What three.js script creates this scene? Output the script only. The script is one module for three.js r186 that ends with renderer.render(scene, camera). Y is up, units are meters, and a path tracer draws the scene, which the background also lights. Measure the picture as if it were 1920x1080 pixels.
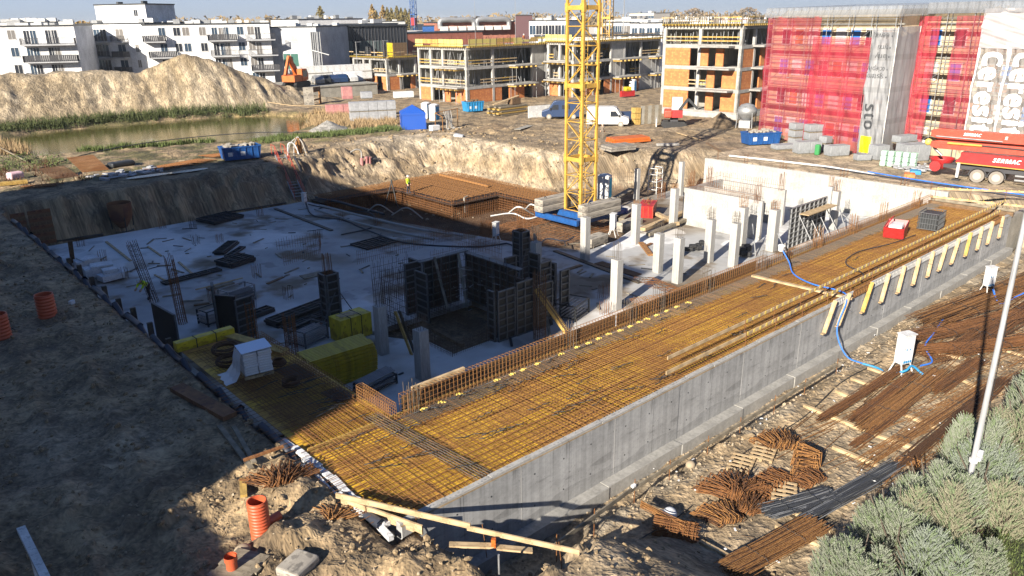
import * as THREE from 'three';
import { mergeGeometries, toCreasedNormals } from 'three/addons/utils/BufferGeometryUtils.js';
import { MarchingCubes } from 'three/addons/objects/MarchingCubes.js';
import { RoundedBoxGeometry } from 'three/addons/geometries/RoundedBoxGeometry.js';

const V = (x, y, z) => new THREE.Vector3(x, y, z), RAD = Math.PI / 180;
const scene = new THREE.Scene();

// ---------------------------------------------------------------- camera (drone, 13.5 m above street level)
// World: x runs along the long basement wall, -z across the pit, y = 0 is street / deck level.
const camera = new THREE.PerspectiveCamera(41.11, 16 / 9, 0.1, 9000);
camera.position.set(-9.699, 13.5, 15.725);
camera.rotation.set(-19.33 * RAD, -41.7 * RAD, -0.8 * RAD, 'YXZ');

// ---------------------------------------------------------------- daylight
const SUN_AZ = 16 * RAD, SUN_EL = 24.5 * RAD;
const sunDir = V(-Math.cos(SUN_AZ) * Math.cos(SUN_EL), Math.sin(SUN_EL), Math.sin(SUN_AZ) * Math.cos(SUN_EL));
{
  const W = 256, H = 128, d = new Float32Array(W * H * 4);
  for (let j = 0; j < H; j++) {
    const el = (j + 0.5) / H * Math.PI - Math.PI / 2, s = Math.max(0, Math.sin(el));
    const t = Math.pow(s, 0.4), u = Math.min(1, s * 9);
    for (let i = 0; i < W; i++) {
      const k = (j * W + i) * 4;
      const low = [0.25, 0.285, 0.325], mid = [0.165, 0.225, 0.31], high = [0.014, 0.04, 0.12];
      for (let c = 0; c < 3; c++) {
        const a = low[c] + (mid[c] - low[c]) * u;
        d[k + c] = el < 0 ? 0.1 : a + (high[c] - a) * t;
      }
      d[k + 3] = 1;
    }
  }
  const sky = new THREE.DataTexture(d, W, H, THREE.RGBAFormat, THREE.FloatType);
  sky.mapping = THREE.EquirectangularReflectionMapping; sky.magFilter = THREE.LinearFilter; sky.minFilter = THREE.LinearFilter; sky.needsUpdate = true;
  scene.background = sky; scene.environment = sky;
}
const sun = new THREE.DirectionalLight(new THREE.Color().setRGB(1, 0.91, 0.78), 5);
sun.position.copy(sunDir).multiplyScalar(200).add(V(30, 0, -30)); sun.target.position.set(30, 0, -30);
sun.castShadow = true; sun.shadow.mapSize.set(4096, 4096);
Object.assign(sun.shadow.camera, { left: -140, right: 140, top: 110, bottom: -110, near: 1, far: 500 });
scene.add(sun, sun.target);
const EXPOSURE = 2.6;
scene.fog = new THREE.FogExp2(new THREE.Color().setRGB(0.72, 0.8, 0.9), 0.00012);

// ---------------------------------------------------------------- random numbers and noise
function rng(seed) { let s = seed >>> 0; return () => { s = (s + 0x6d2b79f5) | 0; let t = Math.imul(s ^ (s >>> 15), 1 | s); t = (t + Math.imul(t ^ (t >>> 7), 61 | t)) ^ t; return ((t ^ (t >>> 14)) >>> 0) / 4294967296; }; }
const R0 = rng(7), rr = (a, b) => a + (b - a) * R0(), ri = n => Math.floor(R0() * n);
const hash = (x, y) => { let h = Math.imul(x, 374761393) + Math.imul(y, 668265263); h = Math.imul(h ^ (h >>> 13), 1274126177); return ((h ^ (h >>> 16)) >>> 0) / 4294967296; };
function vn(x, y, per = 0) {
  const xi = Math.floor(x), yi = Math.floor(y), fx = x - xi, fy = y - yi, u = fx * fx * (3 - 2 * fx), v = fy * fy * (3 - 2 * fy);
  const w = per ? (a, b) => hash(((a % per) + per) % per, ((b % per) + per) % per) : hash;
  const a = w(xi, yi), b = w(xi + 1, yi), c = w(xi, yi + 1), d = w(xi + 1, yi + 1);
  return a + (b - a) * u + (c - a) * v + (a - b - c + d) * u * v;
}
const fbm = (x, y, n = 4) => { let s = 0, a = 0.5, t = 0; for (let i = 0; i < n; i++) { s += a * vn(x + i * 17.3, y - i * 9.1); t += a; a *= 0.5; x *= 2.03; y *= 2.03; } return s / t; };
const sst = (a, b, x) => { const t = Math.min(1, Math.max(0, (x - a) / (b - a))); return t * t * (3 - 2 * t); };
const mix = (a, b, t) => a + (b - a) * t, clamp = (x, a = 0, b = 1) => Math.min(b, Math.max(a, x));

// ---------------------------------------------------------------- textures: grain, stains, boards (no light in them)
function tex(n, fn, srgb = true) {
  const d = new Uint8Array(n * n * 4);
  for (let j = 0; j < n; j++) for (let i = 0; i < n; i++) {
    const c = fn(i / n, j / n, i, j), k = (j * n + i) * 4;
    const v = typeof c === 'number' ? [c, c, c] : c;
    for (let q = 0; q < 3; q++) d[k + q] = 255 * clamp(v[q]);
    d[k + 3] = 255;
  }
  const t = new THREE.DataTexture(d, n, n); t.wrapS = t.wrapT = THREE.RepeatWrapping; t.magFilter = THREE.LinearFilter; t.minFilter = THREE.LinearMipmapLinearFilter; t.generateMipmaps = true;
  if (srgb) t.colorSpace = THREE.SRGBColorSpace; t.needsUpdate = true; return t;
}
const tile = (u, v, f, o = 4) => { let s = 0, a = 0.5, t = 0; for (let i = 0; i < o; i++) { s += a * vn(u * f + i * 5.2, v * f + i * 3.7, 0 || f); t += a; a *= 0.55; f *= 2; } return s / t; };
const rep = (t, x, y = x) => { const c = t.clone(); c.repeat.set(x, y); c.needsUpdate = true; return c; };
const T_DIRT = tex(512, (u, v) => { const a = tile(u, v, 8, 6), b = tile(u + .3, v + .1, 32, 3), p = tile(u, v, 64, 2); return 0.55 + 0.55 * (a - 0.5) + 0.35 * (b - 0.5) + 0.3 * (p - .5) + 0.25; });
const T_DIRTB = tex(512, (u, v) => { const a = tile(u, v, 8, 6), b = tile(u + .3, v + .1, 32, 4); return 0.5 + 0.9 * (a - 0.5) + 0.8 * (b - 0.5); }, false);
const T_CONC = tex(512, (u, v) => { const a = tile(u, v, 4, 5), b = tile(u, v, 48, 2), s = tile(u, 0.13, 64, 2) * 0.5 + tile(u, v * .2, 16, 3) * .5; return 0.86 + 0.22 * (a - 0.5) + 0.14 * (b - 0.5) + 0.14 * (s - 0.5); });
const T_FLOOR = tex(512, (u, v) => { const a = tile(u, v, 3, 6), b = tile(u + .4, v, 6, 5), c = tile(u, v, 64, 2); const w = sst(0.45, 0.62, b); return [0.82 + 0.3 * (a - .5) + .1 * (c - .5) - w * .2, 0.82 + 0.3 * (a - .5) + .1 * (c - .5) - w * .2, 0.84 + 0.28 * (a - .5) + .1 * (c - .5) - w * .2]; });
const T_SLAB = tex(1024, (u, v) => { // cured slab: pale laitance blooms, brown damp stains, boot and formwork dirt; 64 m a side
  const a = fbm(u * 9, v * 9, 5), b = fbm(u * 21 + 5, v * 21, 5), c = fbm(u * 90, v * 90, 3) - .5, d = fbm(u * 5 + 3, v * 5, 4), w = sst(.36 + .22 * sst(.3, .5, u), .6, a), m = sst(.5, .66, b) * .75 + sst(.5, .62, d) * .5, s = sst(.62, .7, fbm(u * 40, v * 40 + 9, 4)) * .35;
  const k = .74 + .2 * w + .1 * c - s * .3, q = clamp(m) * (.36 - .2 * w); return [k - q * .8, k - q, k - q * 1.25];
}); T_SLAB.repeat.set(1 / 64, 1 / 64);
const T_WALL = tex(512, (u, v) => { // cast wall, one bay wide and 2.93 m high: form sheets, pour bands, drips from the top, mud splash at the foot
  const a = tile(u, v, 4, 5) - .5, s = tile(u, .37, 48, 2) - .5, b = tile(u, v, 40, 3) - .5, drip = sst(.6, .8, tile(u, .11, 40, 2)) * sst(.35 + .5 * tile(u, .5, 16, 1), 1, v), pour = sst(.56, .6, tile(u * .3, v, 6, 3)) * .05, mud = sst(.16 * tile(u, .7, 24, 3) + .06, .0, v), pit = tile(u, v, 64, 1) > .93 ? .12 : 0, j = Math.abs(u - .5) < .003 ? .14 : 0;
  const k = .84 + .24 * a + .14 * s + .1 * b - .2 * drip - pour * 1.6 - pit - j * 1.5; return [k - mud * .12, k - mud * .22, k - mud * .36];
});
const T_WOOD = tex(256, (u, v) => { const g = tile(u, v * .06, 32, 3), a = tile(u, v, 4, 3), k = tile(u, v, 8, 2) > .74 ? -.12 : 0; return [0.84 + 0.3 * (g - .5) + .2 * (a - .5) + k, 0.82 + 0.32 * (g - .5) + .2 * (a - .5) + k, 0.78 + 0.34 * (g - .5) + .2 * (a - .5) + k]; });
const T_RUST = tex(256, (u, v) => { const a = tile(u, v, 16, 4), b = tile(u, v, 5, 3); return [0.72 + .5 * (a - .5) + .3 * (b - .5), 0.68 + .6 * (a - .5) + .35 * (b - .5), 0.64 + .6 * (a - .5) + .3 * (b - .5)]; });
const T_PLY = tex(256, (u, v) => { const g = tile(u, v * .1, 16, 3), a = tile(u, v, 5, 4), d = tile(u, v, 9, 4); const w = sst(.55, .75, d); return [0.86 + .25 * (g - .5) + .3 * (a - .5) - w * .16, 0.84 + .25 * (g - .5) + .34 * (a - .5) - w * .2, 0.8 + .2 * (g - .5) + .3 * (a - .5) - w * .1]; });
const T_BLOCK = tex(256, (u, v) => { // hollow clay blocks, 25 x 24 cm, mortar joints, seen from 80 m
  const r = Math.floor(v * 8), x = (u * 6 + (r % 2) * 0.5) % 1, y = (v * 8) % 1, j = (x < 0.05 || y < 0.05) ? 0.14 : 0, t = hash(Math.floor(u * 6 + (r % 2) * 0.5) % 6, r);
  const n = tile(u, v, 32, 3) - .5; return [0.86 + .1 * (t - .5) + .1 * n - j, 0.84 + .16 * (t - .5) + .12 * n - j * .6, 0.82 + .14 * (t - .5) + .1 * n - j * .3];
});
const T_METAL = tex(256, (u, v) => { const a = tile(u, v, 6, 5), b = tile(u, v, 24, 3); return .86 + .22 * (a - .5) + .14 * (b - .5) - sst(.62, .72, b) * .16; });

// ---------------------------------------------------------------- materials
const mats = {};
function mat(key, rgb, o = {}) {
  const { phys, ...rest } = o;
  const m = new (phys ? THREE.MeshPhysicalMaterial : THREE.MeshStandardMaterial)({ roughness: 0.85, metalness: 0, ...rest });
  m.color.setRGB(...rgb); m.name = key; return mats[key] = m;
}
const M = {
  conc: mat('concrete', [0.4, 0.39, 0.365], { map: rep(T_CONC, .25) }), concW: mat('pale_concrete', [0.46, 0.45, 0.425], { map: rep(T_CONC, .3) }),
  concG: mat('weathered_concrete', [0.36, 0.34, 0.29], { map: rep(T_CONC, .4) }), concB: mat('stained_concrete_block', [0.44, 0.4, 0.32], { map: rep(T_FLOOR, .7) }),
  wallC: mat('wall_concrete', [.44, .44, .435], { map: rep(T_WALL, 1 / 4.4, 1 / 2.93) }),
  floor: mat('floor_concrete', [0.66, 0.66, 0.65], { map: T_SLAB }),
  wood: mat('pine', [0.56, 0.43, 0.27], { map: rep(T_WOOD, 1.2) }), woodG: mat('grey_timber', [0.28, 0.25, 0.2], { map: rep(T_WOOD, 1.2) }), woodD: mat('brown_timber', [0.2, 0.13, 0.075], { map: rep(T_WOOD, 1.2) }), woodY: mat('yellow_timber', [0.58, 0.4, 0.12], { map: rep(T_WOOD, 1.2) }),
  ply: mat('yellow_ply', [0.74, 0.46, 0.04], { map: rep(T_PLY, .7), roughness: .6 }), plyY: mat('bright_yellow_ply', [0.62, 0.5, 0.02], { map: rep(T_PLY, .5), roughness: .55 }), plyD: mat('dark_ply', [0.075, 0.06, 0.045], { map: rep(T_PLY, .6), roughness: .6 }), plyR: mat('red_brown_ply', [0.24, 0.12, 0.06], { map: rep(T_PLY, .5) }),
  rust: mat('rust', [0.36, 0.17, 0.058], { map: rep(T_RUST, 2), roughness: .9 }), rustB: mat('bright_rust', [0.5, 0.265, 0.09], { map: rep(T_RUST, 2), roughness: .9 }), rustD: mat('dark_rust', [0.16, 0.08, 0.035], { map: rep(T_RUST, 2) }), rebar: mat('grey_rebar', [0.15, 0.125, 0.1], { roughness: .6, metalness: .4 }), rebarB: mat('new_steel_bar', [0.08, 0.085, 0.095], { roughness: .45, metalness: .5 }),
  steel: mat('dark_steel', [0.05, 0.055, 0.06], { map: rep(T_METAL, 1), roughness: .5, metalness: .3 }), galv: mat('galvanised', [0.42, 0.43, 0.44], { map: rep(T_METAL, 1), roughness: .5, metalness: .45 }), panel: mat('black_form_face', [0.028, 0.026, 0.024], { map: rep(T_METAL, .8), roughness: .55 }), frame: mat('form_frame', [0.17, 0.18, 0.19], { map: rep(T_METAL, 1), roughness: .55, metalness: .3 }),
  white: mat('white_paint', [0.78, 0.78, 0.76], { map: rep(T_METAL, .6), roughness: .55 }), render: mat('white_render', [0.84, 0.84, 0.84], { map: rep(T_CONC, .12) }), renderG: mat('grey_render', [0.5, 0.51, 0.53], { map: rep(T_CONC, .1) }),
  glass: mat('window_glass', [0.03, 0.035, 0.045], { roughness: .12, metalness: .2 }), glassB: mat('blue_window_film', [0.03, 0.16, 0.5], { roughness: .3 }), frameD: mat('dark_window_frame', [0.05, 0.05, 0.055]),
  blue: mat('blue_paint', [0.015, 0.1, 0.34], { map: rep(T_METAL, .7), roughness: .5 }), blueL: mat('light_blue_paint', [0.03, 0.3, 0.62], { map: rep(T_METAL, .7), roughness: .5 }), blueT: mat('blue_tarpaulin', [0.015, 0.075, 0.36], { roughness: .5 }), blueH: mat('blue_hose', [0.03, 0.16, 0.62], { roughness: .5 }), blueV: mat('navy_van_paint', [0.035, 0.06, 0.13], { roughness: .3, metalness: .3 }),
  red: mat('red_paint', [0.5, 0.03, 0.03], { map: rep(T_METAL, .7), roughness: .45 }), redO: mat('orange_red_paint', [0.6, 0.09, 0.05], { map: rep(T_METAL, .7), roughness: .45 }), orange: mat('orange_paint', [0.68, 0.16, 0.025], { map: rep(T_METAL, .7), roughness: .5 }), poleG: mat('pale_galvanised', [0.55, 0.56, 0.58], { map: rep(T_METAL, 1), roughness: .5, metalness: .2 }), pipe: mat('orange_pipe', [0.44, 0.08, 0.03], { roughness: .5 }), craneY: mat('crane_yellow', [0.7, 0.41, 0.07], { map: rep(T_METAL, .7), roughness: .5 }),
  yellow: mat('yellow_board', [0.66, 0.52, 0.02], { map: rep(T_PLY, .5), roughness: .5 }), yellowP: mat('yellow_plastic', [0.6, 0.45, 0.1], { roughness: .5 }),
  block: mat('orange_block', [0.66, 0.255, 0.09], { map: rep(T_BLOCK, .66, .52) }), brickD: mat('red_brick', [0.25, 0.08, 0.05], { map: rep(T_BLOCK, .5) }),
  foam: mat('white_foam', [0.8, 0.81, 0.82], { map: rep(T_METAL, .5), roughness: .8 }), grey: mat('grey_insulation', [0.3, 0.315, 0.33], { map: rep(T_CONC, .5) }), greyL: mat('wrapped_grey_block', [0.4, 0.41, 0.43], { map: rep(T_CONC, 1), roughness: .5 }), green: mat('mint_wrap', [0.34, 0.5, 0.4], { roughness: .6 }), greenD: mat('green_bag', [0.03, 0.2, 0.06]), pink: mat('pink_block', [0.52, 0.24, 0.24], { map: rep(T_BLOCK, .5) }),
  black: mat('black_rubber', [0.015, 0.015, 0.016], { roughness: .7 }), hose: mat('dark_hose', [0.035, 0.035, 0.04], { roughness: .6 }), hoseG: mat('grey_hose', [0.3, 0.29, 0.27], { roughness: .6 }), tyre: mat('dusty_tyre', [0.2, 0.18, 0.155]), rim: mat('dusty_rim', [0.38, 0.34, 0.28]),
  film: mat('clear_film', [0.7, 0.72, 0.74], { roughness: .3, transparent: true, opacity: .72, side: THREE.DoubleSide }), blk: mat('dark_membrane', [0.03, 0.035, 0.05], { roughness: .5 }),
  leafD: mat('dark_weeds', [0.06, 0.075, 0.02], { side: THREE.DoubleSide }), leafG: mat('green_weeds', [0.085, 0.115, 0.03], { side: THREE.DoubleSide }), reed: mat('dry_grass', [0.3, 0.21, 0.11], { side: THREE.DoubleSide }), bark: mat('bark', [0.1, 0.08, 0.06]), autumn: mat('autumn_leaf', [0.26, 0.17, 0.055], { side: THREE.DoubleSide }), poplar: mat('poplar_leaf', [0.17, 0.135, 0.045], { side: THREE.DoubleSide }), bare: mat('bare_twigs', [0.2, 0.155, 0.11], { side: THREE.DoubleSide }),
  juniB: mat('juniper_bluish', [0.25, 0.285, 0.235], { side: THREE.DoubleSide, roughness: .8 }), juniC: mat('juniper_dry', [0.29, 0.275, 0.19], { side: THREE.DoubleSide, roughness: .8 }), juni: mat('juniper', [0.27, 0.295, 0.225], { side: THREE.DoubleSide, roughness: .8 }), stone: mat('stone', [0.3, 0.24, 0.165]), skin: mat('skin', [0.5, 0.3, 0.2]), hiviz: mat('hi_vis', [0.62, 0.85, 0.03]), cloth: mat('dark_work_cloth', [0.025, 0.03, 0.045]), clothB: mat('brown_work_cloth', [0.16, 0.13, 0.1]),
};

// ---------------------------------------------------------------- mesh builder
class MB {
  constructor() { this.p = []; this.n = []; this.u = []; this.i = []; }
  quad(a, b, c, d, uw = 1, vh = 1) {
    const k = this.p.length / 3, e1 = b.clone().sub(a), e2 = d.clone().sub(a), n = e1.clone().cross(e2).normalize();
    for (const q of [a, b, c, d]) { this.p.push(q.x, q.y, q.z); this.n.push(n.x, n.y, n.z); }
    this.u.push(0, 0, uw, 0, uw, vh, 0, vh); this.i.push(k, k + 1, k + 2, k, k + 2, k + 3); return this;
  }
  // box from an origin corner and three edge vectors
  hexa(o, x, y, z, ends = true) {
    const P = (i, j, k) => o.clone().addScaledVector(x, i).addScaledVector(y, j).addScaledVector(z, k), lx = x.length(), ly = y.length(), lz = z.length();
    this.quad(P(0, 0, 1), P(1, 0, 1), P(1, 1, 1), P(0, 1, 1), lx, ly); this.quad(P(1, 0, 0), P(0, 0, 0), P(0, 1, 0), P(1, 1, 0), lx, ly);
    this.quad(P(0, 1, 1), P(1, 1, 1), P(1, 1, 0), P(0, 1, 0), lx, lz); this.quad(P(0, 0, 0), P(1, 0, 0), P(1, 0, 1), P(0, 0, 1), lx, lz);
    if (ends) { this.quad(P(1, 0, 1), P(1, 0, 0), P(1, 1, 0), P(1, 1, 1), lz, ly); this.quad(P(0, 0, 0), P(0, 0, 1), P(0, 1, 1), P(0, 1, 0), lz, ly); }
    return this;
  }
  box(cx, cy, cz, sx, sy, sz, ry = 0) { // cy = bottom
    const c = Math.cos(ry), s = Math.sin(ry), X = V(c * sx, 0, -s * sx), Z = V(s * sz, 0, c * sz);
    return this.hexa(V(cx, cy, cz).addScaledVector(X, -.5).addScaledVector(Z, -.5), X, V(0, sy, 0), Z);
  }
  bar(a, b, w, h = w, ends = true) { // square bar a -> b; length is local y for wood grain
    const d = b.clone().sub(a), L = d.length(), up = Math.abs(d.y) > .95 * L ? V(1, 0, 0) : V(0, 1, 0), s = d.clone().cross(up).normalize(), t = s.clone().cross(d).normalize();
    const o = a.clone().addScaledVector(s, -w / 2).addScaledVector(t, -h / 2);
    return this.hexa(o, s.multiplyScalar(w), d, t.multiplyScalar(h));
  }
  rod(a, b, r, n = 4) { // thin bar without caps
    const d = b.clone().sub(a), L = d.length(), up = Math.abs(d.y) > .95 * L ? V(1, 0, 0) : V(0, 1, 0), s = d.clone().cross(up).normalize(), t = s.clone().cross(d).normalize(), k = this.p.length / 3;
    for (let i = 0; i < n; i++) {
      const q = (i + .5) / n * Math.PI * 2, nx = s.x * Math.cos(q) + t.x * Math.sin(q), ny = s.y * Math.cos(q) + t.y * Math.sin(q), nz = s.z * Math.cos(q) + t.z * Math.sin(q);
      this.p.push(a.x + nx * r, a.y + ny * r, a.z + nz * r, b.x + nx * r, b.y + ny * r, b.z + nz * r); this.n.push(nx, ny, nz, nx, ny, nz); this.u.push(i / n * .2, 0, i / n * .2, L);
    }
    for (let i = 0; i < n; i++) { const a0 = k + 2 * i, b0 = k + 2 * ((i + 1) % n); this.i.push(a0, a0 + 1, b0, b0, a0 + 1, b0 + 1); }
    return this;
  }
  geo(g, m) {
    g = g.clone(); if (m) g.applyMatrix4(m);
    const k = this.p.length / 3, P = g.attributes.position, N = g.attributes.normal, U = g.attributes.uv;
    for (let q = 0; q < P.count; q++) { this.p.push(P.getX(q), P.getY(q), P.getZ(q)); this.n.push(N.getX(q), N.getY(q), N.getZ(q)); this.u.push(U ? U.getX(q) : 0, U ? U.getY(q) : 0); }
    if (g.index) for (const q of g.index.array) this.i.push(q + k); else for (let q = 0; q < P.count; q++) this.i.push(q + k);
    return this;
  }
  cyl(a, b, r0, r1 = r0, n = 12, open = false) {
    const d = b.clone().sub(a), g = new THREE.CylinderGeometry(r1, r0, d.length(), n, 1, open);
    return this.geo(g, new THREE.Matrix4().compose(a.clone().add(b).multiplyScalar(.5), new THREE.Quaternion().setFromUnitVectors(V(0, 1, 0), d.normalize()), V(1, 1, 1)));
  }
  path(pts, r, n = 6, seg = 8) { const c = new THREE.CatmullRomCurve3(pts.map(q => Array.isArray(q) ? V(...q) : q), false, 'centripetal'); return this.geo(new THREE.TubeGeometry(c, seg * (pts.length - 1), r, n)); }
  tri(a, b, c) { const k = this.p.length / 3, n = b.clone().sub(a).cross(c.clone().sub(a)).normalize(); for (const q of [a, b, c]) { this.p.push(q.x, q.y, q.z); this.n.push(n.x, n.y, n.z); } this.u.push(0, 0, 1, 0, .5, 1); this.i.push(k, k + 1, k + 2); return this; }
  g() {
    const g = new THREE.BufferGeometry();
    g.setAttribute('position', new THREE.Float32BufferAttribute(this.p, 3)); g.setAttribute('normal', new THREE.Float32BufferAttribute(this.n, 3)); g.setAttribute('uv', new THREE.Float32BufferAttribute(this.u, 2)); g.setIndex(this.i); return g;
  }
  build(name, m, parent = scene, label) {
    const o = new THREE.Mesh(this.g(), m); o.name = parent === scene ? numbered(name) : name; o.castShadow = o.receiveShadow = true; if (label) o.userData.label = label; parent.add(o); return o;
  }
}
const names = {};
function numbered(n) { const k = names[n] = (names[n] ?? -1) + 1; return k ? n + '_' + String(k).padStart(3, '0') : n; }
function tag(o, label, category, group, kind) { if (label) o.userData.label = label; if (category) o.userData.category = category; if (group) o.userData.group = group; if (kind) o.userData.kind = kind; return o; }
function thing(name, label, category, [x, y, z] = [0, 0, 0], ry = 0, group) { const o = new THREE.Group(); o.name = numbered(name); o.position.set(x, y, z); o.rotation.y = ry; scene.add(o); return tag(o, label, category, group, 'thing'); }
const struct = o => tag(o, null, null, null, 'structure');
function dup(o, label, [x, y, z], ry = 0) { const c = o.clone(); c.name = numbered(o.name.replace(/_\d{3}$/, '')); c.position.set(x, y, z); c.rotation.y = ry; c.userData = { ...o.userData, label }; scene.add(c); return c; }
const piece = (mesh, parent, name = mesh.name) => { const c = mesh.clone(); c.name = name; parent.add(c); return c; };
const mb = () => new MB();
const at = a => V(a[0], a[1], a[2]);

// ================================================================ ground
function polyDist(poly, x, z) { // signed distance, negative inside
  let d = 1e9, inside = false;
  for (let i = 0, j = poly.length - 1; i < poly.length; j = i++) {
    const [ax, az] = poly[j], [bx, bz] = poly[i], ex = bx - ax, ez = bz - az, t = clamp(((x - ax) * ex + (z - az) * ez) / (ex * ex + ez * ez));
    d = Math.min(d, Math.hypot(x - ax - ex * t, z - az - ez * t));
    if ((az > z) !== (bz > z) && x < (bx - ax) * (z - az) / (bz - az) + ax) inside = !inside;
  }
  return inside ? -d : d;
}
const PIT = [[-0.35, 0.16], [-0.35, -53], [25.3, -53], [29, -53.8], [34, -55.2], [42.2, -55], [43.6, -49], [44, -41], [47, -39.5], [51.6, -37], [56.7, -30], [56.7, 0.16]];
const RAFT = [[25.4, -51.6], [42, -54.4], [43.2, -48], [43.2, -36.5], [34.6, -31.5], [28.3, -33]];   // deeper foundation pit with reinforcement
const POND = [[7.6, -97], [8.2, -86], [15.2, -83.7], [26.6, -80.6], [33.3, -80], [39, -84], [44.6, -90], [46, -95], [43.4, -101], [36.7, -105.6], [21.6, -107], [11.9, -106], [8.6, -103]];
function pitWidth(x, z) { if (x < 0) return .06; if (x > 56 && z > -29) return .06; if (z > -1) return .06; return x < 24 ? mix(3.3, 6, sst(8, 24, x)) : mix(mix(6, 8.5, sst(24, 33, x)), 4.5, sst(40, 53, x)); }
function heightAt(x, z) {
  const n = fbm(x * .55, z * .55, 4) - .5, n2 = fbm(x * 2.1 + 40, z * 2.1, 3) - .5;
  let h = (n * .34 + n2 * .14) * (x > 56 && z > -30 ? .35 : 1);
  const near = sst(26, 4, Math.hypot(x + 2, z + 2));
  if (x < -.3 && z > -56) { // rutted strip beside the pit
    const lane = x + .09 * z + 6.2, rut = Math.exp(-(((lane % 2.1 + 2.1) % 2.1 - 1.05) ** 2) / .12);
    h += sst(-1, -3, x) * (.24 * (rut - .4) * fbm(x * .4, z * .8, 2) + .035 * rut * Math.sign(Math.sin(z * 9 + x * 2)) + .13 * (fbm(x * .3 + 9, z * 1.1, 4) - .5)) + .1 * near * (fbm(x * 3.1, z * 3.1, 3) - .5) - .06;
    h -= sst(-.9, -.3, x) * .05;
  }
  if (z > -8 && z < 9) h += .13 * near * (fbm(x * 4.3 + 2, z * 4.3, 3) - .5) - .07 * near * sst(.6, .72, fbm(x * 1.7 + 8, z * 1.7, 3));
  // heaps round the orange drain pipe
  for (const [bx, bz, r, a] of [[-2.7, -1.9, .8, .35], [-1.9, -1.2, .9, .22], [-3.6, -.9, .7, .25], [-.6, 1.5, .7, .3], [.6, 2.6, .8, .28], [1.8, 3.4, .7, .25], [-2.2, .4, .9, .2], [-1.2, -3.7, .9, .25]]) h += a * Math.exp(-((x - bx) ** 2 + (z - bz) ** 2) / (r * r)) * (.55 + fbm(x * 2.3, z * 2.3, 4));
  if (x > .3 && z > -.5) { // lower yard along the outside of the long wall
    const S = -2.3 + n * .3 + n2 * .12 + .3 * sst(5.5, 10, z), t = sst(0, 6, x - 1 - (Math.min(z, 4) - 2.5) * 1.2 + n * 1.2);
    h = mix(h, S, t);
    const tr = -2.78 + Math.max(0, z - 1.15 + n2 * .9 * sst(24, 12, x) - .6 * (1 - sst(2, 8, x))) * 1.1 + n2 * .2;
    h = mix(h, Math.min(h, tr), sst(.3, .9, x));
    h = mix(h, h + .9 * sst(50, 60, x), 1); if (x > 52) h = mix(h, n * .2, sst(52, 57, x));
  }
  // pit and banks
  const d = polyDist(PIT, x, z);
  if (d < 12) {
    const pw = pitWidth(x, z), w = pw + (pw > 1 ? 1.2 * (fbm(x * .5, z * .5, 3) - .5) : 0), s = clamp(d / w);
    if (d <= 0) h = -3.65 + n * .1;
    else if (s < 1) {
      const e = Math.pow(s, .85), g = s * (1 - s) * 4, al = (Math.abs(fbm(x * .8 + 3, z * .8, 4) - .5) * 2 + .5 * Math.abs(fbm(x * 2.6, z * 2.6, 2) - .5));
      h = mix(-3.65, h, sst(-.12, 1, e)) + (w > 1 ? g * (1.5 * (fbm(x * .45, z * .45, 3) - .5) - .9 * (al - .28)) : 0);
    }
    const q = polyDist(RAFT, x, z); if (q < .25) h = mix(h, -4.75, sst(.25, -.1, q));
  }
  // pond
  const p = polyDist(POND, x, z) + 1.3 * (fbm(x * .3, z * .3, 3) - .5);
  if (p < 4) h = mix(h, -1.9, 1 - sst(-1.5, 3.4, p));
  // spoil heaps on the track behind the pit
  if (z < -30) { const k = Math.exp(-(((x - 52) / 6) ** 2 + ((z + 60) / 2.6) ** 2)); h += k * .5 * Math.abs(fbm(x * 1.1, z * .5, 3) - .35) * 2; h += .5 * Math.exp(-(((x - 68) / 7) ** 2 + ((z + 42) / 2.5) ** 2)) * fbm(x, z, 3); }
  if (Math.hypot(x - 30, z + 50) > 140) h *= .3;
  return h;
}
function axis(spans) { const a = []; for (const [f, t, s] of spans) { const n = Math.max(1, Math.round((t - f) / s)); for (let i = 0; i < n; i++) a.push(f + (t - f) * i / n); } a.push(spans[spans.length - 1][1]); return a; }
const C = (r, g, b) => [r, g, b], lerp3 = (a, b, t) => [mix(a[0], b[0], t), mix(a[1], b[1], t), mix(a[2], b[2], t)];
const SAND = C(.41, .295, .165), PALE = C(.53, .42, .28), MUD = C(.2, .14, .082), DARKM = C(.1, .075, .05), CREAM = C(.64, .53, .38), GRASSC = C(.13, .12, .04), FIELD = C(.15, .14, .08);
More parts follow.
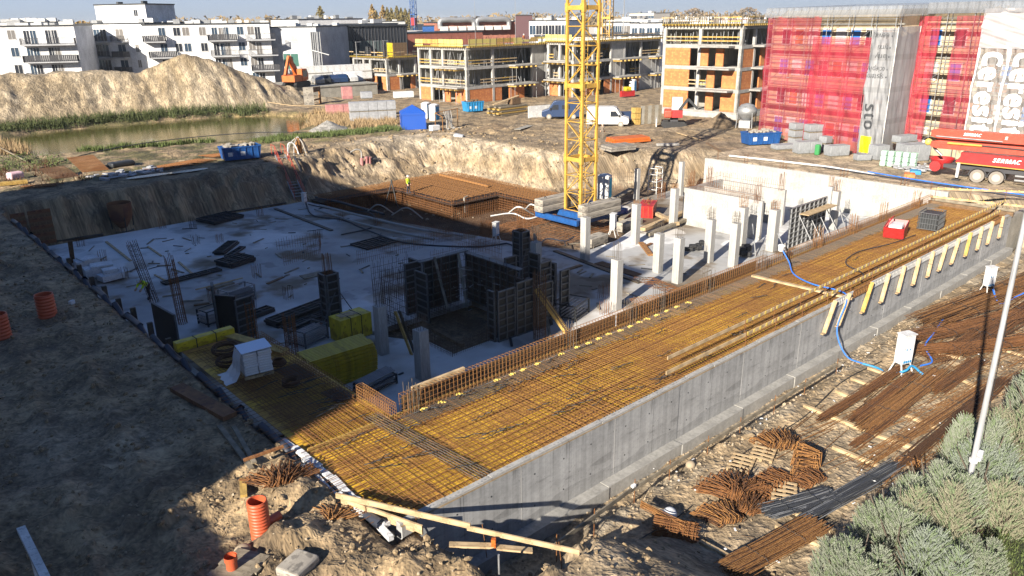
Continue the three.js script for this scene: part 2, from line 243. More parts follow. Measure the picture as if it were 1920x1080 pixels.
function groundColour(x, z, h) {
  const a = fbm(x * .18, z * .18, 4), b = fbm(x * .7 + 30, z * .7, 4), c = fbm(x * 2.2, z * 2.2 + 7, 3);
  let k = lerp3(SAND, PALE, sst(.45, .75, a * .6 + b * .4) * .8); k = lerp3(k, MUD, sst(.52, .68, b) * .55); k = lerp3(k, DARKM, sst(.63, .74, c) * .35);
  const d = polyDist(PIT, x, z);
  if (x > 24 && z < -28 && d > 0 && d < 11) { // sandy bank: layered sand, roots and topsoil
    const l = sst(.35, .6, fbm(x * .25 + 5, h * 1.3 + x * .06, 3)); k = lerp3(k, CREAM, l * .7 * sst(30, 42, x) + .1); k = lerp3(k, MUD, sst(.5, .68, fbm(x * .6, h * 2.2 + z * .2, 4)) * sst(44, 33, x) * .8);
    if (x > 50) k = lerp3(k, MUD, .5);
  }
  if (d < .2) k = lerp3(k, C(.19, .12, .07), .8);
  if (x > 55 && z > -30 && z < 4) k = lerp3(k, C(.56, .45, .31), .7);
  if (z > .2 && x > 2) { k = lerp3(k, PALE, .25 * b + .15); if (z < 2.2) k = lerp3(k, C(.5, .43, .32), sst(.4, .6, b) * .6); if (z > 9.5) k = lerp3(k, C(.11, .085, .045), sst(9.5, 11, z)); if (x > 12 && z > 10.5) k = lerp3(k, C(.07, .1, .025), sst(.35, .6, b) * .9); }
  const p = polyDist(POND, x, z);
  if (p < 6 && z < -70) { k = lerp3(k, GRASSC, sst(6, 2, p) * sst(.3, .55, b) * .9); if (x > 40) k = lerp3(k, C(.42, .3, .13), sst(4, 1, p) * .8); }
  if (z < -58 && z > -80 && x < 24) k = lerp3(k, GRASSC, sst(.42, .6, b) * sst(-60, -64, z) * .9);
  if (x > 26 && x < 47 && z < -66 && z > -92) k = lerp3(k, C(.2, .17, .06), sst(.35, .6, b) * sst(-66, -69, z));
  if (z < -118 || x > 140 || x < -40 || z > 40) k = lerp3(k, FIELD, sst(0, 60, Math.max(-118 - z, x - 140, -40 - x, z - 40)));
  return k;
}
function sheet(xs, zs, hf, cf, scale = 1 / 5) {
  const nx = xs.length, nz = zs.length, P = new Float32Array(nx * nz * 3), K = new Float32Array(nx * nz * 3), U = new Float32Array(nx * nz * 2), I = [];
  for (let j = 0; j < nz; j++) for (let i = 0; i < nx; i++) {
    const q = j * nx + i, x = xs[i], z = zs[j], h = hf(x, z); P.set([x, h, z], q * 3); K.set(cf(x, z, h), q * 3); U.set([x * scale, z * scale + h * .15], q * 2);
    if (i && j) I.push(q - nx - 1, q - 1, q - nx, q - nx, q - 1, q);
  }
  const g = new THREE.BufferGeometry(); g.setAttribute('position', new THREE.BufferAttribute(P, 3)); g.setAttribute('color', new THREE.BufferAttribute(K, 3)); g.setAttribute('uv', new THREE.BufferAttribute(U, 2)); g.setIndex(I); g.computeVertexNormals(); return g;
}
const earth = new THREE.MeshStandardMaterial({ vertexColors: true, map: T_DIRT, bumpMap: T_DIRTB, bumpScale: .12, roughness: .95 }); earth.name = 'earth';
{
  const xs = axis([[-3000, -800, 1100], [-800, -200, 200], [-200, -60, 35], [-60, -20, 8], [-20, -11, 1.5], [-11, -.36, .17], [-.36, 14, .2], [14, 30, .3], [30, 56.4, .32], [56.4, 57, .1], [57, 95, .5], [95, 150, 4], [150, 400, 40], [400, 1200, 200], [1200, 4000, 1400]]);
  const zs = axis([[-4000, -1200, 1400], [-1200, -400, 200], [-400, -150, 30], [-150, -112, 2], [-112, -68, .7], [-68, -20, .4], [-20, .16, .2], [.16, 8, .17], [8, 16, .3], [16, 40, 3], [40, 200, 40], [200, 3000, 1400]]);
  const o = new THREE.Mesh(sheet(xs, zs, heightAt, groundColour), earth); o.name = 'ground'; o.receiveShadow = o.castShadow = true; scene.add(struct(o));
}
// ---------------------------------------------------------------- pond
{
  const s = new THREE.Shape([[5, -108], [5, -84], [14, -81], [27, -78], [34, -77.5], [46, -82], [50, -95], [44, -104], [36, -108.5], [20, -110]].map(([x, z]) => new THREE.Vector2(x, -z)));
  const g = new THREE.ShapeGeometry(s); g.rotateX(-Math.PI / 2);
  const rip = tex(256, (u, v) => .5 + .5 * (tile(u * .5, v, 24, 3) - .5), false); rip.repeat.set(.15, .3);
  const o = new THREE.Mesh(g, mat('pond_water', [.075, .07, .02], { roughness: .07, bumpMap: rip, bumpScale: .012 })); o.name = 'pond_water'; o.position.y = -.6; scene.add(struct(o));
}
// ---------------------------------------------------------------- sand hill behind the pond
const hillTop = [[-30, 5.2], [-5, 5.6], [14, 6.2], [21, 6], [28, 6.1], [33, 5.6], [37, 7.4], [40.5, 8.6], [44, 7.4], [47, 6.1], [51, 4.4], [55, 2.6], [59, 1.2], [63, -.2], [90, -1]];
const lin = (t, x) => { for (let i = 1; i < t.length; i++) if (x < t[i][0]) return mix(t[i - 1][1], t[i][1], clamp((x - t[i - 1][0]) / (t[i][0] - t[i - 1][0]))); return t[t.length - 1][1]; };
{
  const crest = x => lin([[-30, -131], [14, -130.4], [28, -127.3], [40, -123.5], [50, -119.4], [60, -116]], x), foot = x => lin([[-30, -117], [10, -116.5], [25, -117.5], [36, -112.5], [48, -109.5], [60, -110]], x);
  const hf = (x, z) => {
    const T = lin(hillTop, x) + (fbm(x * .5, 3, 3) - .5) * .8, c = crest(x), f = foot(x), plate = x < 31 ? 5 : 1.2;
    const rill = Math.abs(fbm(x * .55 + z * .1, z * .05, 3) - .5) * 2, cl = fbm(x * 1.7, z * 1.7, 4) - .5;
    let h;
    if (z > c) { const t = clamp((f - z) / (f - c)); h = mix(-.4, T, Math.pow(t, .92)) + Math.sin(t * Math.PI) * (-.9 * (rill - .3) + .5 * cl + 1.1 * (fbm(x * .16, z * .1, 2) - .5)); }
    else { const t = clamp((c - plate - z) / 9); h = T * (1 - t) - .3 * t + cl * .4; }
    return h - (z > f ? .5 : 0);
  };
  const cf = (x, z, h) => { const a = fbm(x * .35, z * .35 + h * .4, 4), b = fbm(x * 1.6 + 9, h * 1.1 + z, 4); let k = lerp3(C(.43, .335, .21), C(.5, .405, .275), sst(.4, .62, a)); k = lerp3(k, C(.33, .245, .14), sst(.5, .66, b) * .6); return lerp3(k, C(.3, .22, .12), sst(5.5, 8, h) * .5); };
  const o = new THREE.Mesh(sheet(axis([[-30, 5, 2], [5, 66, .42]]), axis([[-150, -133, 1.2], [-133, -109, .4]]), hf, cf), earth); o.name = 'hill'; o.castShadow = o.receiveShadow = true; scene.add(struct(o));
}

// ---------------------------------------------------------------- vegetation
function blades(m, x, y, z, h, n, spread, lean = .35, w = .05) {
  for (let i = 0; i < n; i++) {
    const a = rr(0, 6.283), r = spread * Math.sqrt(R0()), bx = x + Math.cos(a) * r, bz = z + Math.sin(a) * r, hh = h * rr(.5, 1.1), dx = rr(-lean, lean) * hh, dz = rr(-lean, lean) * hh, q = rr(0, 3.14), wx = Math.cos(q) * w * rr(.6, 1.6), wz = Math.sin(q) * w * rr(.6, 1.6);
    m.tri(V(bx - wx, y, bz - wz), V(bx + wx, y, bz + wz), V(bx + dx, y + hh, bz + dz));
  }
}
function leafy(m, x, y, z, r, n, s) { for (let i = 0; i < n; i++) { const d = V(rr(-1, 1), rr(-.2, 1), rr(-1, 1)).multiplyScalar(r), c = V(x, y, z).add(d), u = V(rr(-1, 1), rr(-1, 1), rr(-1, 1)).setLength(s * rr(.6, 1.3)), v = V(rr(-1, 1), rr(-1, 1), rr(-1, 1)).setLength(s * rr(.4, .9)); m.tri(c.clone().sub(u), c.clone().add(u), c.clone().add(v)); } }
{
  let m = mb(); // weeds on the far pond bank
  for (let i = 0; i < 900; i++) { const x = rr(2, 45), t = rr(0, 1), z = lin([[4, -108], [22, -110], [36, -108.5], [44, -104]], x) + .9 - t * 4.2, y = Math.max(-.6, heightAt(x, z)); (i % 3 ? leafy(m, x, y, z, rr(.5, 1.15), 18, .17) : blades(m, x, y, z, 1.7, 9, .6)); }
  tag(m.build('weeds', M.leafD), 'dark green weeds along the far pond bank below the sand hill', 'weeds', null, 'stuff');
  m = mb(); for (let i = 0; i < 420; i++) { const x = rr(12, 26), z = lin([[12, -83], [26.6, -79.8]], x) + rr(-.3, 2.6), y = heightAt(x, z); (i % 2 ? leafy(m, x, y, z, .4, 10, .13) : blades(m, x, y, z, .8, 9, .4)); }
  for (let i = 0; i < 200; i++) { const x = rr(0, 9), z = rr(-82, -72), y = heightAt(x, z); leafy(m, x, y, z, .5, 10, .14); }
  tag(m.build('weeds', M.leafG), 'green weeds on the near pond bank beside the blue skip', 'weeds', null, 'stuff');
  m = mb(); for (let i = 0; i < 700; i++) { const t = R0(), x = mix(30, 47, t) + rr(-.8, .8), z = mix(-73, -70.2, t) + rr(-2.2, 1.4), y = heightAt(x, z); (i % 2 ? leafy(m, x, y, z, .38, 10, .12) : blades(m, x, y, z, .6, 9, .4)); }
  tag(m.build('weeds', M.leafG), 'green weeds on the bank between pond and blue tent', 'weeds', null, 'stuff');
  m = mb(); for (let i = 0; i < 900; i++) { const x = rr(41, 53), z = rr(-98, -74), y = heightAt(x, z); if (z > -78 && x < 44) continue; blades(m, x, y, z, .85, 8, .5, .45, .04); }
  for (let i = 0; i < 160; i++) blades(m, rr(3, 8), -.6, rr(-96, -86), 1.5, 9, .6);
  tag(m.build('reeds', M.reed), 'dry straw-coloured grass in front of the pallets by the pond', 'grass', null, 'stuff');
  m = mb(); for (let i = 0; i < 900; i++) { const x = rr(11, 20), z = rr(10.6, 14.5); blades(m, x, heightAt(x, z), z, .16, 9, .3, .5, .012); }
  tag(m.build('grass', M.leafG), 'short green grass on the near side of the juniper hedge', 'grass', null, 'stuff');
  m = mb(); for (let i = 0; i < 60; i++) { const x = rr(-3, 8), z = rr(-78, -62); blades(m, x, heightAt(x, z), z, .7, 14, .5, .5, .03); } 
  tag(m.build('brush', M.rustD), 'brown dead brush on the left bank of the pond', 'brush', null, 'stuff');
}
// scattered stones and clods: countless small lumps
{
  const m = mb(), g0 = new THREE.IcosahedronGeometry(1, 0); g0.deleteAttribute('uv');
  const put = (x, z, s) => m.geo(g0, new THREE.Matrix4().compose(V(x, heightAt(x, z) + s * .2, z), new THREE.Quaternion().setFromEuler(new THREE.Euler(rr(0, 6), rr(0, 6), rr(0, 6))), V(s * rr(.6, 1.5), s * rr(.4, .9), s * rr(.6, 1.3))));
  for (let i = 0; i < 420; i++) put(rr(2, 34), .25 + rr(0, 1.6) ** 1.3, rr(.02, .07));
  for (let i = 0; i < 420; i++) put(rr(-8, 3), rr(-8, 5), rr(.015, .06));
  for (let i = 0; i < 300; i++) put(rr(6, 34), rr(1.5, 8), rr(.02, .05));
  for (let i = 0; i < 110; i++) put(rr(30, 62), rr(-66, -40), rr(.04, .13));
  for (let i = 0; i < 90; i++) put(rr(-8, -.5), rr(-40, -8), rr(.02, .07));
  for (let i = 0; i < 90; i++) put(rr(30, 48), rr(-58, -40), rr(.05, .2));
  tag(m.build('stones', M.stone), 'loose stones and clods scattered over the dirt', 'stones', null, 'stuff');
}

{ // clods of dug earth, the same soil as the ground
  const m = mb(), g0 = new THREE.IcosahedronGeometry(1, 0), P = g0.attributes.position, clod = mat('earth_clod', [.37, .27, .155], { map: rep(T_DIRT, 2) });
  const put = (x, z, s) => m.geo(g0, new THREE.Matrix4().compose(V(x, heightAt(x, z) + s * .1, z), new THREE.Quaternion().setFromEuler(new THREE.Euler(rr(0, 6), rr(0, 6), rr(0, 6))), V(s * rr(.6, 1.6), s * rr(.5, 1), s * rr(.6, 1.4))));
  for (let i = 0; i < 3600; i++) { const x = rr(-9, 4.5), z = rr(-11, 7); if (x > -.4 && z < .3) continue; if (fbm(x * .9, z * .9, 3) < .44) continue; put(x, z, .015 + .1 * R0() ** 3); }
  for (let i = 0; i < 1500; i++) { const x = rr(-9, -.5), z = rr(-45, -11); put(x, z, .03 + .1 * R0() ** 3); }
  for (let i = 0; i < 2200; i++) { const x = rr(3, 45), z = rr(1.3, 9); put(x, z, .015 + .075 * R0() ** 3); }
  for (let i = 0; i < 900; i++) { const x = rr(24, 56), z = rr(-68, -36); if (polyDist(PIT, x, z) > .5) put(x, z, .04 + .22 * R0() ** 3); }
  tag(m.build('earth_clods', clod), 'loose clods of earth lying all over the dug ground', 'earth', null, 'stuff');
  const s = mb(); for (let i = 0; i < 260; i++) { const x = i % 2 ? rr(-8, 3) : rr(2, 40), z = i % 2 ? rr(-9, 5) : rr(.5, 9); if (x > -.5 && z < .4) continue; const a = rr(0, 6.3), L = rr(.1, .5), y = heightAt(x, z) + .02; s.rod(V(x, y, z), V(x + Math.cos(a) * L, y + rr(0, .06), z + Math.sin(a) * L), .008); } tag(s.build('sticks', M.woodD), 'twigs, wire ends and splinters lying in the dirt', 'debris', null, 'stuff');
}

const GY = (x, z) => heightAt(x, z), on = (a, dy = 0) => [a[0], GY(a[0], a[2]) + dy, a[2]];
// ================================================================ basement: floor, walls, deck
const FL = -3.1;                                                    // level of the basement floor
{
  const s = new THREE.Shape([[0, 0], [0, -52.8], [24.4, -52.8], [25.2, -45], [27.7, -33.4], [29.6, -26], [31.5, -22], [35.2, -22.3], [41, -24.4], [43, -30.4], [57, -30.6], [57, 0]].map(([x, z]) => new THREE.Vector2(x, -z)));
  const pit = new THREE.Path([[10.6, -19.6], [18.4, -19.6], [18.4, -14], [12.6, -14], [12.6, -16]].map(([x, z]) => new THREE.Vector2(x, -z)));   // sunk shaft base
  s.holes.push(pit);
  const g = new THREE.ExtrudeGeometry(s, { depth: .32, bevelEnabled: false }); g.rotateX(-Math.PI / 2);
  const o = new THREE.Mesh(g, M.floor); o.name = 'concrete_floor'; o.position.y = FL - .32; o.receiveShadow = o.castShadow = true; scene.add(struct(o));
}
// long outside wall, in cast bays with open joints, standing on a footing ledge
{
  const t = thing('basement_wall', 'long grey concrete outside wall below the edge of the yellow deck', 'wall', [0, 0, 0]);
  const xs = [0, 4.55, 9.1, 12.9, 17.4, 22.2, 26.6, 31.4, 36.2, 41, 46, 51.2];
  for (let i = 0; i + 1 < xs.length; i++) {
    const L = xs[i + 1] - xs[i] - .014, m = mb(), o = 0.006 * ((i * 7) % 3 - 1);
    m.hexa(V(xs[i] + .007, -2.9, -.26), V(L, 0, 0), V(0, 2.93, 0), V(0, 0, .3 + o)); m.build('wall_bay', M.wallC, t);
    const h = mb(); for (let x = xs[i] + .6; x < xs[i + 1]; x += 1.35) for (const y of [-.5, -1.7]) h.cyl(V(x, y, .035 + o), V(x, y, .046 + o), .03, .03, 8); h.build('tie_hole', M.steel, t).userData.kind = 'stuff';
  }
  const lip = mb(); for (let x = 0; x < 51; x += 1.7) lip.hexa(V(x, .03, -.22 + rr(-.02, .02)), V(1.69, 0, 0), V(0, rr(.05, .09), 0), V(0, 0, .2)); lip.build('white_upstand', M.concW, t);
  const led = mb(); for (let i = 0; i < 12; i++) led.hexa(V(-.2 + i * 4.3, -3.1, -.26), V(4.28, 0, 0), V(0, .78 + .02 * (i % 3), 0), V(0, 0, .72 + .03 * (i % 2))); led.build('footing_ledge', M.conc, t);
}
{ // left end wall of the basement under the deck and along the pit
  const t = thing('edge_wall', 'concrete wall along the shaded side of the pit lined with black membrane', 'wall', [0, 0, 0]);
  const m = mb(); for (let z = -53; z < -.3; z += 4.4) m.hexa(V(-.3, -3.5, z), V(.25, 0, 0), V(0, 2.6 + (z > -18 ? .6 : 0), 0), V(0, 0, Math.min(4.385, -.28 - z))); m.build('wall_bay', M.concG, t);
  const k = mb(); for (let z = -50; z < -1; z += 1.9) { const y = -.75 + .25 * Math.sin(z * 2.1); k.path([[-.36, -.02 + rr(-.08, .08), z], [-.3, y + .4, z + .9], [-.33, -.04 + rr(-.1, .1), z + 2]], .16, 5, 3); } k.build('membrane_roll', M.blk, t);
  const w = mb(); for (let z = -6.5; z < -.6; z += .8) w.box(-.16 + rr(-.05, .05), -.16, z, rr(.16, .3), rr(.1, .2), .84, rr(-.1, .1)); for (let z = -4.5; z < 0; z += .7) w.box(-.42 + rr(-.1, .1), -.2, z, .16, rr(.15, .26), .72, rr(-.12, .12)); w.build('foam_strip', M.foam, t);
}
{ // far wall on the street side
  const t = thing('street_wall', 'tall pale concrete wall at the street end of the pit', 'wall', [0, 0, 0]);
  const zs = [-29, -25.2, -21.4, -17.6, -13.8, -10, -6];
  for (let i = 0; i < 6; i++) mb().hexa(V(56.5, FL, zs[i]), V(.3, 0, 0), V(0, 3.05, 0), V(0, 0, zs[i + 1] - zs[i] - .012)).build('wall_bay', M.concW, t);
  const s = mb(); for (const z of [-27.6, -24.6, -24.3, -20.8, -20.5, -20.2, -15, -14.7, -14.4, -9.8, -9.5, -9.2, -7.4]) for (const dx of [.06, .22]) s.rod(V(56.5 + dx, -.2, z), V(56.5 + dx, rr(.5, .95), z + rr(-.05, .05)), .014); s.build('starter_bar', M.rust, t).userData.kind = 'stuff';
  mb().hexa(V(51.2, FL, -.3), V(5.6, 0, 0), V(0, 3.0, 0), V(0, 0, .3)).build('wall_bay', M.concG, t);
}
// ---------------------------------------------------------------- deck: yellow formwork boards carried on the walls
const DZ = -5.45;
{
  const t = thing('deck_formwork', 'yellow plywood slab formwork of the deck along the outside wall', 'formwork', [0, -.12, 0]);
  const gs = [0, 1, 2, 3].map(i => mb().hexa(V(0, 0, 0), V(1.985, 0, 0), V(0, .03 + .002 * i, 0), V(0, 0, .985)).g());
  const ms = [M.ply, mat('worn_yellow_ply', [.6, .34, .06], { map: rep(T_PLY, .8), roughness: .6 }), mat('fresh_yellow_ply', [.74, .46, .05], { map: rep(T_PLY, .7), roughness: .6 })];
  const lay = (x, z) => { const p = new THREE.Mesh(gs[ri(4)], ms[ri(3)]); p.name = 'board'; p.position.set(x, 0, z); p.castShadow = p.receiveShadow = true; t.add(p); };
  for (let i = 0; i < 26; i++) for (let j = 0; j < 5; j++) lay(.03 + i * 2 - (j % 2) * (i ? .6 : 0), -.28 - .99 * (j + 1) - .16);
  for (let j = 0; j < 12; j++) for (let i = 0; i < 2; i++) { if (j > 8 && i) continue; lay(.03 + i * 2 - (i ? .5 : 0), DZ - .1 - .99 * (j + 1)); }
  for (const [x, z, w, d] of [[2.1, -12.4, 1.0, 1.6], [2.5, -9.2, .8, 1.2]]) mb().hexa(V(x, .05, z), V(w, 0, .05), V(0, .02, 0), V(.06, 0, d)).build('grey_sheet', M.steel, t);
  const e = mb(); e.hexa(V(.05, -.05, DZ - .14), V(51, 0, 0), V(0, .24, 0), V(0, 0, .04)); e.build('edge_board', M.woodY, t);
  const p = mb(); for (let x = 1; x < 51; x += 2) p.cyl(V(x, FL + .12, DZ + .4), V(x, -.05, DZ + .4), .04, .04, 6); for (let z = -16; z < -6; z += 1.8) p.cyl(V(2.2, FL + .12, z), V(2.2, -.05, z), .04, .04, 6); p.build('prop', M.galv, t).userData.kind = 'stuff';
}
// reinforcement mats on the deck (bars past counting, joined)
function matBars(m, x0, x1, z0, z1, sx, sz, y, r, jit = .02) {
  for (let z = z0; z <= z1; z += sz) { const zz = z + rr(-jit, jit), o = rr(-.25, .25); for (let x = x0; x < x1; x += 12) m.rod(V(Math.max(x0 + (x > x0 ? -.4 : o), x0 - .3), y + rr(0, .012), zz), V(Math.min(x + 12, x1 + o), y + rr(0, .012), zz + rr(-jit, jit)), r, 4); }
  for (let x = x0; x <= x1; x += sx) { const xx = x + rr(-jit, jit); m.rod(V(xx, y + 2 * r, z0 + rr(-.2, .15)), V(xx + rr(-jit, jit), y + 2 * r, z1 + rr(-.1, .1)), r, 4); }
}
{
  const t = thing('reinforcement_mat', 'rust-coloured reinforcement mesh lying over the long yellow deck', 'reinforcement', [0, 0, 0]);
  let m = mb(); matBars(m, .35, 51, DZ + .05, -.25, .3, .3, -.06, .007); m.build('lower_layer', M.rust, t).userData.kind = 'stuff';
  m = mb(); matBars(m, .3, 51, DZ + .0, -.2, .16, .17, .05, .0085); m.build('upper_layer', M.rustB, t).userData.kind = 'stuff';
  m = mb(); for (let x = .3; x < 51; x += .15) { const a = rr(-.03, .03), h = rr(.1, .2); m.rod(V(x + a, .03, -.34), V(x + a, .05, -.16), .009); m.rod(V(x + a, .05, -.16), V(x + a + rr(-.04, .04), .05 + h * .55, -.1 + rr(-.03, .06)), .009); } m.build('edge_hook', M.galv, t).userData.kind = 'stuff';
  m = mb(); for (let x = 3.6; x < 51; x += .2) for (let k = 0; k < 3; k++) m.rod(V(x + k * .06, .08, DZ + .1), V(x + k * .06, .08, DZ + .95 + rr(-.1, .2)), .008); for (let k = 0; k < 6; k++) { const z = -5.1 + k * .13; m.rod(V(3.1, .09, z), V(8.2, .09, z), .01); } for (let k = 0; k < 6; k++) { const x = 2.55 + k * .11; m.rod(V(x, .1, -6.1), V(x + .5, .1, -.3), .011); m.rod(V(x, .02, -6.1), V(x + .5, .02, -.3), .011); } m.build('extra_bars', M.rebar, t).userData.kind = 'stuff';
  // continuous bent-wire spacers
  const sp = [0, 1, 2].map(i => { const k = mb(), q = []; for (let j = 0; j < 7; j++) q.push([j * .17 - .5, .1 + (j % 2) * .05, (j % 2 ? .05 : -.05) + Math.sin(j * (1 + i)) * .05]); k.path(q, .017, 4, 3); return k.g(); });
  for (let i = 0; i < 70; i++) { const x = i < 46 ? rr(1, 14) : rr(14, 34), o = new THREE.Mesh(sp[i % 3], M.steel); o.name = 'wire_spacer'; o.position.set(x, .05, rr(-5, -.6)); o.rotation.y = rr(-.5, .3); o.castShadow = true; t.add(o); }
}
{
  const t = thing('reinforcement_mat', 'dark reinforcement mesh on the narrow shaded deck by the bagged pallet', 'reinforcement', [0, 0, 0]);
  let m = mb(); matBars(m, .3, 3.1, -13.2, DZ - .05, .15, .15, -.04, .0085); matBars(m, .3, 2.7, -16.5, -13.2, .15, .3, -.04, .0085); matBars(m, .25, 3.2, -12.2, DZ, .15, .15, .05, .009); m.build('layer', M.rust, t).userData.kind = 'stuff';
  m = mb(); for (let z = -13; z < -.6; z += .3) m.rod(V(-.55 + rr(-.2, .1), .06, z), V(.7, .06, z), .009); for (let z = -3.6; z < -.4; z += .25) m.rod(V(-.35, -.02, z), V(.5, -.02, z), .009); m.build('projecting_bars', M.rust, t).userData.kind = 'stuff';
  const k0 = mb().path([[-.5, .1, 0], [-.25, .15, .06], [0, .1, -.05], [.25, .16, .05], [.5, .1, 0]], .017, 4, 4).g();
  for (let i = 0; i < 16; i++) { const o = new THREE.Mesh(k0, M.steel); o.name = 'wire_spacer'; o.position.set(rr(.7, 2.8), .05, rr(-12, -6)); o.rotation.y = rr(-.5, .4); t.add(o); }
}
// upstand cages along the inner edges of the deck
function cage(m, a, b, h, w, step, lines) { // open stirrup cage between two floor points
  const d = b.clone().sub(a), L = d.length(); d.normalize(); const s = V(-d.z, 0, d.x), n = Math.round(L / step);
  for (let i = 0; i <= n; i++) { const p = a.clone().addScaledVector(d, i * step), q = p.clone().addScaledVector(s, w), j = rr(-.012, .012); m.rod(p, p.clone().add(V(j, h, 0)), .009); m.rod(q, q.clone().add(V(j, h, 0)), .009); m.rod(p.clone().add(V(j, h, 0)), q.clone().add(V(j, h, 0)), .009); }
  for (let k = 0; k < lines; k++) { const y = .1 + (h - .12) * k / (lines - 1); for (const o of [0, w]) m.rod(a.clone().addScaledVector(s, o).add(V(0, y, 0)), b.clone().addScaledVector(s, o).add(V(0, y, 0)), .01); }
}
function bars(m, x, z, y, h, n, w, r = .011, lean = .02) { for (let i = 0; i < n; i++) { const a = i / n * 4, k = a - Math.floor(a), e = Math.floor(a), px = e === 0 ? k : e === 1 ? 1 : e === 2 ? 1 - k : 0, pz = e === 0 ? 0 : e === 1 ? k : e === 2 ? 1 : 1 - k, X = x + (px - .5) * w, Z = z + (pz - .5) * w; m.rod(V(X, y, Z), V(X + rr(-lean, lean) * h, y + h * rr(.88, 1.05), Z + rr(-lean, lean) * h), r); } }
{
  const t = thing('rebar_cage', 'long open reinforcement cage standing along the inner edge of the yellow deck', 'rebar cage', [0, 0, 0]);
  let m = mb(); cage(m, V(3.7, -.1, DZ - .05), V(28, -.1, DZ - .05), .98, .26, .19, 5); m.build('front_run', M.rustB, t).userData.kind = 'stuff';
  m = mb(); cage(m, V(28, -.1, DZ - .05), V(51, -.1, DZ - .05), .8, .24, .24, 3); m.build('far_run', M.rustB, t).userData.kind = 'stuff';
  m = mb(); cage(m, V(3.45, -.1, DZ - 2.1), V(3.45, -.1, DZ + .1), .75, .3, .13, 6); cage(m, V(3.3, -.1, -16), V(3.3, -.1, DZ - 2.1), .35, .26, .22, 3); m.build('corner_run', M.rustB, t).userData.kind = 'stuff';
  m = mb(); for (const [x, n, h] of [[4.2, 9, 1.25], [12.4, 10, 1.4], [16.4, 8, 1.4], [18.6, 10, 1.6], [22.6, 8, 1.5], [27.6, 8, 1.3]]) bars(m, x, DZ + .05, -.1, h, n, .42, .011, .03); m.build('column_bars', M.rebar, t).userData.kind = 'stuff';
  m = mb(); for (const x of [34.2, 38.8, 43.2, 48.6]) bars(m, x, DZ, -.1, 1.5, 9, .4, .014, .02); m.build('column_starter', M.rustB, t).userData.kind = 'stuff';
  m = mb(); for (let x = 4; x < 28; x += 12) m.hexa(V(x, -.14, DZ - .4), V(11.9, 0, 0), V(0, .66, 0), V(0, 0, .03)); m.build('back_form', M.plyD, t);
  m = mb(); m.hexa(V(28, -.14, DZ - .42), V(23, 0, 0), V(0, .42, 0), V(0, 0, .05)); m.build('back_board', M.conc, t);
  mb().bar(V(4.3, .82, DZ - .1), V(6.7, .86, DZ - .05), .12, .16).build('loose_board', M.wood, t);
}
{ // yellow spacers pushed under the inner edge of the mesh
  const k0 = mb(); for (let i = 0; i < 3; i++) k0.geo(new RoundedBoxGeometry(.09, .1, .2, 1, .02), new THREE.Matrix4().makeRotationY(i * .5 - .4).setPosition(i * .14 - .14, .08 + (i % 2) * .03, i * .04 - .03)); const g = k0.g();
  const xs = [4.5, 5.3, 6.2, 8, 8.8, 9.4, 10.2, 11.6, 12.6, 13.3, 14, 14.7, 15.4, 16.1, 16.8, 17.4, 18.1, 18.9, 19.7, 20.6];
  xs.forEach((x, i) => { const o = tag(new THREE.Mesh(g, M.yellowP), 'small yellow plastic spacer under the cage on the inner deck edge', 'spacer', 'yellow spacers along the inner deck edge'); o.name = numbered('yellow_spacer'); o.position.set(x, 0, DZ + .3 + rr(-.05, .05)); o.rotation.y = rr(-.5, .5); o.scale.setScalar(.75); o.castShadow = true; scene.add(o); });
}
// striped guard rails lying along the outer part of the deck, and loose boards
function rail(label, a, b, stripes) {
  const t = thing('guard_rail', label, 'rail', [0, 0, 0]); mb().bar(at(a), at(b), .045, .15).build('board', M.wood, t);
  const d = at(b).sub(at(a)), L = d.length(), p = mb(), k = mb(); d.normalize();
  for (let s = stripes; s < L; s += 2.4) { const q = at(a).addScaledVector(d, s); p.rod(q.clone().add(V(0, -.75, .03)), q.clone().add(V(0, .12, .03)), .016, 5); } if (stripes < L) p.build('post', M.rust, t).userData.kind = 'stuff';
  for (let s = stripes; s < L; s += .5) { const q = at(a).addScaledVector(d, s); k.bar(q.clone().add(V(.1, -.06, .028)), q.clone().add(V(-.02, .085, .028)).addScaledVector(d, .18), .012, .12); } k.build('yellow_stripe', M.yellowP, t).userData.kind = 'stuff';
  return t;
}
rail('upper striped guard board running along the outer deck edge', [13.3, .75, -.9], [52, .85, -.75], 5.5);
rail('lower striped guard board running along the outer deck edge', [12.5, .55, -.35], [49.4, .65, -.2], 5.5);
rail('upper yellow bar across the street end of the deck', [51.6, 1.05, -5.6], [56, .95, .2], .3); rail('lower yellow bar across the street end of the deck', [51.3, .5, -5.5], [52.6, .5, .5], .3);
tag(mb().bar(V(26.4, .13, -5.15), V(26.75, .13, .25), .2, .1).build('timber', M.wood), 'pale timber lying straight across the deck mesh', 'board');
{
  const t = thing('timber_kerb', 'dark timber kerb closing the deck at the street end', 'kerb', [51.2, 0, 0]);
  mb().bar(V(0, .1, -5.5), V(.1, .1, .1), .2, .3).build('beam', M.woodD, t); mb().bar(V(.3, .3, -5.5), V(.4, .3, .1), .1, .2).build('board', M.woodG, t);
}
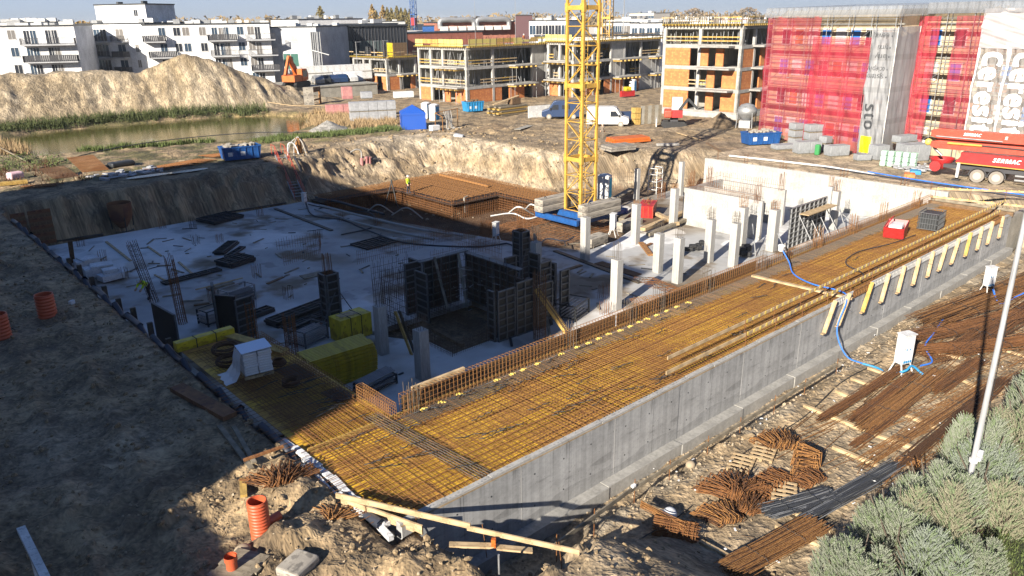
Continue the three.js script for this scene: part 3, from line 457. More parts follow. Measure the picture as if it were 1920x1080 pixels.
// slanted boards hung over the outer face of the wall, with the edge form behind them
{
  const N = 13;
  for (let i = 0; i < N; i++) {
    const x = 25.0 + i * 1.98 + (i === 1 ? -.5 : 0), y = i % 4 === 2 || i === 8, sl = [.75, .8, .65, .45, .35, .3, .25, .55, .6, .3, .2, .3, .1][i];
    const t = thing('edge_bracket', ['first slanted pine bracket on the wall, beside the blue hose', 'second slanted pine bracket from the blue hose', 'yellow bracket, third from the blue hose', 'fourth pine bracket from the blue hose', 'fifth bracket from the blue hose, above the white cabinet', 'sixth bracket from the blue hose on the wall face', 'seventh bracket from the blue hose, slightly tilted', 'strongly slanted bracket, eighth from the blue hose', 'ninth bracket from the blue hose, wide and tilted', 'bright yellow upright bracket, tenth along the wall', 'eleventh bracket, pale and upright near the street end', 'twelfth bracket close to the street end of the wall', 'last bracket at the street end of the wall'][i], 'bracket', [x, 0, .1], 0, 'boards hung on the outer wall face');
    mb().bar(V(-sl, -1.02, .1), V(.12, .42, .06), .2, .06).build('board', i === 2 || i === 9 ? M.woodY : M.wood, t); mb().box(-sl - .05, -1.05, .1, .32, .06, .14).build('foot', M.wood, t); mb().rod(V(-.1, -.3, -.1), V(-.1, -.3, .25), .014).build('tie', M.steel, t);
  }
  const t = thing('edge_form', 'slotted white edge form along the top of the outer wall', 'formwork', [0, 0, 0]);
  for (let i = 0; i < 12; i++) { const m = mb(), x = 25.2 + i * 1.98; m.hexa(V(x, -.02, .06), V(1.95, 0, 0), V(0, .07, 0), V(0, 0, .04)); m.hexa(V(x, .33, .06), V(1.95, 0, 0), V(0, .07, 0), V(0, 0, .04)); for (let k = 0; k < 11; k++) m.hexa(V(x + .02 + k * .18, .05, .07), V(.07, 0, 0), V(0, .28, 0), V(0, 0, .02)); m.build('slotted_panel', i === 1 || i === 11 ? M.rustB : M.white, t); mb().hexa(V(x, -.0, .03), V(1.96, 0, 0), V(0, .38, 0), V(0, 0, .02)).build('backing', M.steel, t); }
}

// ================================================================ columns
function column(label, x, z, o = {}) {
  const w = o.w || .52, h = o.h || 3.15, t = thing('concrete_column', label, 'column', [x, FL, z], o.ry || 0, o.group);
  const g = new RoundedBoxGeometry(w, h, w * (o.d || 1), 1, .018), m = mb().geo(g, new THREE.Matrix4().makeTranslation(0, h / 2, 0)); m.build('shaft', M.concW, t);
  if (o.bars !== 0) { const b = mb(); bars(b, 0, 0, h - .05, o.bars || .8, o.n || 10, w * .72, .012, .05); if (o.tie) for (let k = 0; k < 3; k++) { const y = h + .12 + k * .18, r = .26; b.rod(V(-r * 1.6, y, rr(-.2, .2)), V(r * 1.6, y + rr(-.05, .05), rr(-.2, .2)), .01); b.rod(V(rr(-.2, .2), y, -r * 1.4), V(rr(-.2, .2), y, r * 1.4), .01); } b.build('starter_bars', o.rusty ? M.rustB : M.rebar, t).userData.kind = 'stuff'; }
  return t;
}
column('sunlit square column nearest the deck cage, lower end in a patch of sun', 23.7, -12.4, { bars: 1.1 });
column('column in front of the crane ballast, its lower half in shadow', 29.7, -20.5, { h: 3.2, bars: .9 });
column('sunlit column beside the red skip in the pit', 35.6, -20.7, { bars: .35, rusty: 1 });
column('short sunlit column left of its taller twin before the core walls', 31.2, -15.1, { h: 2.75, bars: .9, n: 6 });
column('sunlit column with a wire mat leaning at its foot', 30.3, -12.8, { h: 3.1, bars: .7, n: 8 });
column('tall slim column at the left corner of the pale core walls', 41.6, -21.6, { h: 3.3, bars: .5, rusty: 1 });
column('thin white column far back near the dirt bank', 52.1, -28.6, { w: .42, h: 3.3, bars: .4 });
column('thin white column behind the red skip by a rack of ladders', 47.6, -30.4, { w: .42, h: 3, bars: .5 });
column('sunlit column with crossed ties on top, first before the core walls', 35.6, -14, { tie: 1, bars: .9 });
column('sunlit column with crossed ties on top, second before the core walls', 35.9, -12.2, { tie: 1, bars: .9 });
column('pier with bulging foot beside the open side of the core', 40.3, -14.4, { w: .6, bars: 1, rusty: 1, tie: 1 });
column('pier with rusty top bars standing against the steel wall form', 41.3, -12.4, { w: .62, bars: .8, rusty: 1, tie: 1 });
column('column right of the steel wall form, with a bundle of rusty bars on top', 50.4, -12.2, { w: .5, bars: 1, rusty: 1 });
column('white column far right under the street wall', 54.3, -14.6, { w: .46, h: 2.6, bars: 1, rusty: 1 });
column('shaded grey column standing behind the black core forms', 23, -18.6, { dark: 1, h: 3.1, bars: 1.1 });
column('shaded column behind the yellow beam stack, with leaning boards at its foot', 9.9, -16.6, { dark: 1, h: 2.7, bars: 1.5, rusty: 0 });
column('broad shaded column nearest to the corner of the deck cage', 9.7, -12.7, { dark: 1, w: .56, h: 2.6, bars: .8 });
function cageColumn(label, x, z, h, lean = [0, 0], w = .42, n = 12, m = M.rust) {
  const t = thing('rebar_column', label, 'rebar cage', [x, FL, z]), b = mb(), k = mb();
  for (let i = 0; i < n; i++) { const a = i / n * 6.283, X = Math.cos(a) * w * .6, Z = Math.sin(a) * w * .6; b.rod(V(X, 0, Z), V(X + lean[0] + rr(-.04, .04), h * rr(.93, 1.04), Z + lean[1] + rr(-.04, .04)), .016); }
  for (let y = .3; y < h * .93; y += .3) { const X = lean[0] * y / h, Z = lean[1] * y / h, r = w * .6; for (let i = 0; i < 4; i++) { const a = i * 1.5708 + .785, c = a + 1.5708; k.rod(V(X + Math.cos(a) * r, y, Z + Math.sin(a) * r), V(X + Math.cos(c) * r, y, Z + Math.sin(c) * r), .011); } }
  b.build('long_bars', m, t).userData.kind = 'stuff'; k.build('ties', m, t).userData.kind = 'stuff'; return t;
}
cageColumn('leaning bundle of column bars beside the white foam blocks', ...[3.78, -3.1, -33.38].filter((v, i) => i !== 1), 3.9, [-.5, -.9], .45, 12, M.rustD);
cageColumn('rust brown column cage standing right of the leaning bundle', ...[3.75, -3.1, -28.41].filter((v, i) => i !== 1), 4.1, [-.15, -.1], .42, 14);
cageColumn('short column cage behind the yellow edge of the deck', ...[5.28, -3.1, -22.04].filter((v, i) => i !== 1), 2.6, [0, 0], .45, 10);
cageColumn('column cage rising between the yellow deck and the beam stack', ...[5.63, -3.1, -18.18].filter((v, i) => i !== 1), 2.9, [0, 0], .5, 12);
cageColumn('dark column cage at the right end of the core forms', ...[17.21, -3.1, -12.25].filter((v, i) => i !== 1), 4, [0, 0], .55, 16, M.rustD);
cageColumn('rusty pile of bars standing by the slab edge, wrapped in hose', ...[29.01, -3.1, -30.89].filter((v, i) => i !== 1), 1.1, [.1, 0], .7, 24, M.rust);
cageColumn('free rusty bar group left of the steel wall form', ...[49.66, -3.1, -29.01].filter((v, i) => i !== 1), 1.6, [0, 0], .6, 14);
// short starter bars coming out of the shaded floor
[[[3.89, -3.1, -50.83], 'beside the dark plank near the pit edge'], [[10.59, -3.1, -52.04], 'far out on the blue-shaded floor, loop shaped'], [[10.77, -3.1, -44.91], 'before the stacked lying panels'], [[12.34, -3.1, -44], 'right of the middle starter group on the shaded floor'], [[12.48, -3.1, -50.16], 'under the corner of the lying form panel'], [[3.97, -3.1, -45.2], 'beside the white foam blocks'], [[3.86, -3.1, -39.78], 'left of the two tall cages'], [[18.57, -3.1, -50.19], 'between the hose and the far slab edge'], [[18.55, -3.1, -39.42], 'near the sump on the far floor'], [[10.64, -3.1, -33.5], 'in the middle of the floor, bent and bushy'], [[10.21, -3.1, -27.97], 'by the small white canister'], [[6.53, -3.1, -30.86], 'beside the black crate'], [[7.68, -3.1, -27.78], 'in front of the lying ladder panel'], [[24.61, -3.1, -40.13], 'on the strip by the pipes'], [[24.51, -3.1, -14.16], 'left of the sunlit column near the deck'], [[22.56, -3.1, -12.22], 'in shade under the sunlit column'], [[22.84, -3.1, -43.19], 'near the cable boxes'], [[4.52, -3.1, -23.97], 'tangled, behind the black form by the deck']].forEach(([p, s], i) => {
  const t = thing('starter_bars', 'group of short starter bars ' + s, 'rebar', [p[0], FL, p[2]]), m = mb(); bars(m, 0, 0, 0, rr(.75, 1.0), 10, .45, .012, .06); m.build('bars', i % 2 ? M.rust : M.rustD, t);
});
function fence(m, a, b, h, step = .16, lines = 2, r = .01) { const A = at(a), B = at(b), d = B.clone().sub(A), L = d.length(); d.normalize(); for (let s = 0; s <= L; s += step) { const p = A.clone().addScaledVector(d, s), j = rr(-.03, .03); m.rod(p, p.clone().add(V(j, h * rr(.85, 1.08), j)), r); } for (let k = 1; k <= lines; k++) m.rod(A.clone().add(V(0, h * k / (lines + 1), 0)), B.clone().add(V(0, h * k / (lines + 1), 0)), r); }
function fenceThing(label, runs, h, m = M.rust, step, lines) { const t = thing('rebar_row', label, 'rebar', [0, 0, 0]); for (const [a, b] of runs) { const k = mb(); fence(k, a, b, h, step, lines); k.build('bar_row', m, t).userData.kind = 'stuff'; } return t; }
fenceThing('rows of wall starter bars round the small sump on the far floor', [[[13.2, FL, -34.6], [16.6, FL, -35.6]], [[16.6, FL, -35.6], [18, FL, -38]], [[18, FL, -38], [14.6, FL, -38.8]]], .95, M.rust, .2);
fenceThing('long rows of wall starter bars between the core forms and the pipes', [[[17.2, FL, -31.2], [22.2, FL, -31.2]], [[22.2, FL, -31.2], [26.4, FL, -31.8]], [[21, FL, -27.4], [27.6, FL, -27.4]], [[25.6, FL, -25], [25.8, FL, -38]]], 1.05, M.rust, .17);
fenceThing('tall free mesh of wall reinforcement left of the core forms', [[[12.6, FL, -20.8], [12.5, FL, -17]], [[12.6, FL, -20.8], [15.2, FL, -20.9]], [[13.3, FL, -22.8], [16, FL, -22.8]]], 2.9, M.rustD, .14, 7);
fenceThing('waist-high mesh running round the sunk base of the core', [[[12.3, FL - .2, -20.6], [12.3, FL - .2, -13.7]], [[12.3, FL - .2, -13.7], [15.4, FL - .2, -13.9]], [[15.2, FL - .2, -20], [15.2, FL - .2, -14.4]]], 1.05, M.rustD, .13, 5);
fenceThing('light bar fence along the foot of the dirt bank behind the crane', [[[43.6, FL, -36], [50, FL, -33.6]], [[50, FL, -33.6], [56.2, FL, -30.2]]], 2.2, M.rebar, .22, 5);
// ---------------------------------------------------------------- formwork panels
const panelCache = {};
function panelGeo(w, h) {
  const k = w + '/' + h; if (panelCache[k]) return panelCache[k];
  const f = mb().hexa(V(-w / 2, 0, -.06), V(w, 0, 0), V(0, h, 0), V(0, 0, .04)), g = mb(), nx = Math.max(1, Math.round(w / .8)), ny = Math.max(2, Math.round(h / .42));
  for (let i = 0; i <= nx; i++) g.hexa(V(-w / 2 + (w - .06) * i / nx, 0, -.02), V(.06, 0, 0), V(0, h, 0), V(0, 0, .1));
  for (let j = 0; j <= ny; j++) g.hexa(V(-w / 2, (h - .06) * j / ny, -.022), V(w, 0, 0), V(0, .06, 0), V(0, 0, .09));
  return panelCache[k] = [f.g(), g.g()];
}
function panel(parent, w, h, [x, y, z], ry = 0, rx = 0, gm = M.frame) {
  const [f, g] = panelGeo(w, h), o = new THREE.Mesh(f, M.panel); o.name = 'form_panel'; o.position.set(x, y, z); o.rotation.set(rx, ry, 0, 'YXZ'); o.castShadow = o.receiveShadow = true; parent.add(o);
  const q = new THREE.Mesh(g, gm); q.name = 'rib_grid'; q.castShadow = q.receiveShadow = true; o.add(q); return o;
}
{
  const t = thing('wall_formwork', 'tall black and grey wall forms of the shaded core in the pit', 'formwork', [0, FL, 0]);
  for (const x of [15.9, 17.2]) panel(t, 1.28, 3.1, [x, 0, -20.2], 0); panel(t, .9, 3.15, [15.1, 0, -20.9], -Math.PI / 2); panel(t, 1.2, 3.2, [14.6, 0, -20.3], 0);
  for (const z of [-19.4, -18.1, -16.8]) panel(t, 1.28, 3.0, [18.4, 0, z], -Math.PI / 2); panel(t, 1.28, 2.6, [18.3, 0, -15.4], -Math.PI / 2); panel(t, 1.28, 2.5, [18.2, 0, -14.2], -Math.PI / 2);
  panel(t, 1.25, 2.9, [15.9, 0, -13.5], 0); panel(t, 1.25, 3.1, [17.2, 0, -13.45], 0); panel(t, .6, 2.9, [15.2, 0, -13.9], -Math.PI / 2);
  panel(t, .9, 3.8, [19.6, 0, -15.2], -Math.PI / 2); panel(t, .8, 3.3, [20.2, 0, -14.4], -Math.PI / 2); panel(t, .7, 2.9, [20.6, 0, -13.7], 0); panel(t, .9, 3.4, [19.0, 0, -16.6], 0); panel(t, 1.2, 3.0, [14.2, 0, -18.9], -Math.PI / 2); panel(t, .9, 3.6, [19.3, 0, -14.0], 0); panel(t, 1.2, 2.7, [18.6, 0, -13.3], 0);
  const b = mb(); for (const [a, c] of [[[15.3, .5, -17.9], [15.9, 3.3, -19.9]], [[16.9, .3, -18.2], [17.7, 3.2, -19.9]], [[17.9, .2, -16.7], [18.2, 2, -17.2]]]) b.bar(at(a), at(c), .16, .05); b.build('leaning_board', M.woodG, t);
  const q = mb(); for (let i = 0; i < 40; i++) { const x = rr(14.6, 20), z = rr(-19.8, -13.6), y = rr(.6, 2.9); q.rod(V(x, y, z), V(x + rr(-.5, .5), y + rr(-.15, .15), z + rr(-.3, .3)), .022); } q.build('tie_rod', M.galv, t).userData.kind = 'stuff';
  const w = mb(); w.hexa(V(14.9, 3.12, -20.35), V(3.6, 0, 0), V(0, .06, 0), V(0, 0, .4)); w.hexa(V(18.2, 3.05, -20), V(.4, 0, 0), V(0, .05, 0), V(0, 0, 5)); w.build('walkway', M.frame, t);
}
{
  const t = thing('timber_bundle', 'bundle of olive beams leaning on the right end of the core forms', 'beams', [18.1, FL, -12.9]); for (let i = 0; i < 4; i++) mb().bar(V(.7 + i * .12, 0, 1.1 - i * .05), V(-.3 + i * .1, 2.5, -.35), .09, .16).build('beam', i % 2 ? M.woodD : M.woodY, t);
  tag(mb().bar(at([17.42, -3.1, -11.63]), at([25.13, -3.1, -20.37]).add(V(-.6, 3.0, .0)), .18, .05).build('timber', M.woodG), 'long pale board leaning beside the dark column cage', 'board');
  const u = thing('leaning_boards', 'pair of dark and yellow boards leaning on the shaded column', 'boards', [10.6, FL, -15.9]); mb().bar(V(.3, 0, .5), V(-.15, 2.4, -.1), .22, .06).build('board', M.woodY, u); mb().bar(V(.55, 0, .42), V(.12, 2.35, -.12), .22, .06).build('board', M.plyD, u);
}
{ // free-standing column forms
  const colForm = (label, p, h) => { const t = thing('column_form', label, 'formwork', [p[0], FL, p[2]]); for (let i = 0; i < 4; i++) panel(t, .74, h, [Math.sin(i * Math.PI / 2) * .4, 0, Math.cos(i * Math.PI / 2) * .4], i * Math.PI / 2); const b = mb(); bars(b, 0, 0, h - .3, 1.4, 12, .4, .014, .04); b.build('starter_bars', M.rust, t).userData.kind = 'stuff'; for (let i = 0; i < 2; i++) mb().rod(V(.3, h * .7, .3), V(1.3 - 2.6 * i, .05, .9), .03, 6).build('prop', M.frame, t); return t; };
  colForm('grey column form standing alone by the yellow wrapped pack', [10.14, -3.1, -22.27], 3.1); colForm('tall grey column form behind the core with a white label', [23.71, -3.1, -20.78], 3.3);
  const t = thing('corner_form', 'black form boards standing at the deck end behind the yellow edge', 'formwork', [0, FL, 0]); panel(t, 1.3, 2.4, [5.0, 0, -24.6], 2.2, 0); panel(t, 1.1, 2.4, [5.6, 0, -23.6], .2); panel(t, .8, 3.0, [4.6, 0, -25.2], 1.2);
  const u = thing('wall_form', 'single black form panel standing against the shaded pit edge', 'formwork', [1.7, FL, -24.6]); panel(u, 2.7, 2.5, [0, 0, 0], Math.PI / 2 + .08);
}

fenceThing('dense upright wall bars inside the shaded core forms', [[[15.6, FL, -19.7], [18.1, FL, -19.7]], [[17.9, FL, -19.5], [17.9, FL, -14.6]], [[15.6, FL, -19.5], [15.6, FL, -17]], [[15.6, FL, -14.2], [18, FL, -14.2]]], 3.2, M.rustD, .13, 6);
// ---------------------------------------------------------------- sunlit core on the right
{
  const t = thing('core_walls', 'pale concrete core walls standing in the sunlit part of the pit', 'walls', [0, FL, 0]);
  mb().hexa(V(43.1, 0, -21.8), V(.28, 0, 0), V(0, 3.1, 0), V(0, 0, 7.3)).build('wall', M.concW, t); mb().hexa(V(43.39, 0, -21.8), V(5, 0, 0), V(0, 3.08, 0), V(0, 0, .28)).build('wall', M.concW, t); mb().hexa(V(48.4, 0, -21.8), V(.28, 0, 0), V(0, 3.0, 0), V(0, 0, 6.2)).build('wall', M.concW, t); mb().hexa(V(45.6, 0, -21.5), V(.24, 0, 0), V(0, 2.9, 0), V(0, 0, 5)).build('wall', M.conc, t);
  const s = mb(); fence(s, [43.15, 3, -21.6], [43.15, 3, -14.7], .85, .2, 1); fence(s, [43.3, 3, -21.6], [43.3, 3, -14.7], .8, .2, 1); fence(s, [43.4, 3, -21.7], [48.4, 3, -21.7], .85, .2, 1); fence(s, [48.5, 2.9, -21.6], [48.5, 2.9, -15.8], .85, .2, 1); fence(s, [45.7, 2.8, -21.4], [45.7, 2.8, -16.6], 1, .2, 1); for (const [x, z] of [[44, -21.7], [46.6, -21.7], [43.2, -15], [48.5, -16]]) bars(s, x, z, 2.9, 1.5, 10, .35, .014, .02); s.build('starter_bars', M.rust, t).userData.kind = 'stuff';
  const u = thing('steel_wall_form', 'grey steel lattice wall form on the front of the pale core', 'formwork', [42.4, FL, -11.75], .02); for (let i = 0; i < 4; i++) panel(u, 1.38, 3.15, [.75 + i * 1.4, 0, 0], 0, 0, M.galv); mb().hexa(V(1.2, 2.5, .1), V(4.6, 0, 0), V(0, .06, 0), V(0, 0, .75)).build('walkway', M.wood, u); for (let i = 0; i < 4; i++) mb().rod(V(1.2 + i * 1.4, 2.4, .1), V(1.2 + i * 1.4, .1, 1.6), .04, 6).build('prop', M.galv, u);
}
// ---------------------------------------------------------------- deeper foundation pit with reinforcement
{
  const t = thing('raft_reinforcement', 'rust red reinforcement cage of the deep foundation by the dirt bank', 'reinforcement', [0, 0, 0]);
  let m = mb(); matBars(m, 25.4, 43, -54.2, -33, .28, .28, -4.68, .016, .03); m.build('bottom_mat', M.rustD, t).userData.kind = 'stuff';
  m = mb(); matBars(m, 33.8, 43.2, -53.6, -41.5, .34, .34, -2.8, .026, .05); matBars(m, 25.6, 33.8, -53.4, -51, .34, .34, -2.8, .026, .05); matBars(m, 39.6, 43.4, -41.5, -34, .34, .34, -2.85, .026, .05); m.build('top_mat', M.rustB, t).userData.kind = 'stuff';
  m = mb(); for (const [a, b] of [[[33.8, -4.7, -41.5], [39.6, -4.7, -41.5]], [[39.6, -4.7, -41.5], [39.6, -4.7, -34]], [[33.8, -4.7, -51], [33.8, -4.7, -41.5]], [[25.6, -4.7, -51], [33.8, -4.7, -51]]]) fence(m, a, b, 1.9, .24, 7, .022); m.build('side_mesh', M.rust, t).userData.kind = 'stuff';
  m = mb(); for (let x = 34; x < 43; x += .5) for (let z = -53.5; z < -41.5; z += .9) m.rod(V(x, -4.7, z), V(x + .1, -2.8, z), .013); for (let x = 40; x < 43; x += .5) for (let z = -41; z < -34; z += .9) m.rod(V(x, -4.7, z), V(x + .1, -2.85, z), .013); m.build('spacer_legs', M.rust, t).userData.kind = 'stuff';
  m = mb(); matBars(m, 27.8, 42, -33, -30.6, .3, .3, -3.3, .02, .06); matBars(m, 29.5, 40, -30.6, -25, .3, .3, -3.42, .013, .1); for (let i = 0; i < 140; i++) { const x = rr(28, 41), z = rr(-34, -25); m.rod(V(x, -3.35, z), V(x + rr(-1.5, 1.5), -3.3 + rr(0, .15), z + rr(-1, 1)), .015); } m.build('loose_mat', M.rust, t).userData.kind = 'stuff';
  const s = new THREE.Shape([[25.2, -53.3], [25.2, -51.2], [33.6, -50.8], [33.6, -41.3], [39.4, -41.3], [39.4, -34.5], [43.6, -34.5], [43.6, -48], [42.3, -54.6]].map(([x, z]) => new THREE.Vector2(x, -z))), g = new THREE.ExtrudeGeometry(s, { depth: .06, bevelEnabled: false }); g.rotateX(-Math.PI / 2); const o = new THREE.Mesh(g, mat('rusty_void_shade', [.085, .05, .03], { map: rep(T_RUST, .4) })); o.name = 'void_shade_sheet'; o.position.y = -3.2; t.add(o); o.receiveShadow = true;  // sheet inside the cage, coloured dark as the shaded void under the mats
}
tag(mb().bar(at([40.42, -2.6, -52.19]), at([40.11, -2.6, -43.56]), .25, .2).build('timber', M.rustB), 'rust brown beam lying on the rim of the foundation pit', 'beam');
tag(mb().box(...[35.67, -4.2, -41.75], .9, 1.5, .12, .5).build('shutter_board', M.concG), 'small grey panel standing in the foundation pit', 'panel');
{
  const t = thing('tripod', 'dark tripod standing in the foundation pit left of the worker', 'tripod', [32.13, -4.2, -49.16]); const m = mb(); for (let i = 0; i < 3; i++) m.rod(V(0, 2.4, 0), V(Math.sin(i * 2.1) * .9, -.2, Math.cos(i * 2.1) * .9), .05, 6); m.build('legs', M.steel, t); mb().cyl(V(0, 2.3, 0), V(0, 2.6, 0), .12, .08, 8).build('head', M.steel, t);
}
// pipes and looped hoses along the slab edge
function hose(label, pts, r, m = M.hose, cat = 'hose', name = 'hose') { return tag(mb().path(pts, r, 7, 10).build(name, m), label, cat); }
hose('upper of two long grey pipes along the slab edge', [[23.52, -2.6, -48.15], [24.52, -2.7, -40.62], [25.73, -2.8, -34.46], [27.05, -2.9, -31.35]], .11, M.hoseG, 'pipe', 'pipe');
hose('lower of two long grey pipes along the slab edge', [[23.04, -2.9, -48.32], [23.28, -2.9, -40.36], [24.33, -2.95, -34.75], [25.06, -3, -32.48]], .1, M.hoseG, 'pipe', 'pipe');
hose('pale looped hose over the pipes by the slab edge', [[26.23, -2.9, -44.24], [25.97, -1.9, -41.75], [27.32, -2.9, -41.7]], .06, M.hoseG); hose('second pale hose loop further along the pipes', [[26.88, -2.9, -41.3], [27.05, -1.9, -38.95], [28.05, -2.9, -38.22]], .06, M.hoseG);
hose('white hose arch nearest the crane base', [[35.23, -3, -34.92], [34.44, -2, -32.68], [36.21, -3, -32.81]], .07, M.white); hose('white hose arch left of the crane ballast', [[37.09, -3, -34.8], [35.26, -1.8, -31.8], [37.02, -3, -32]], .07, M.white); hose('white hose lying wavy before the crane ballast', [[33.65, -3.2, -35.68], [35.41, -3.1, -34.76], [35.36, -3.2, -32.6], [36.89, -3, -32.14]], .07, M.white);
hose('dark hose bundle coming down the pit corner', [on([26.7, 0.2, -58.81], .15), on([26.3, -1.2, -57.18], .2), [26.07, -2.9, -55.07], [26.38, -3, -49.28], [26.7, -3, -42.33]], .13); hose('black hose running down the dirt bank to the foundation pit', [on([26.57, -3, -53.8], .1), on([29.81, -3, -54.12], .1), on([32.81, -2.6, -53.73], .12), on([35.7, -2, -53.46], .12), on([39.41, -1, -53.16], .12), on([42.49, -1, -51.41], .12), on([43.81, -1.8, -49.34], .12), on([44.04, -2.8, -46.5], .12)], .09);
hose('long dark cable snaking over the shaded floor', [[23.91, -3, -51.77], [22.02, -3.05, -46.46], [23.03, -3.05, -43.52], [22.76, -3.05, -38.7], [22.86, -3.05, -33.38], [24.92, -3.05, -29.88], [26.54, -3.05, -28.28], [28.46, -3.05, -27.65]], .07); hose('blue cable loop beside the shaded grey column', [[28.34, -3, -27.52], [28.54, -3.05, -24.71], [30.66, -2.7, -25.45], [32.02, -3, -24.74], [33.25, -3, -25.05]], .06, M.blk);
hose('dark cable running from the cabinet toward the lying panels', [[23.69, -3, -51.35], [24.69, -3, -46.37], [26.11, -3, -44.07], [23.71, -3.03, -39.38], [20.43, -3.03, -39.03]], .05);
// distribution cabinets
function cabinet(label, p, ry, s, blue) {
  const t = thing('cabinet', label, 'cabinet', p, ry), w = .62 * s, h = 1.35 * s, d = .42 * s, m = mb(); m.geo(new RoundedBoxGeometry(w, h, d, 1, .02), new THREE.Matrix4().makeTranslation(0, .55 * s + h / 2, 0)); m.build('body', M.white, t); mb().hexa(V(-w / 2 + .03, .55 * s + .05, d / 2), V(w - .06, 0, 0), V(0, h - .1, 0), V(0, 0, .012)).build('door', M.foam, t); for (const [x, z] of [[-1, -1], [1, -1], [1, 1], [-1, 1]]) mb().bar(V(x * w * .42, .58 * s, z * d * .4), V(x * w * .55, -.05, z * d * .9), .05 * s, .05 * s).build('leg', M.white, t); const k = mb(); for (let i = 0; i < 4; i++) k.box(-.18 * s + i * .12 * s, .62 * s, d / 2 + .012, .07 * s, .1 * s, .05); for (let i = 0; i < 2; i++) k.box(-.12 * s + i * .2 * s, 1.2 * s, d / 2 + .012, .05, .09, .02); k.build('socket', blue ? M.blueL : M.steel, t); mb().hexa(V(-w / 2 - .03, .55 * s + h, -d / 2 - .03), V(w + .06, 0, 0), V(0, .04, 0), V(0, 0, d + .08)).build('lid', M.white, t); return t;
}
cabinet('tall white cabinet with blue cables beside the outer wall', [25.2, -2.3, 3.6], -.35, 1, true).scale.setScalar(1.05); 
cabinet('white cabinet on splayed legs near the lamp pole', [39.5, -2.15, 2.6], -.5, .85, true);
cabinet('small white cabinet at the shaded floor corner by the ladder', [23.21, -3.1, -50.56], .4, .7); cabinet('white cabinet with coiled cables left of the tall column form', [28.38, -3.1, -28.83], .3, .8, true); cabinet('white cabinet on legs under the crane ballast', [36.11, -3.1, -23.41], .4, .95);
// ---------------------------------------------------------------- tower cranes
function mast(parent, w, h, bay, collar, rc, rd, m, y0 = 0) {
  const hw = w / 2, c4 = [[-hw, -hw], [hw, -hw], [hw, hw], [-hw, hw]];
  for (const [x, z] of c4) mb().hexa(V(x - rc, y0, z - rc), V(2 * rc, 0, 0), V(0, h, 0), V(0, 0, 2 * rc)).build('chord', m, parent);
  const b = mb(); let k = mb();
  for (let j = 0, y = y0; y < y0 + h - .1; j++, y += bay) for (let i = 0; i < 4; i++) { const [ax, az] = c4[i], [bx, bz] = c4[(i + 1) % 4], up = (j + i) % 2; b.rod(V(ax, y, az), V(bx, y, bz), rd, 5); b.rod(V(up ? ax : bx, y, up ? az : bz), V(up ? bx : ax, y + bay, up ? bz : az), rd, 5); }
  for (let y = y0 + collar[0]; y < y0 + h; y += collar[1]) { for (let i = 0; i < 4; i++) { const [ax, az] = c4[i], [bx, bz] = c4[(i + 1) % 4]; k.bar(V(ax, y, az), V(bx, y, bz), rc * 1.7, .34); } for (const [x, z] of c4) k.box(x, y - .35, z, rc * 3, .7, rc * 3); k.build('collar', m, parent); k = mb(); }
  b.build('lacing', m, parent);
}
{
  const t = thing('tower_crane', 'yellow lattice tower crane mast standing in the pit on a blue base', 'crane', [38.1, -2.15, -28.9]);
  mast(t, 1.78, 24, 1.5, [4.4, 6], .1, .045, M.craneY);
  const l = mb(); for (let y = .3; y < 22; y += .3) l.rod(V(-.22, y, .35), V(.22, y, .35), .018, 5); l.rod(V(-.22, 0, .35), V(-.22, 22, .35), .025, 5); l.rod(V(.22, 0, .35), V(.22, 22, .35), .025, 5); l.build('ladder', M.craneY, t);
  const f = mb(); f.box(0, -.48, -1.9, 6.3, .4, .36); f.box(0, -.48, 2.4, 6.3, .4, .36); f.box(-1.3, -.48, .2, .42, .5, 4.0); f.box(1.3, -.48, .2, .42, .5, 4.0); f.box(-3.1, -.5, .2, .26, .45, 4.9); f.box(3.1, -.5, .2, .26, .45, 4.9); f.build('base_frame', M.blue, t);
  const g = mb(); for (const s of [-1, 1]) g.geo(new RoundedBoxGeometry(.5, .34, .12, 1, .02), new THREE.Matrix4().makeTranslation(s * .3, 17.5, 1)); g.build('red_flag_plate', M.red, t);
}
function ballast(label, p, s) { const t = thing('ballast_block', label, 'ballast block', p); mb().geo(new RoundedBoxGeometry(s[0], s[1] / 2 - .01, s[2], 2, .06), new THREE.Matrix4().makeTranslation(0, s[1] / 4, 0)).build('lower_block', M.concB, t); mb().geo(new RoundedBoxGeometry(s[0] - .02, s[1] / 2, s[2] - .02, 2, .07), new THREE.Matrix4().makeTranslation(.01, s[1] * .75, 0)).build('upper_block', M.concB, t); const h = mb(); for (const x of [-.3, .3]) h.path([[x * s[0] - .15, s[1], 0], [x * s[0], s[1] + .14, 0], [x * s[0] + .15, s[1], 0]], .025, 5, 4); h.build('lifting_eye', M.steel, t); }
ballast('long concrete ballast block on the crane base, in front of the mast', [37.6, -2.1, -26.2], [4.3, 1.1, 1.05]); ballast('concrete ballast block on the crane base, left of the mast', [36.6, -2.1, -30.4], [4.2, 1.1, 1.05]);
[['concrete foot block right under the front ballast', 39.6, -24.6, 2.6, .8], ['concrete foot block at the edge of the slab before the crane', 34.2, -23.6, 2.2, .7], ['concrete foot block farther back beside the red skip', 42.4, -26.6, 2.0, .7]].forEach(([l, x, z, w, h]) => { const t = thing('foot_block', l, 'concrete block', [x, -3.45, z], .1); mb().geo(new RoundedBoxGeometry(w, h, 1, 2, .05), new THREE.Matrix4().makeTranslation(0, h / 2, 0)).build('block', M.concB, t); });
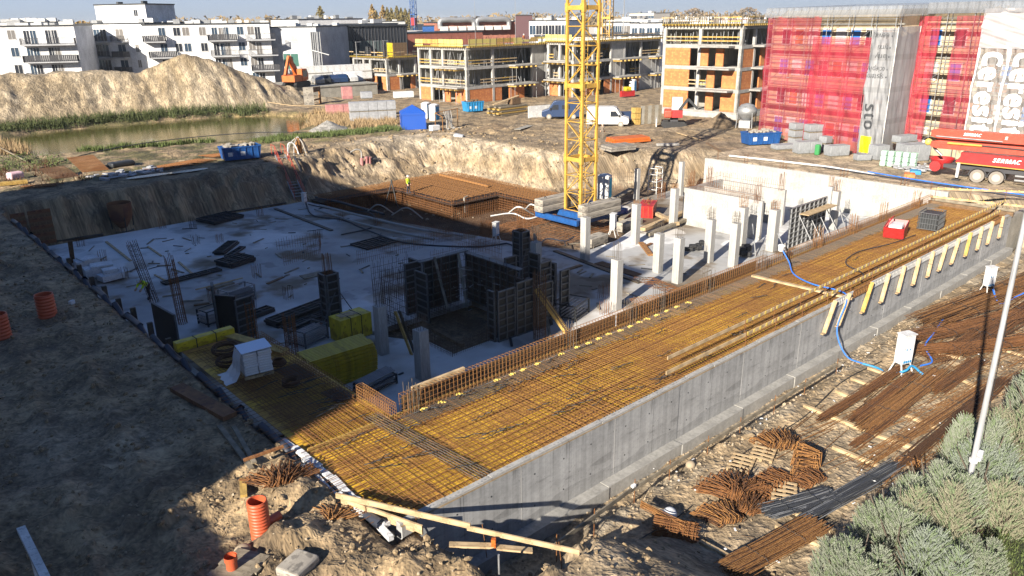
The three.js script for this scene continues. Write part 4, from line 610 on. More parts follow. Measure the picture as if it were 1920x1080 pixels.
{ // cranes far behind
  const t = thing('tower_crane', 'distant blue and red crane mast behind the building shells', 'crane', [...[202.97, 0, -287.07]], .4); mast(t, 2.0, 24, 1.6, [3, 12.8], .11, .06, M.blue); const g = mb(); g.box(0, 11.2, 0, 2.2, 3.2, 2.2); g.build('red_climbing_cage', M.red, t);
  const u = thing('tower_crane', 'slim yellow crane mast with a blue foot behind the main crane', 'crane', [...[106.74, 0, -86.66]], .3); mast(u, 1.5, 20, 1.4, [2.8, 5.6], .07, .045, M.craneY, 5); mast(u, 1.5, 5, 1.25, [2.5, 9], .08, .05, M.blue);
}
// ---------------------------------------------------------------- access ladder, props and sheets at the pit corner
{
  const t = thing('access_ladder', 'grey and orange access stair leaning on the bank at the pit corner', 'stair', [0, 0, 0]), a = V(25.9, .35, -60.4), b = V(24.1, -2.9, -53.2), s = V(.5, 0, .1);
  for (const k of [-1, 1]) mb().bar(a.clone().addScaledVector(s, k), b.clone().addScaledVector(s, k), .08, .2).build('stringer', M.galv, t);
  const r = mb(); for (let i = 1; i < 16; i++) { const p = a.clone().lerp(b, i / 16); r.bar(p.clone().sub(s), p.clone().add(s), .22, .04); } r.build('tread', M.galv, t);
  for (const k of [-1, 1]) { const h = mb(), o = V(0, 1.0, 0); h.rod(a.clone().addScaledVector(s, k).add(o), b.clone().addScaledVector(s, k).add(o), .03, 6); h.rod(a.clone().addScaledVector(s, k).add(V(0, .5, 0)), b.clone().addScaledVector(s, k).add(V(0, .5, 0)), .025, 6); for (let i = 0; i <= 5; i++) { const p = a.clone().lerp(b, i / 5).addScaledVector(s, k); h.rod(p, p.clone().add(o), .025, 6); } h.rod(a.clone().addScaledVector(s, k).add(o), a.clone().addScaledVector(s, k).add(V(.2, 1.0, -1.2)), .03, 6); h.rod(a.clone().addScaledVector(s, k).add(V(.2, 1.0, -1.2)), a.clone().addScaledVector(s, k).add(V(.2, 0, -1.2)), .03, 6); h.build('orange_handrail', M.redO, t); }
}
{
  const t = thing('pump_stand', 'brown pump wrapped in hoses on props at the bank top', 'pump', [28.71, 0, -61.82]); mb().cyl(V(0, .1, 0), V(.1, 1.7, 0), .42, .3, 10).build('drum', M.rustB, t); const m = mb(); for (let i = 0; i < 5; i++) { const a = i * 1.25; m.path([[.1, 1.8, 0], [Math.cos(a) * .7, 1.2, Math.sin(a) * .7], [Math.cos(a) * 1.2, -.3, Math.sin(a) * 1.2]], .06, 6, 6); } m.build('hose_bundle', M.hoseG, t); const p = mb(); p.path([[-1.5, 0, .5], [-1.2, 1.3, .4], [-.7, 1.2, .5], [-.3, -1.6, 1.4]], .08, 6); p.build('white_pipe', M.white, t);
  const u = thing('pump', 'pinkish pump set with a bent pipe on the shaded step of the bank', 'pump', [35.25, -1.9, -59.03]); for (const x of [-.5, .1, .5]) mb().cyl(V(x, 0, 0), V(x, 1.1 - .2 * Math.abs(x), .1), .2, .2, 10).build('cylinder', M.pink, u); mb().path([[-.6, .2, 0], [-.5, 1.8, 0], [-1.0, 2.0, -.1], [-1.7, 1.75, -.2]], .08, 6).build('bent_pipe', M.hoseG, u); mb().path([[.5, .3, 0], [1.2, .8, .2], [1.8, .2, .4], [2.4, -.2, .8]], .09, 6).build('hose', M.hose, u);
  const d = thing('formwork_drum', 'dark round steel concrete bucket on the floor under the shaded slope', 'bucket', [7.92, -3.1, -53.69]); const g = new THREE.LatheGeometry([[.35, .3], [.9, 1.2], [.95, 2.4], [.9, 2.42], [.86, 1.3], [.3, .45]].map(([a, b]) => new THREE.Vector2(a, b)), 18); mb().geo(g).build('bucket', M.plyR, d); const k = mb(); for (let i = 0; i < 4; i++) k.rod(V(Math.sin(i * 1.57) * .8, 0, Math.cos(i * 1.57) * .8), V(Math.sin(i * 1.57) * .93, 1.3, Math.cos(i * 1.57) * .93), .04, 5); for (let i = 0; i < 12; i++) { const a = i * .5236; k.rod(V(Math.sin(a) * .8, .05, Math.cos(a) * .8), V(Math.sin(a + .5236) * .8, .05, Math.cos(a + .5236) * .8), .04, 5); } k.build('stand', M.steel, d);
  const s = thing('shoring_panel', 'brown timber shoring panels standing at the far left corner of the pit', 'shoring', [0, 0, 0]); for (let k = 0; k < 2; k++) for (let j = 0; j < 9; j++) { const x = k ? 2.9 : .5; mb().hexa(V(-.3 + x * .5, -3.0 + j * .31, -53.2 - .12 * k), V(k ? 1.6 : 1.0, 0, 0), V(0, .3, 0), V(0, 0, .05)).build('board', j % 2 ? M.woodD : M.plyR, s); }
}

// ================================================================ things lying in the pit
function lying(label, p, w, h, ry, n = 1, name = 'lying_form') { const t = thing(name, label, 'form panel', [p[0], FL, p[2]], ry); for (let i = 0; i < n; i++) { const o = panel(t, w, h, [rr(-.06, .06), .1 + i * .13, h / 2 + rr(-.1, .1)], 0, -Math.PI / 2, M.steel); o.rotation.x = -Math.PI / 2; } return t; }
lying('large ribbed form panel lying at the far edge of the shaded floor', [15.41, -3.1, -51.4], 3.1, 2.6, .25, 2); lying('ribbed form panel lying right of the middle before the core', [20.95, -3.1, -34.87], 3.0, 2.2, .1);
lying('dark board-like form panel lying slanted left of the sump', [11.88, -3.1, -41.72], .8, 3.2, -.75, 2); lying('narrow dark form panel beside the slanted one', [12.05, -3.1, -40.34], .5, 2.6, -.85, 1); lying('pile of ribbed form panels beneath the slanted ones', [10.91, -3.1, -37.68], 2.2, 1.7, .3, 3);
lying('long ladder-like form panel lying behind the two tall cages', [7.42, -3.1, -36.64], 4.1, .75, .12, 1); lying('ladder-like form panel lying behind the corner forms', [7.02, -3.1, -26.45], 2.9, .8, .22, 2); lying('long pack of dark form panels by the lone column form', [9.31, -3.1, -24.73], 4.2, 1.1, .22, 3); lying('second pack of dark form panels closer to the yellow pack', [9.3, -3.1, -23.2], 3.6, .6, .22, 2);
function plank(label, a, b, w = .2, h = .06, m = M.wood, cat = 'board', name = 'board') { return tag(mb().bar(at(a), at(b), w, h).build(name, m), label, cat); }
plank('dark thick plank lying at the far left of the shaded floor', [2.46, -3, -53.7], [6.15, -3, -53.01], .45, .16, M.plyD); plank('long thin black strip along the far edge of the floor', [10.26, -3.05, -54.14], [22.65, -3.05, -53.35], .2, .08, M.plyD); plank('long black strip from the far corner across the floor', [20.78, -3.05, -51.78], [20.58, -3.05, -40.87], .3, .1, M.plyD);
plank('pale plank lying across the far left floor', [5.72, -3.05, -50.73], [5.47, -3.05, -43.69], .2); plank('short pale plank behind the leaning bars', [7.69, -3.05, -46.84], [7.57, -3.05, -43.34], .15); plank('pale plank ending at the ladder-like panel', [7.96, -3.05, -40.88], [7.63, -3.05, -37.37], .16); plank('thin pale batten lying over a dark board on the floor', [6.38, -2.9, -33.31], [9.63, -2.9, -33.49], .12); plank('dark board under the thin pale batten', [7.08, -3, -33.17], [8.85, -3, -33.26], .5, .14, M.woodG); plank('brown plank left of the canister', [10.48, -3.05, -31.57], [11.94, -3.05, -32.19], .22, .06, M.woodD); plank('dark brown plank before the stillage rack', [5.32, -3.05, -30.91], [6.19, -3.05, -30.59], .25, .08, M.woodD); plank('brown boards lying by the sump with loose bars', [12.81, -3.05, -31.18], [14.29, -3.05, -31.05], .9, .05, M.woodG); plank('rust brown beam before the grey bar cage', [8.14, -3, -21.43], [9.71, -3, -22.35], .45, .2, M.rustD); plank('slim pale batten left of the dark strip', [5.63, -3.05, -38.98], [5.74, -3.05, -36.95], .12);
plank('brown beam lying in the sunk base of the core', [13.79, -3.1, -17.43], [13.61, -3.1, -14.48], .22, .2, M.woodD); plank('dark long plank left of the sunlit column in shade', [29.68, -3.05, -23.58], [28.46, -3.05, -14.41], .35, .1, M.plyD); plank('brown plank across the shaded slab joint', [26.96, -3.05, -19.7], [28.5, -3.05, -19.73], .3, .08, M.woodD); plank('rust brown sheet on the floor between the sunlit columns', [29.83, -3.05, -19.31], [29.58, -3.05, -15.5], .8, .04, M.rustD);
function stillage(label, p, w, h, d, ry, m = M.steel, fill = M.galv) { const t = thing('stillage', label, 'crate', [p[0], FL, p[2]], ry), f = mb(); for (const x of [-1, 1]) for (const z of [-1, 1]) f.bar(V(x * w / 2, 0, z * d / 2), V(x * w / 2, h, z * d / 2), .08, .08); for (const y of [.15, h]) { for (const z of [-1, 1]) f.bar(V(-w / 2, y, z * d / 2), V(w / 2, y, z * d / 2), .06, .06); for (const x of [-1, 1]) f.bar(V(x * w / 2, y, -d / 2), V(x * w / 2, y, d / 2), .06, .06); } f.build('frame', m, t); for (let j = 0; j < 3; j++) { const k = mb(); for (let i = 0; i < 6; i++) k.cyl(V(-w / 2 - .1, .25 + j * .2, -d / 2 + .12 + i * (d - .24) / 5), V(w / 2 + .1 + rr(-.1, .1), .25 + j * .2, -d / 2 + .12 + i * (d - .24) / 5), .04, .04, 6); k.build('tube_layer', fill, t); } return t; }
stillage('steel rack full of yellow-tinged props on the shaded floor', [7.64, -3.1, -29.65], 1.9, 1.0, 1.0, .2, M.galv, M.frame); stillage('dark tube crate beside the rust cage, behind the deck corner', [5.3, -3.1, -27.39], 1.6, .9, 1, .2); stillage('grey mesh crate between yellow deck edge and beam stack', [7.85, -3.1, -20.78], 1.7, .9, 1.2, .3, M.frame); stillage('stack of grey-blue tubes beside the deck corner cage', [7.42, -3.1, -13.37], 1.9, .5, .9, .2, M.steel, M.galv); stillage('dark cage crate in the shade by the sunlit column', [21.09, -3.1, -13.64], 1.8, .9, 1.5, .3);
{ // yellow packs
  const t = thing('wrapped_pack', 'bright yellow strapped pack of form boards beside the column form', 'pack', [9.87, -3.1, -19.68], .05); for (let i = 0; i < 3; i++) mb().geo(new RoundedBoxGeometry(.66, 1.32, 1.15, 2, .02), new THREE.Matrix4().makeTranslation(-.67 + i * .67, .72, 0)).build('pack_section', M.yellow, t); const s = mb(); for (const x of [-.34, .34]) { s.box(x, .04, 0, .04, 1.37, 1.18); } s.build('strap', M.black, t); for (let i = 0; i < 3; i++) mb().box(-.8 + i * .8, 0, 0, .1, .07, 1.1).build('batten', M.wood, t);
  mb().hexa(V(-.7, 1.39, -.4), V(1.1, 0, .1), V(0, .015, 0), V(0, 0, .6)).build('label_sheet', M.wood, t);
  const u = thing('beam_stack', 'stack of yellow timber beams on the floor by the deck cage', 'beams', [6.6, FL, -15.4], -.03); const g = mb().hexa(V(-1.75, 0, 0), V(3.5, 0, 0), V(0, .05, 0), V(0, 0, .12)).hexa(V(-1.75, .05, .04), V(3.5, 0, 0), V(0, .07, 0), V(0, 0, .04)).hexa(V(-1.75, .12, 0), V(3.5, 0, 0), V(0, .05, 0), V(0, 0, .12)).g(); for (let j = 0; j < 8; j++) for (let i = 0; i < 9; i++) { const o = new THREE.Mesh(g, M.yellow); o.name = 'beam'; o.position.set(rr(-.09, .09), .05 + j * .215, -.75 + i * .165); o.castShadow = true; u.add(o); }
  const w = thing('edge_pack', 'yellow strapped beam pack closing the shaded end of the deck', 'pack', [1.1, .0, -17.0], .03); for (let i = 0; i < 3; i++) mb().geo(new RoundedBoxGeometry(.86, .42, .42, 2, .03), new THREE.Matrix4().makeTranslation(-.9 + i * .88, .22, 0)).build('pack_section', M.yellow, w); const k = mb(); for (const x of [-.46, .42]) k.box(x, 0, 0, .04, .44, .44); k.build('strap', M.black, w);
  plank('yellow-edged plywood strip running from the yellow pack along the deck', [2.1, .15, -17], [3.2, .1, -13.5], .5, .04, M.woodY);
}
{ // bags on a pallet
  const t = thing('bagged_pallet', 'white wrapped pallet of flat bags on the shaded deck', 'pallet', [1.35, .09, -12.3], -.15); palletParts(t, 1.15, .95); for (let j = 0; j < 9; j++) for (let i = 0; i < 2; i++) { const g = new RoundedBoxGeometry(.56, .115, .9, 2, .045); mb().geo(g, new THREE.Matrix4().makeRotationY(rr(-.03, .03)).setPosition(-.285 + i * .57 + rr(-.02, .02), .2 + j * .105, rr(-.02, .02))).build('bag', M.foam, t); }
  mb().hexa(V(-.6, 1.16, -.5), V(1.2, .05, 0), V(0, .02, 0), V(0, -.02, 1)).build('top_sheet', mat('blue_white_film', [.55, .65, .8], { roughness: .4 }), t); const f = mb(); const pts = [[-.62, 1.15], [-.72, .8], [-.8, .4], [-1.0, .1], [-1.35, .05]]; for (let i = 0; i < 4; i++) for (let k = 0; k < 5; k++) { const z0 = -.5 + k * .2, z1 = z0 + .2, w = (q, z) => V(pts[q][0] - .06 * Math.sin(z * 17 + q), pts[q][1], z * (1 + q * .06)); f.quad(w(i, z0), w(i, z1), w(i + 1, z1), w(i + 1, z0)); } f.build('loose_film', M.film, t);
}
function palletParts(t, w, d, m = M.wood) { for (let i = 0; i < 5; i++) mb().box(-w / 2 + .06 + i * (w - .12) / 4, .11, 0, .11, .025, d).build('slat', m, t); for (let i = 0; i < 3; i++) mb().box(0, 0, -d / 2 + .06 + i * (d - .12) / 2, w, .105, .1).build('runner', m, t); }
[['dark coil of tie wire on the deck near the yellow pack', 1.35, -15.4, .55], ['dark coil of tie wire beside the bagged pallet', .95, -14.1, .5], ['small dark coil on bare yellow boards right of the bagged pallet', 2.4, -12.5, .3], ['small dark coil on the mesh before the bagged pallet', 1.9, -10.4, .32]].forEach(([l, x, z, r]) => { const m = mb(); for (let i = 0; i < 7; i++) m.geo(new THREE.TorusGeometry(r * rr(.7, 1.05), .03, 5, 20), new THREE.Matrix4().makeRotationX(Math.PI / 2 + rr(-.12, .12)).setPosition(x, .1 + i * .03, z)); tag(m.build('wire_coil', M.rustD), l, 'coil'); });
{ // on the sunlit deck
  const t = thing('material_tray', 'red steel tray of bagged material on the far deck mesh', 'tray', [40.1, .06, -3.3], .25); const s = new THREE.Shape([[-.95, .75], [-1.05, .7], [-.7, 0], [.7, 0], [1.05, .85], [.95, .9]].map(q => new THREE.Vector2(...q))); const side = new THREE.ExtrudeGeometry(s, { depth: .04, bevelEnabled: false }); for (const z of [-.6, .56]) mb().geo(side, new THREE.Matrix4().makeTranslation(0, 0, z)).build('side', M.red, t); mb().hexa(V(-.72, .02, -.56), V(1.44, 0, 0), V(0, .04, 0), V(0, 0, 1.12)).build('bottom', M.red, t); mb().bar(V(-.72, .02, 0), V(-1.0, .74, 0), 1.14, .04).build('end', M.red, t); mb().bar(V(.72, .02, 0), V(1.0, .86, 0), 1.14, .04).build('end', M.red, t); mb().path([[-.95, .75, -.5], [-.7, 1.15, -.3], [.6, 1.15, -.3], [.95, .85, -.5]], .04, 6).build('handle', M.red, t); mb().geo(new RoundedBoxGeometry(1.3, .35, .8, 3, .15), new THREE.Matrix4().makeTranslation(0, .65, 0)).build('bag', M.film, t);
  const u = thing('mesh_crate', 'grey-black wire crate standing on the far deck mesh', 'crate', [43.6, .06, -2.5], .1); for (let i = 0; i < 3; i++) mb().box(-.5 + i * .5, .1, 0, .46, .95, 1.05).build('form_stack', M.steel, u); const f = mb(); for (let i = 0; i <= 8; i++) { const x = -.82 + i * .205; f.rod(V(x, .05, .6), V(x, 1.15, .6), .02); f.rod(V(x, .05, -.6), V(x, 1.15, -.6), .02); f.rod(V(-.82 , .05, -.6 + i * .15), V(-.82, 1.15, -.6 + i * .15), .02); f.rod(V(.82, .05, -.6 + i * .15), V(.82, 1.15, -.6 + i * .15), .02); } for (const y of [.1, .45, .8, 1.15]) for (const q of [-1, 1]) { f.rod(V(-.82, y, .6 * q), V(.82, y, .6 * q), .025); f.rod(V(.82 * q, y, -.6), V(.82 * q, y, .6), .025); } f.build('wire_frame', M.frame, u);
  hose('blue hose looping over the deck and down the outer wall', [[29.6, .95, -5.3], [29.4, .4, -4.7], [28.2, .16, -3.7], [27.4, .14, -2.2], [27.4, .14, -.9], [27.0, .18, -.2], [26.2, .05, .22], [25.4, -1.2, .3], [24.9, -2.15, 1.2], [24.8, -2.2, 2]], .036, M.blueH);
  hose('blue hose lying on the dirt up to the white cabinet', [[24.8, -2.2, 2], on([24.9, 0, 2.7], .08), on([24.6, 0, 3.3], .08), on([24.9, 0, 3.9], .35), on([25.3, 0, 4.0], .5), on([25.5, 0, 4.4], .12), on([25.2, 0, 5.1], .08)], .055, M.blueL);
  tag(mb().cyl(V(29.6, .85, -5.35), V(29.55, 1.15, -5.3), .16, .2, 12).build('white_bucket', M.white), 'white bucket upturned on a cage post where the blue hose starts', 'bucket');
  hose('dark cable lying in curves over the far deck mesh', [[41, .14, -2.4], [38, .14, -2.6], [34.5, .14, -3.2], [32, .14, -2.6], [31, .14, -1.2], [29.5, .2, -.6]], .03);
  hose('blue cable trailing along the dirt by the bar store', [on([33.5, 0, 2.4], .12), on([30.5, 0, 3.0], .3), on([28.4, 0, 3.4], .3), on([27.2, 0, 4.2], .12), on([26.4, 0, 4.0], .1)], .04, M.blueH); hose('second blue cable near the leg cabinet', [on([39.4, 0, 2.9], .5), on([38.5, 0, 3.6], .1), on([40.4, 0, 4.2], .25), on([42.5, 0, 4.6], .25)], .05, M.blueH);
}
{ // white foam blocks on the pit edge
  const t = thing('foam_blocks', 'pile of white foam blocks by the shaded pit edge', 'foam blocks', [2.92, -3, -40.92]); [[-.4, 0, -2.4, 1.5, .8, 1.1], [-.2, 0, -.7, 1.7, .6, 1.1], [.1, .6, -.7, 1.4, .12, 1.2], [.2, 0, .9, 1.5, .4, 1], [.2, .4, .8, .9, .3, .8], [-.3, .8, -2.4, 1.1, .1, 1.2]].forEach(([x, y, z, w, h, d]) => mb().box(x, y, z, w, h, d, rr(-.2, .2)).build('block', M.foam, t));
  for (let i = 0; i < 8; i++) { const p = [.55, FL, -20.5 - i * 2.6]; tag(mb().box(p[0], p[1], p[2], .25, 2.5 + rr(-.15, .1), .16).build('wall_post', M.plyD), 'dark form post standing inside the shaded pit edge', 'post', 'dark posts along the pit edge'); }
  tag(mb().bar(at([2.19, -3, -46.12]), at([1.97, -1, -44.51]), .3, .12).build('leaning_timber', M.woodD), 'brown beam leaning at the left pit edge', 'beam');
}
// red skip, frame rack and loose timber by the sunlit columns
{
  const t = thing('red_skip', 'red tipping skip standing behind a sunlit column in the pit', 'skip', [43.2, FL, -25.6], .5); const s = new THREE.Shape([[-1, 1.1], [-.8, 0], [.6, 0], [1.1, 1.2]].map(q => new THREE.Vector2(...q))); mb().geo(new THREE.ExtrudeGeometry(s, { depth: 1.3, bevelEnabled: false }), new THREE.Matrix4().makeTranslation(0, 0, -.65)).build('body', M.red, t); const k = mb(); for (const z of [-.66, -.2, .25, .62]) k.bar(V(-1.0, 1.1, z), V(-.82, .05, z), .07, .05), k.bar(V(1.1, 1.2, z), V(.62, .05, z), .07, .05); k.bar(V(-1.02, 1.1, .67), V(1.12, 1.2, .67), .06, .1); k.build('rib', M.redO, t); const r = mb(); for (let i = 0; i < 10; i++) r.rod(V(rr(-.8, .8), 1, rr(-.5, .5)), V(rr(-.8, .8), 1.5, rr(-.5, .5)), .02); r.build('scrap_bars', M.rustB, t);
  const u = thing('frame_rack', 'white tube frame rack by the thin columns near the bank', 'rack', [50.6, FL, -31.4], .2), f = mb(); for (const x of [0, 1.2]) for (const z of [0, .9]) f.rod(V(x, 0, z), V(x, 2.5, z), .04, 6); for (const y of [.4, 1.2, 1.9, 2.5]) { for (const z of [0, .9]) f.rod(V(0, y, z), V(1.2, y, z), .035, 6); for (const x of [0, 1.2]) f.rod(V(x, y, 0), V(x, y, .9), .035, 6); } f.build('frame', M.white, u); mb().hexa(V(0, 1.3, .9), V(1.2, 0, 0), V(0, .12, 0), V(0, 0, .02)).build('red_bar', M.redO, u);
  const w = thing('toilet_cabin', 'white and turquoise portable toilet behind the crane mast', 'toilet', [44.13, -2.6, -31.45], .4); mb().geo(new RoundedBoxGeometry(1.1, 2.2, 1.1, 2, .08), new THREE.Matrix4().makeTranslation(0, 1.1, 0)).build('cabin', M.white, w); mb().box(.1, .15, .555, .7, 1.8, .03).build('door', mat('turquoise', [.05, .4, .55]), w); mb().geo(new THREE.SphereGeometry(.62, 14, 6, 0, 6.3, 0, 1.57), new THREE.Matrix4().makeScale(1, .35, 1).setPosition(0, 2.15, 0)).build('roof', M.white, w);
  const PX = [[[39.66, -2.8, -25.55], [47.35, -2.7, -28.82]], [[38.47, -2.8, -22.28], [45.97, -2.7, -23.27]], [[37.49, -2.8, -20.95], [43.16, -2.7, -21.5]], [[43.54, -2.8, -24.89], [41.53, -2.7, -21.12]], [[45.58, -2.8, -31.24], [49.45, -2.7, -32.5]]];
  [.5, .5, .35, .4, .7].forEach((wd, i) => plank(['timber pile between the red skip and the portable toilet', 'upper boards leaning right of the red skip', 'lower boards stacked right of the red skip', 'grey board lying by the tall slim column', 'wooden box side standing near the toilet'][i], PX[i][0], PX[i][1], wd, .25, i % 2 ? M.wood : M.woodG, 'timber'));
  plank('brown bundle of bars beside the short sunlit column', [35.86, -3, -20.32], [33.81, -3, -17.76], .4, .12, M.rustB, 'bars', 'bar_bundle'); plank('short board lying before the short column pair', [35.2, -3, -19.52], [36.33, -3, -19.65], .25, .06, M.rust);
  for (const [l, a, b, n, m] of [['crossed rusty mesh sheets lying against the cage by the sunlit column', [21.22, -1, -9.37], [24.1, -0.8, -7.61], 22, M.rustB], ['bent mesh sheet leaning over the cage left of the cross board', [28.41, -2.4, -13.3], [23.34, -0.6, -6.39], 20, M.rust]]) { const k = mb(), A = at(a), B = at(b), d = B.clone().sub(A), s = V(-d.z, 0, d.x).normalize().multiplyScalar(1.3); for (let i = 0; i <= n; i++) { const p = A.clone().addScaledVector(d, i / n); k.rod(p, p.clone().add(s).add(V(0, rr(-.2, .2), 0)), .014); } for (let i = 0; i <= 7; i++) k.rod(A.clone().addScaledVector(s, i / 7), B.clone().addScaledVector(s, i / 7).add(V(0, rr(-.1, .1), 0)), .014); tag(k.build('mesh_sheet', m), l, 'mesh'); }
  // core props and black bags
  [['black bundle of props at the foot of the second crossed-tie column'], ['black sacks on the floor between the crossed-tie columns']].forEach(([l], i) => { const p = [[39.01, -3.1, -13.11], [37.43, -3.1, -16.2]][i], m = mb(); for (let j = 0; j < 9; j++) m.geo(new RoundedBoxGeometry(rr(.3, .8), rr(.2, .4), rr(.3, .5), 2, .08), new THREE.Matrix4().makeRotationY(rr(0, 3)).setPosition(p[0] + rr(-.7, .7), FL + .2 + rr(0, .35), p[2] + rr(-.5, .5))); tag(m.build('sacks', M.black), l, 'sacks'); });
  const pr = mb(); for (const [a, b] of [[[41.3, 1.4, -12], [40.6, .0, -10.6]], [[40.4, 2, -13.6], [39.2, 0, -12.4]], [[50.2, 2, -11.8], [49.2, 0, -10.4]], [[50.6, 1.4, -11.8], [51.6, 0, -10.2]], [[50.1, .4, -10.6], [53.2, .7, -9.4]], [[50.6, .5, -10.2], [54, .6, -10]]]) pr.rod(at(a).add(V(0, FL, 0)), at(b).add(V(0, FL, 0)), .05, 6); tag(pr.build('raking_props', M.galv), 'grey raking props bracing the piers beside the steel wall form', 'props');
}

{ // scrap left over the floor
  const m = mb(), k = mb(); for (let i = 0; i < 240; i++) { const x = rr(1.5, 34), z = rr(-50, -7); if (x > 10 && x < 19 && z > -21 && z < -13 || (x > 24 && z < -26)) continue; const a = rr(0, 6.3), L = rr(.15, 1.5); (i % 3 ? m : k).bar(V(x, FL + .03, z), V(x + Math.cos(a) * L, FL + rr(.03, .1), z + Math.sin(a) * L), rr(.03, .16), .04); }
  tag(m.build('floor_scrap', M.woodG), 'small timber scraps strewn over the basement floor', 'scrap', null, 'stuff'); tag(k.build('floor_scrap', M.steel), 'small dark steel scraps strewn over the basement floor', 'scrap', null, 'stuff');
}

// ================================================================ dirt strip left of the pit and the near corner
function drain(label, p, r, h, m, rings, side) {
  const t = thing('drain_pipe', label, 'pipe', on(p, -.12)); const pr = []; const n = rings * 6; for (let i = 0; i <= n; i++) pr.push(new THREE.Vector2(r * (1 + .045 * Math.sin(i / n * rings * 6.283)), h * i / n)); pr.push(new THREE.Vector2(r * .9, h)); for (let i = n; i >= 0; i -= 6) pr.push(new THREE.Vector2(r * .88, h * i / n)); mb().geo(new THREE.LatheGeometry(pr, 28)).build('ribbed_pipe', m, t); if (side) mb().cyl(V(r * .8, .38, 0), V(r * .8 + .4, .36, -.12), .13, .13, 14).build('side_branch', M.pipe, t); return t;
}
drain('large orange corrugated drain pipe standing in the sunlit dirt', [-3.04, 0, -2.38], .27, 1.2, M.pipe, 12, true); drain('wide orange-red drain pipe standing in shade left of the pit', [-3.26, 0, -25.85], .42, 1.3, M.pipe, 8); drain('orange-red drain pipe cut by the left edge of the picture', [-5.5, 0, -24.28], .42, 1.3, M.pipe, 8);
tag(mb().cyl(at([-2.73, 0.4, -27.21]), at([-3.03, 0, -25.83]), .09, .09, 10).build('thin_pipe', M.pipe), 'thin orange pipe leaning beside the shaded wide drain pipe', 'pipe');
{
  const t = thing('drain_cover', 'grey plank cover with a short orange pipe stub through it', 'cover', on([-4.09, 0, -1.33], .12), .5); for (let i = 0; i < 5; i++) mb().box(-.48 + i * .235, 0, 0, .225, .06, 1.1 + rr(-.1, .1)).build('plank', M.woodG, t); mb().cyl(V(-.16, .05, -.12), V(-.16, .42, -.12), .14, .14, 18, true).build('pipe_stub', M.pipe, t); mb().cyl(V(-.16, .3, -.12), V(-.16, .44, -.12), .165, .165, 18, true).build('pipe_collar', M.pipe, t);
}
tag(mb().geo(new RoundedBoxGeometry(.9, .3, .75, 2, .08), new THREE.Matrix4().makeRotationY(.4).setPosition(...on([-2.99, 0, -0.3], .1))).build('slab_piece', M.concB), 'flat pale stone slab half buried at the bottom of the picture', 'slab'); tag(mb().geo(new THREE.DodecahedronGeometry(.2, 1), new THREE.Matrix4().makeScale(1.2, .8, 1).setPosition(...on([-3.7, 0, -2.12], .06))).build('boulder', M.stone), 'round pale stone left below the orange drain pipe', 'stone');
plank('left of two grey boards lying in shade before the bar pile', on([-1.42, 0, -9.32], .06), on([-1.78, 0, -5.84], .08), .17, .05, M.woodG); plank('right of two grey boards lying in shade before the bar pile', on([-1.05, 0, -8.96], .08), on([-1.62, 0, -5.95], .13), .15, .05, M.woodG); plank('rust brown beam lying in shade along the pit edge', on([-1.5, 0, -13.23], .12), on([-0.89, 0, -9.61], .12), .55, .18, M.plyR); plank('flat batten crossing the pit edge before the deck', on([-0.76, 0, -10.26], .12), on([0.07, 0, -10.41], .15), .16, .05, M.woodG);
plank('short yellow plank piece beside the pile of bent bars', on([-2.26, 0, -5.38], .1), on([-2.66, 0, -4.4], .1), .2, .08, M.woodY); plank('rusty flat bar lying over the pile of bent bars', on([-2.02, 0, -5.77], .5), on([-0.75, 0, -5.57], .55), .12, .06, M.rust);
{
  const t = thing('leaning_post', 'white square post leaning at the bottom left corner', 'post', [0, 0, 0]); mb().bar(at([-8.09, 1.1, -5.46]), at([-8.05, 0.9, -3.05]), .2, .16).build('post', M.white, t); mb().bar(at([-8.09, 0.9, -4.42]).add(V(0, -.1, 0)), at([-8.09, 0.9, -4.42]).add(V(0, -1.2, 0)), .12, .12).build('stand', M.white, t);
}
tag(mb().geo(new RoundedBoxGeometry(.3, .22, .2, 2, .04), new THREE.Matrix4().makeRotationY(.6).setPosition(...on([-1.91, 0, -27.05], .12))).build('canister', M.foam), 'small white canister lying in the shade right of the wide drain pipe', 'canister');
// stirrup heaps: bent bars fanned over each other (past counting)
function heap(label, p, n, w, h, len, turn, fan, m = M.rust, name = 'stirrup_heap', y) {
  const t = thing(name, label, 'bent bars', y === undefined ? on(p, .02) : [p[0], y, p[2]], turn), k = mb(), k2 = mb(), r = .015; n = Math.round(n * .62);
  for (let i = 0; i < n; i++) {
    const s = (i / (n - 1) - .5) * len, a = fan * (i / (n - 1) - .5) + rr(-.3, .3), up = Math.max(.06, h * (1 - Math.pow(Math.abs(s) / (len * .56), 2)) * rr(.35, 1.15)), ww = w * rr(.85, 1.12) / 2, lean = rr(.1, .5);
    const dx = Math.cos(a) * ww, dz = Math.sin(a) * ww, c = V(rr(-.14, .14), 0, s), P = [V(c.x - dx, up * .35, c.z - dz), V(c.x - dx * .95, up, c.z - dz + lean * .3), V(c.x + dx * .95, up, c.z + dz + lean * .3), V(c.x + dx, rr(.03, .12), c.z + dz)];
    const kk = i % 3 ? k : k2; for (let q = 0; q < 3; q++) kk.rod(P[q], P[q + 1], r); if (i % 2) kk.rod(P[3], P[0], r);
  }
  k.build('bars', m, t).userData.kind = 'stuff'; k2.build('darker_bars', M.rustD, t).userData.kind = 'stuff'; return t;
}
heap('pile of bent rusty bars at the near corner of the pit', [-1.48, 0, -4.45], 130, .8, .45, 1.7, 1.1, 2.2, M.rust); heap('small scatter of bent bars beside the foam-lined edge', [-1.02, 0, -1.9], 40, .5, .14, 1.0, .7, 2.6, M.rustB);
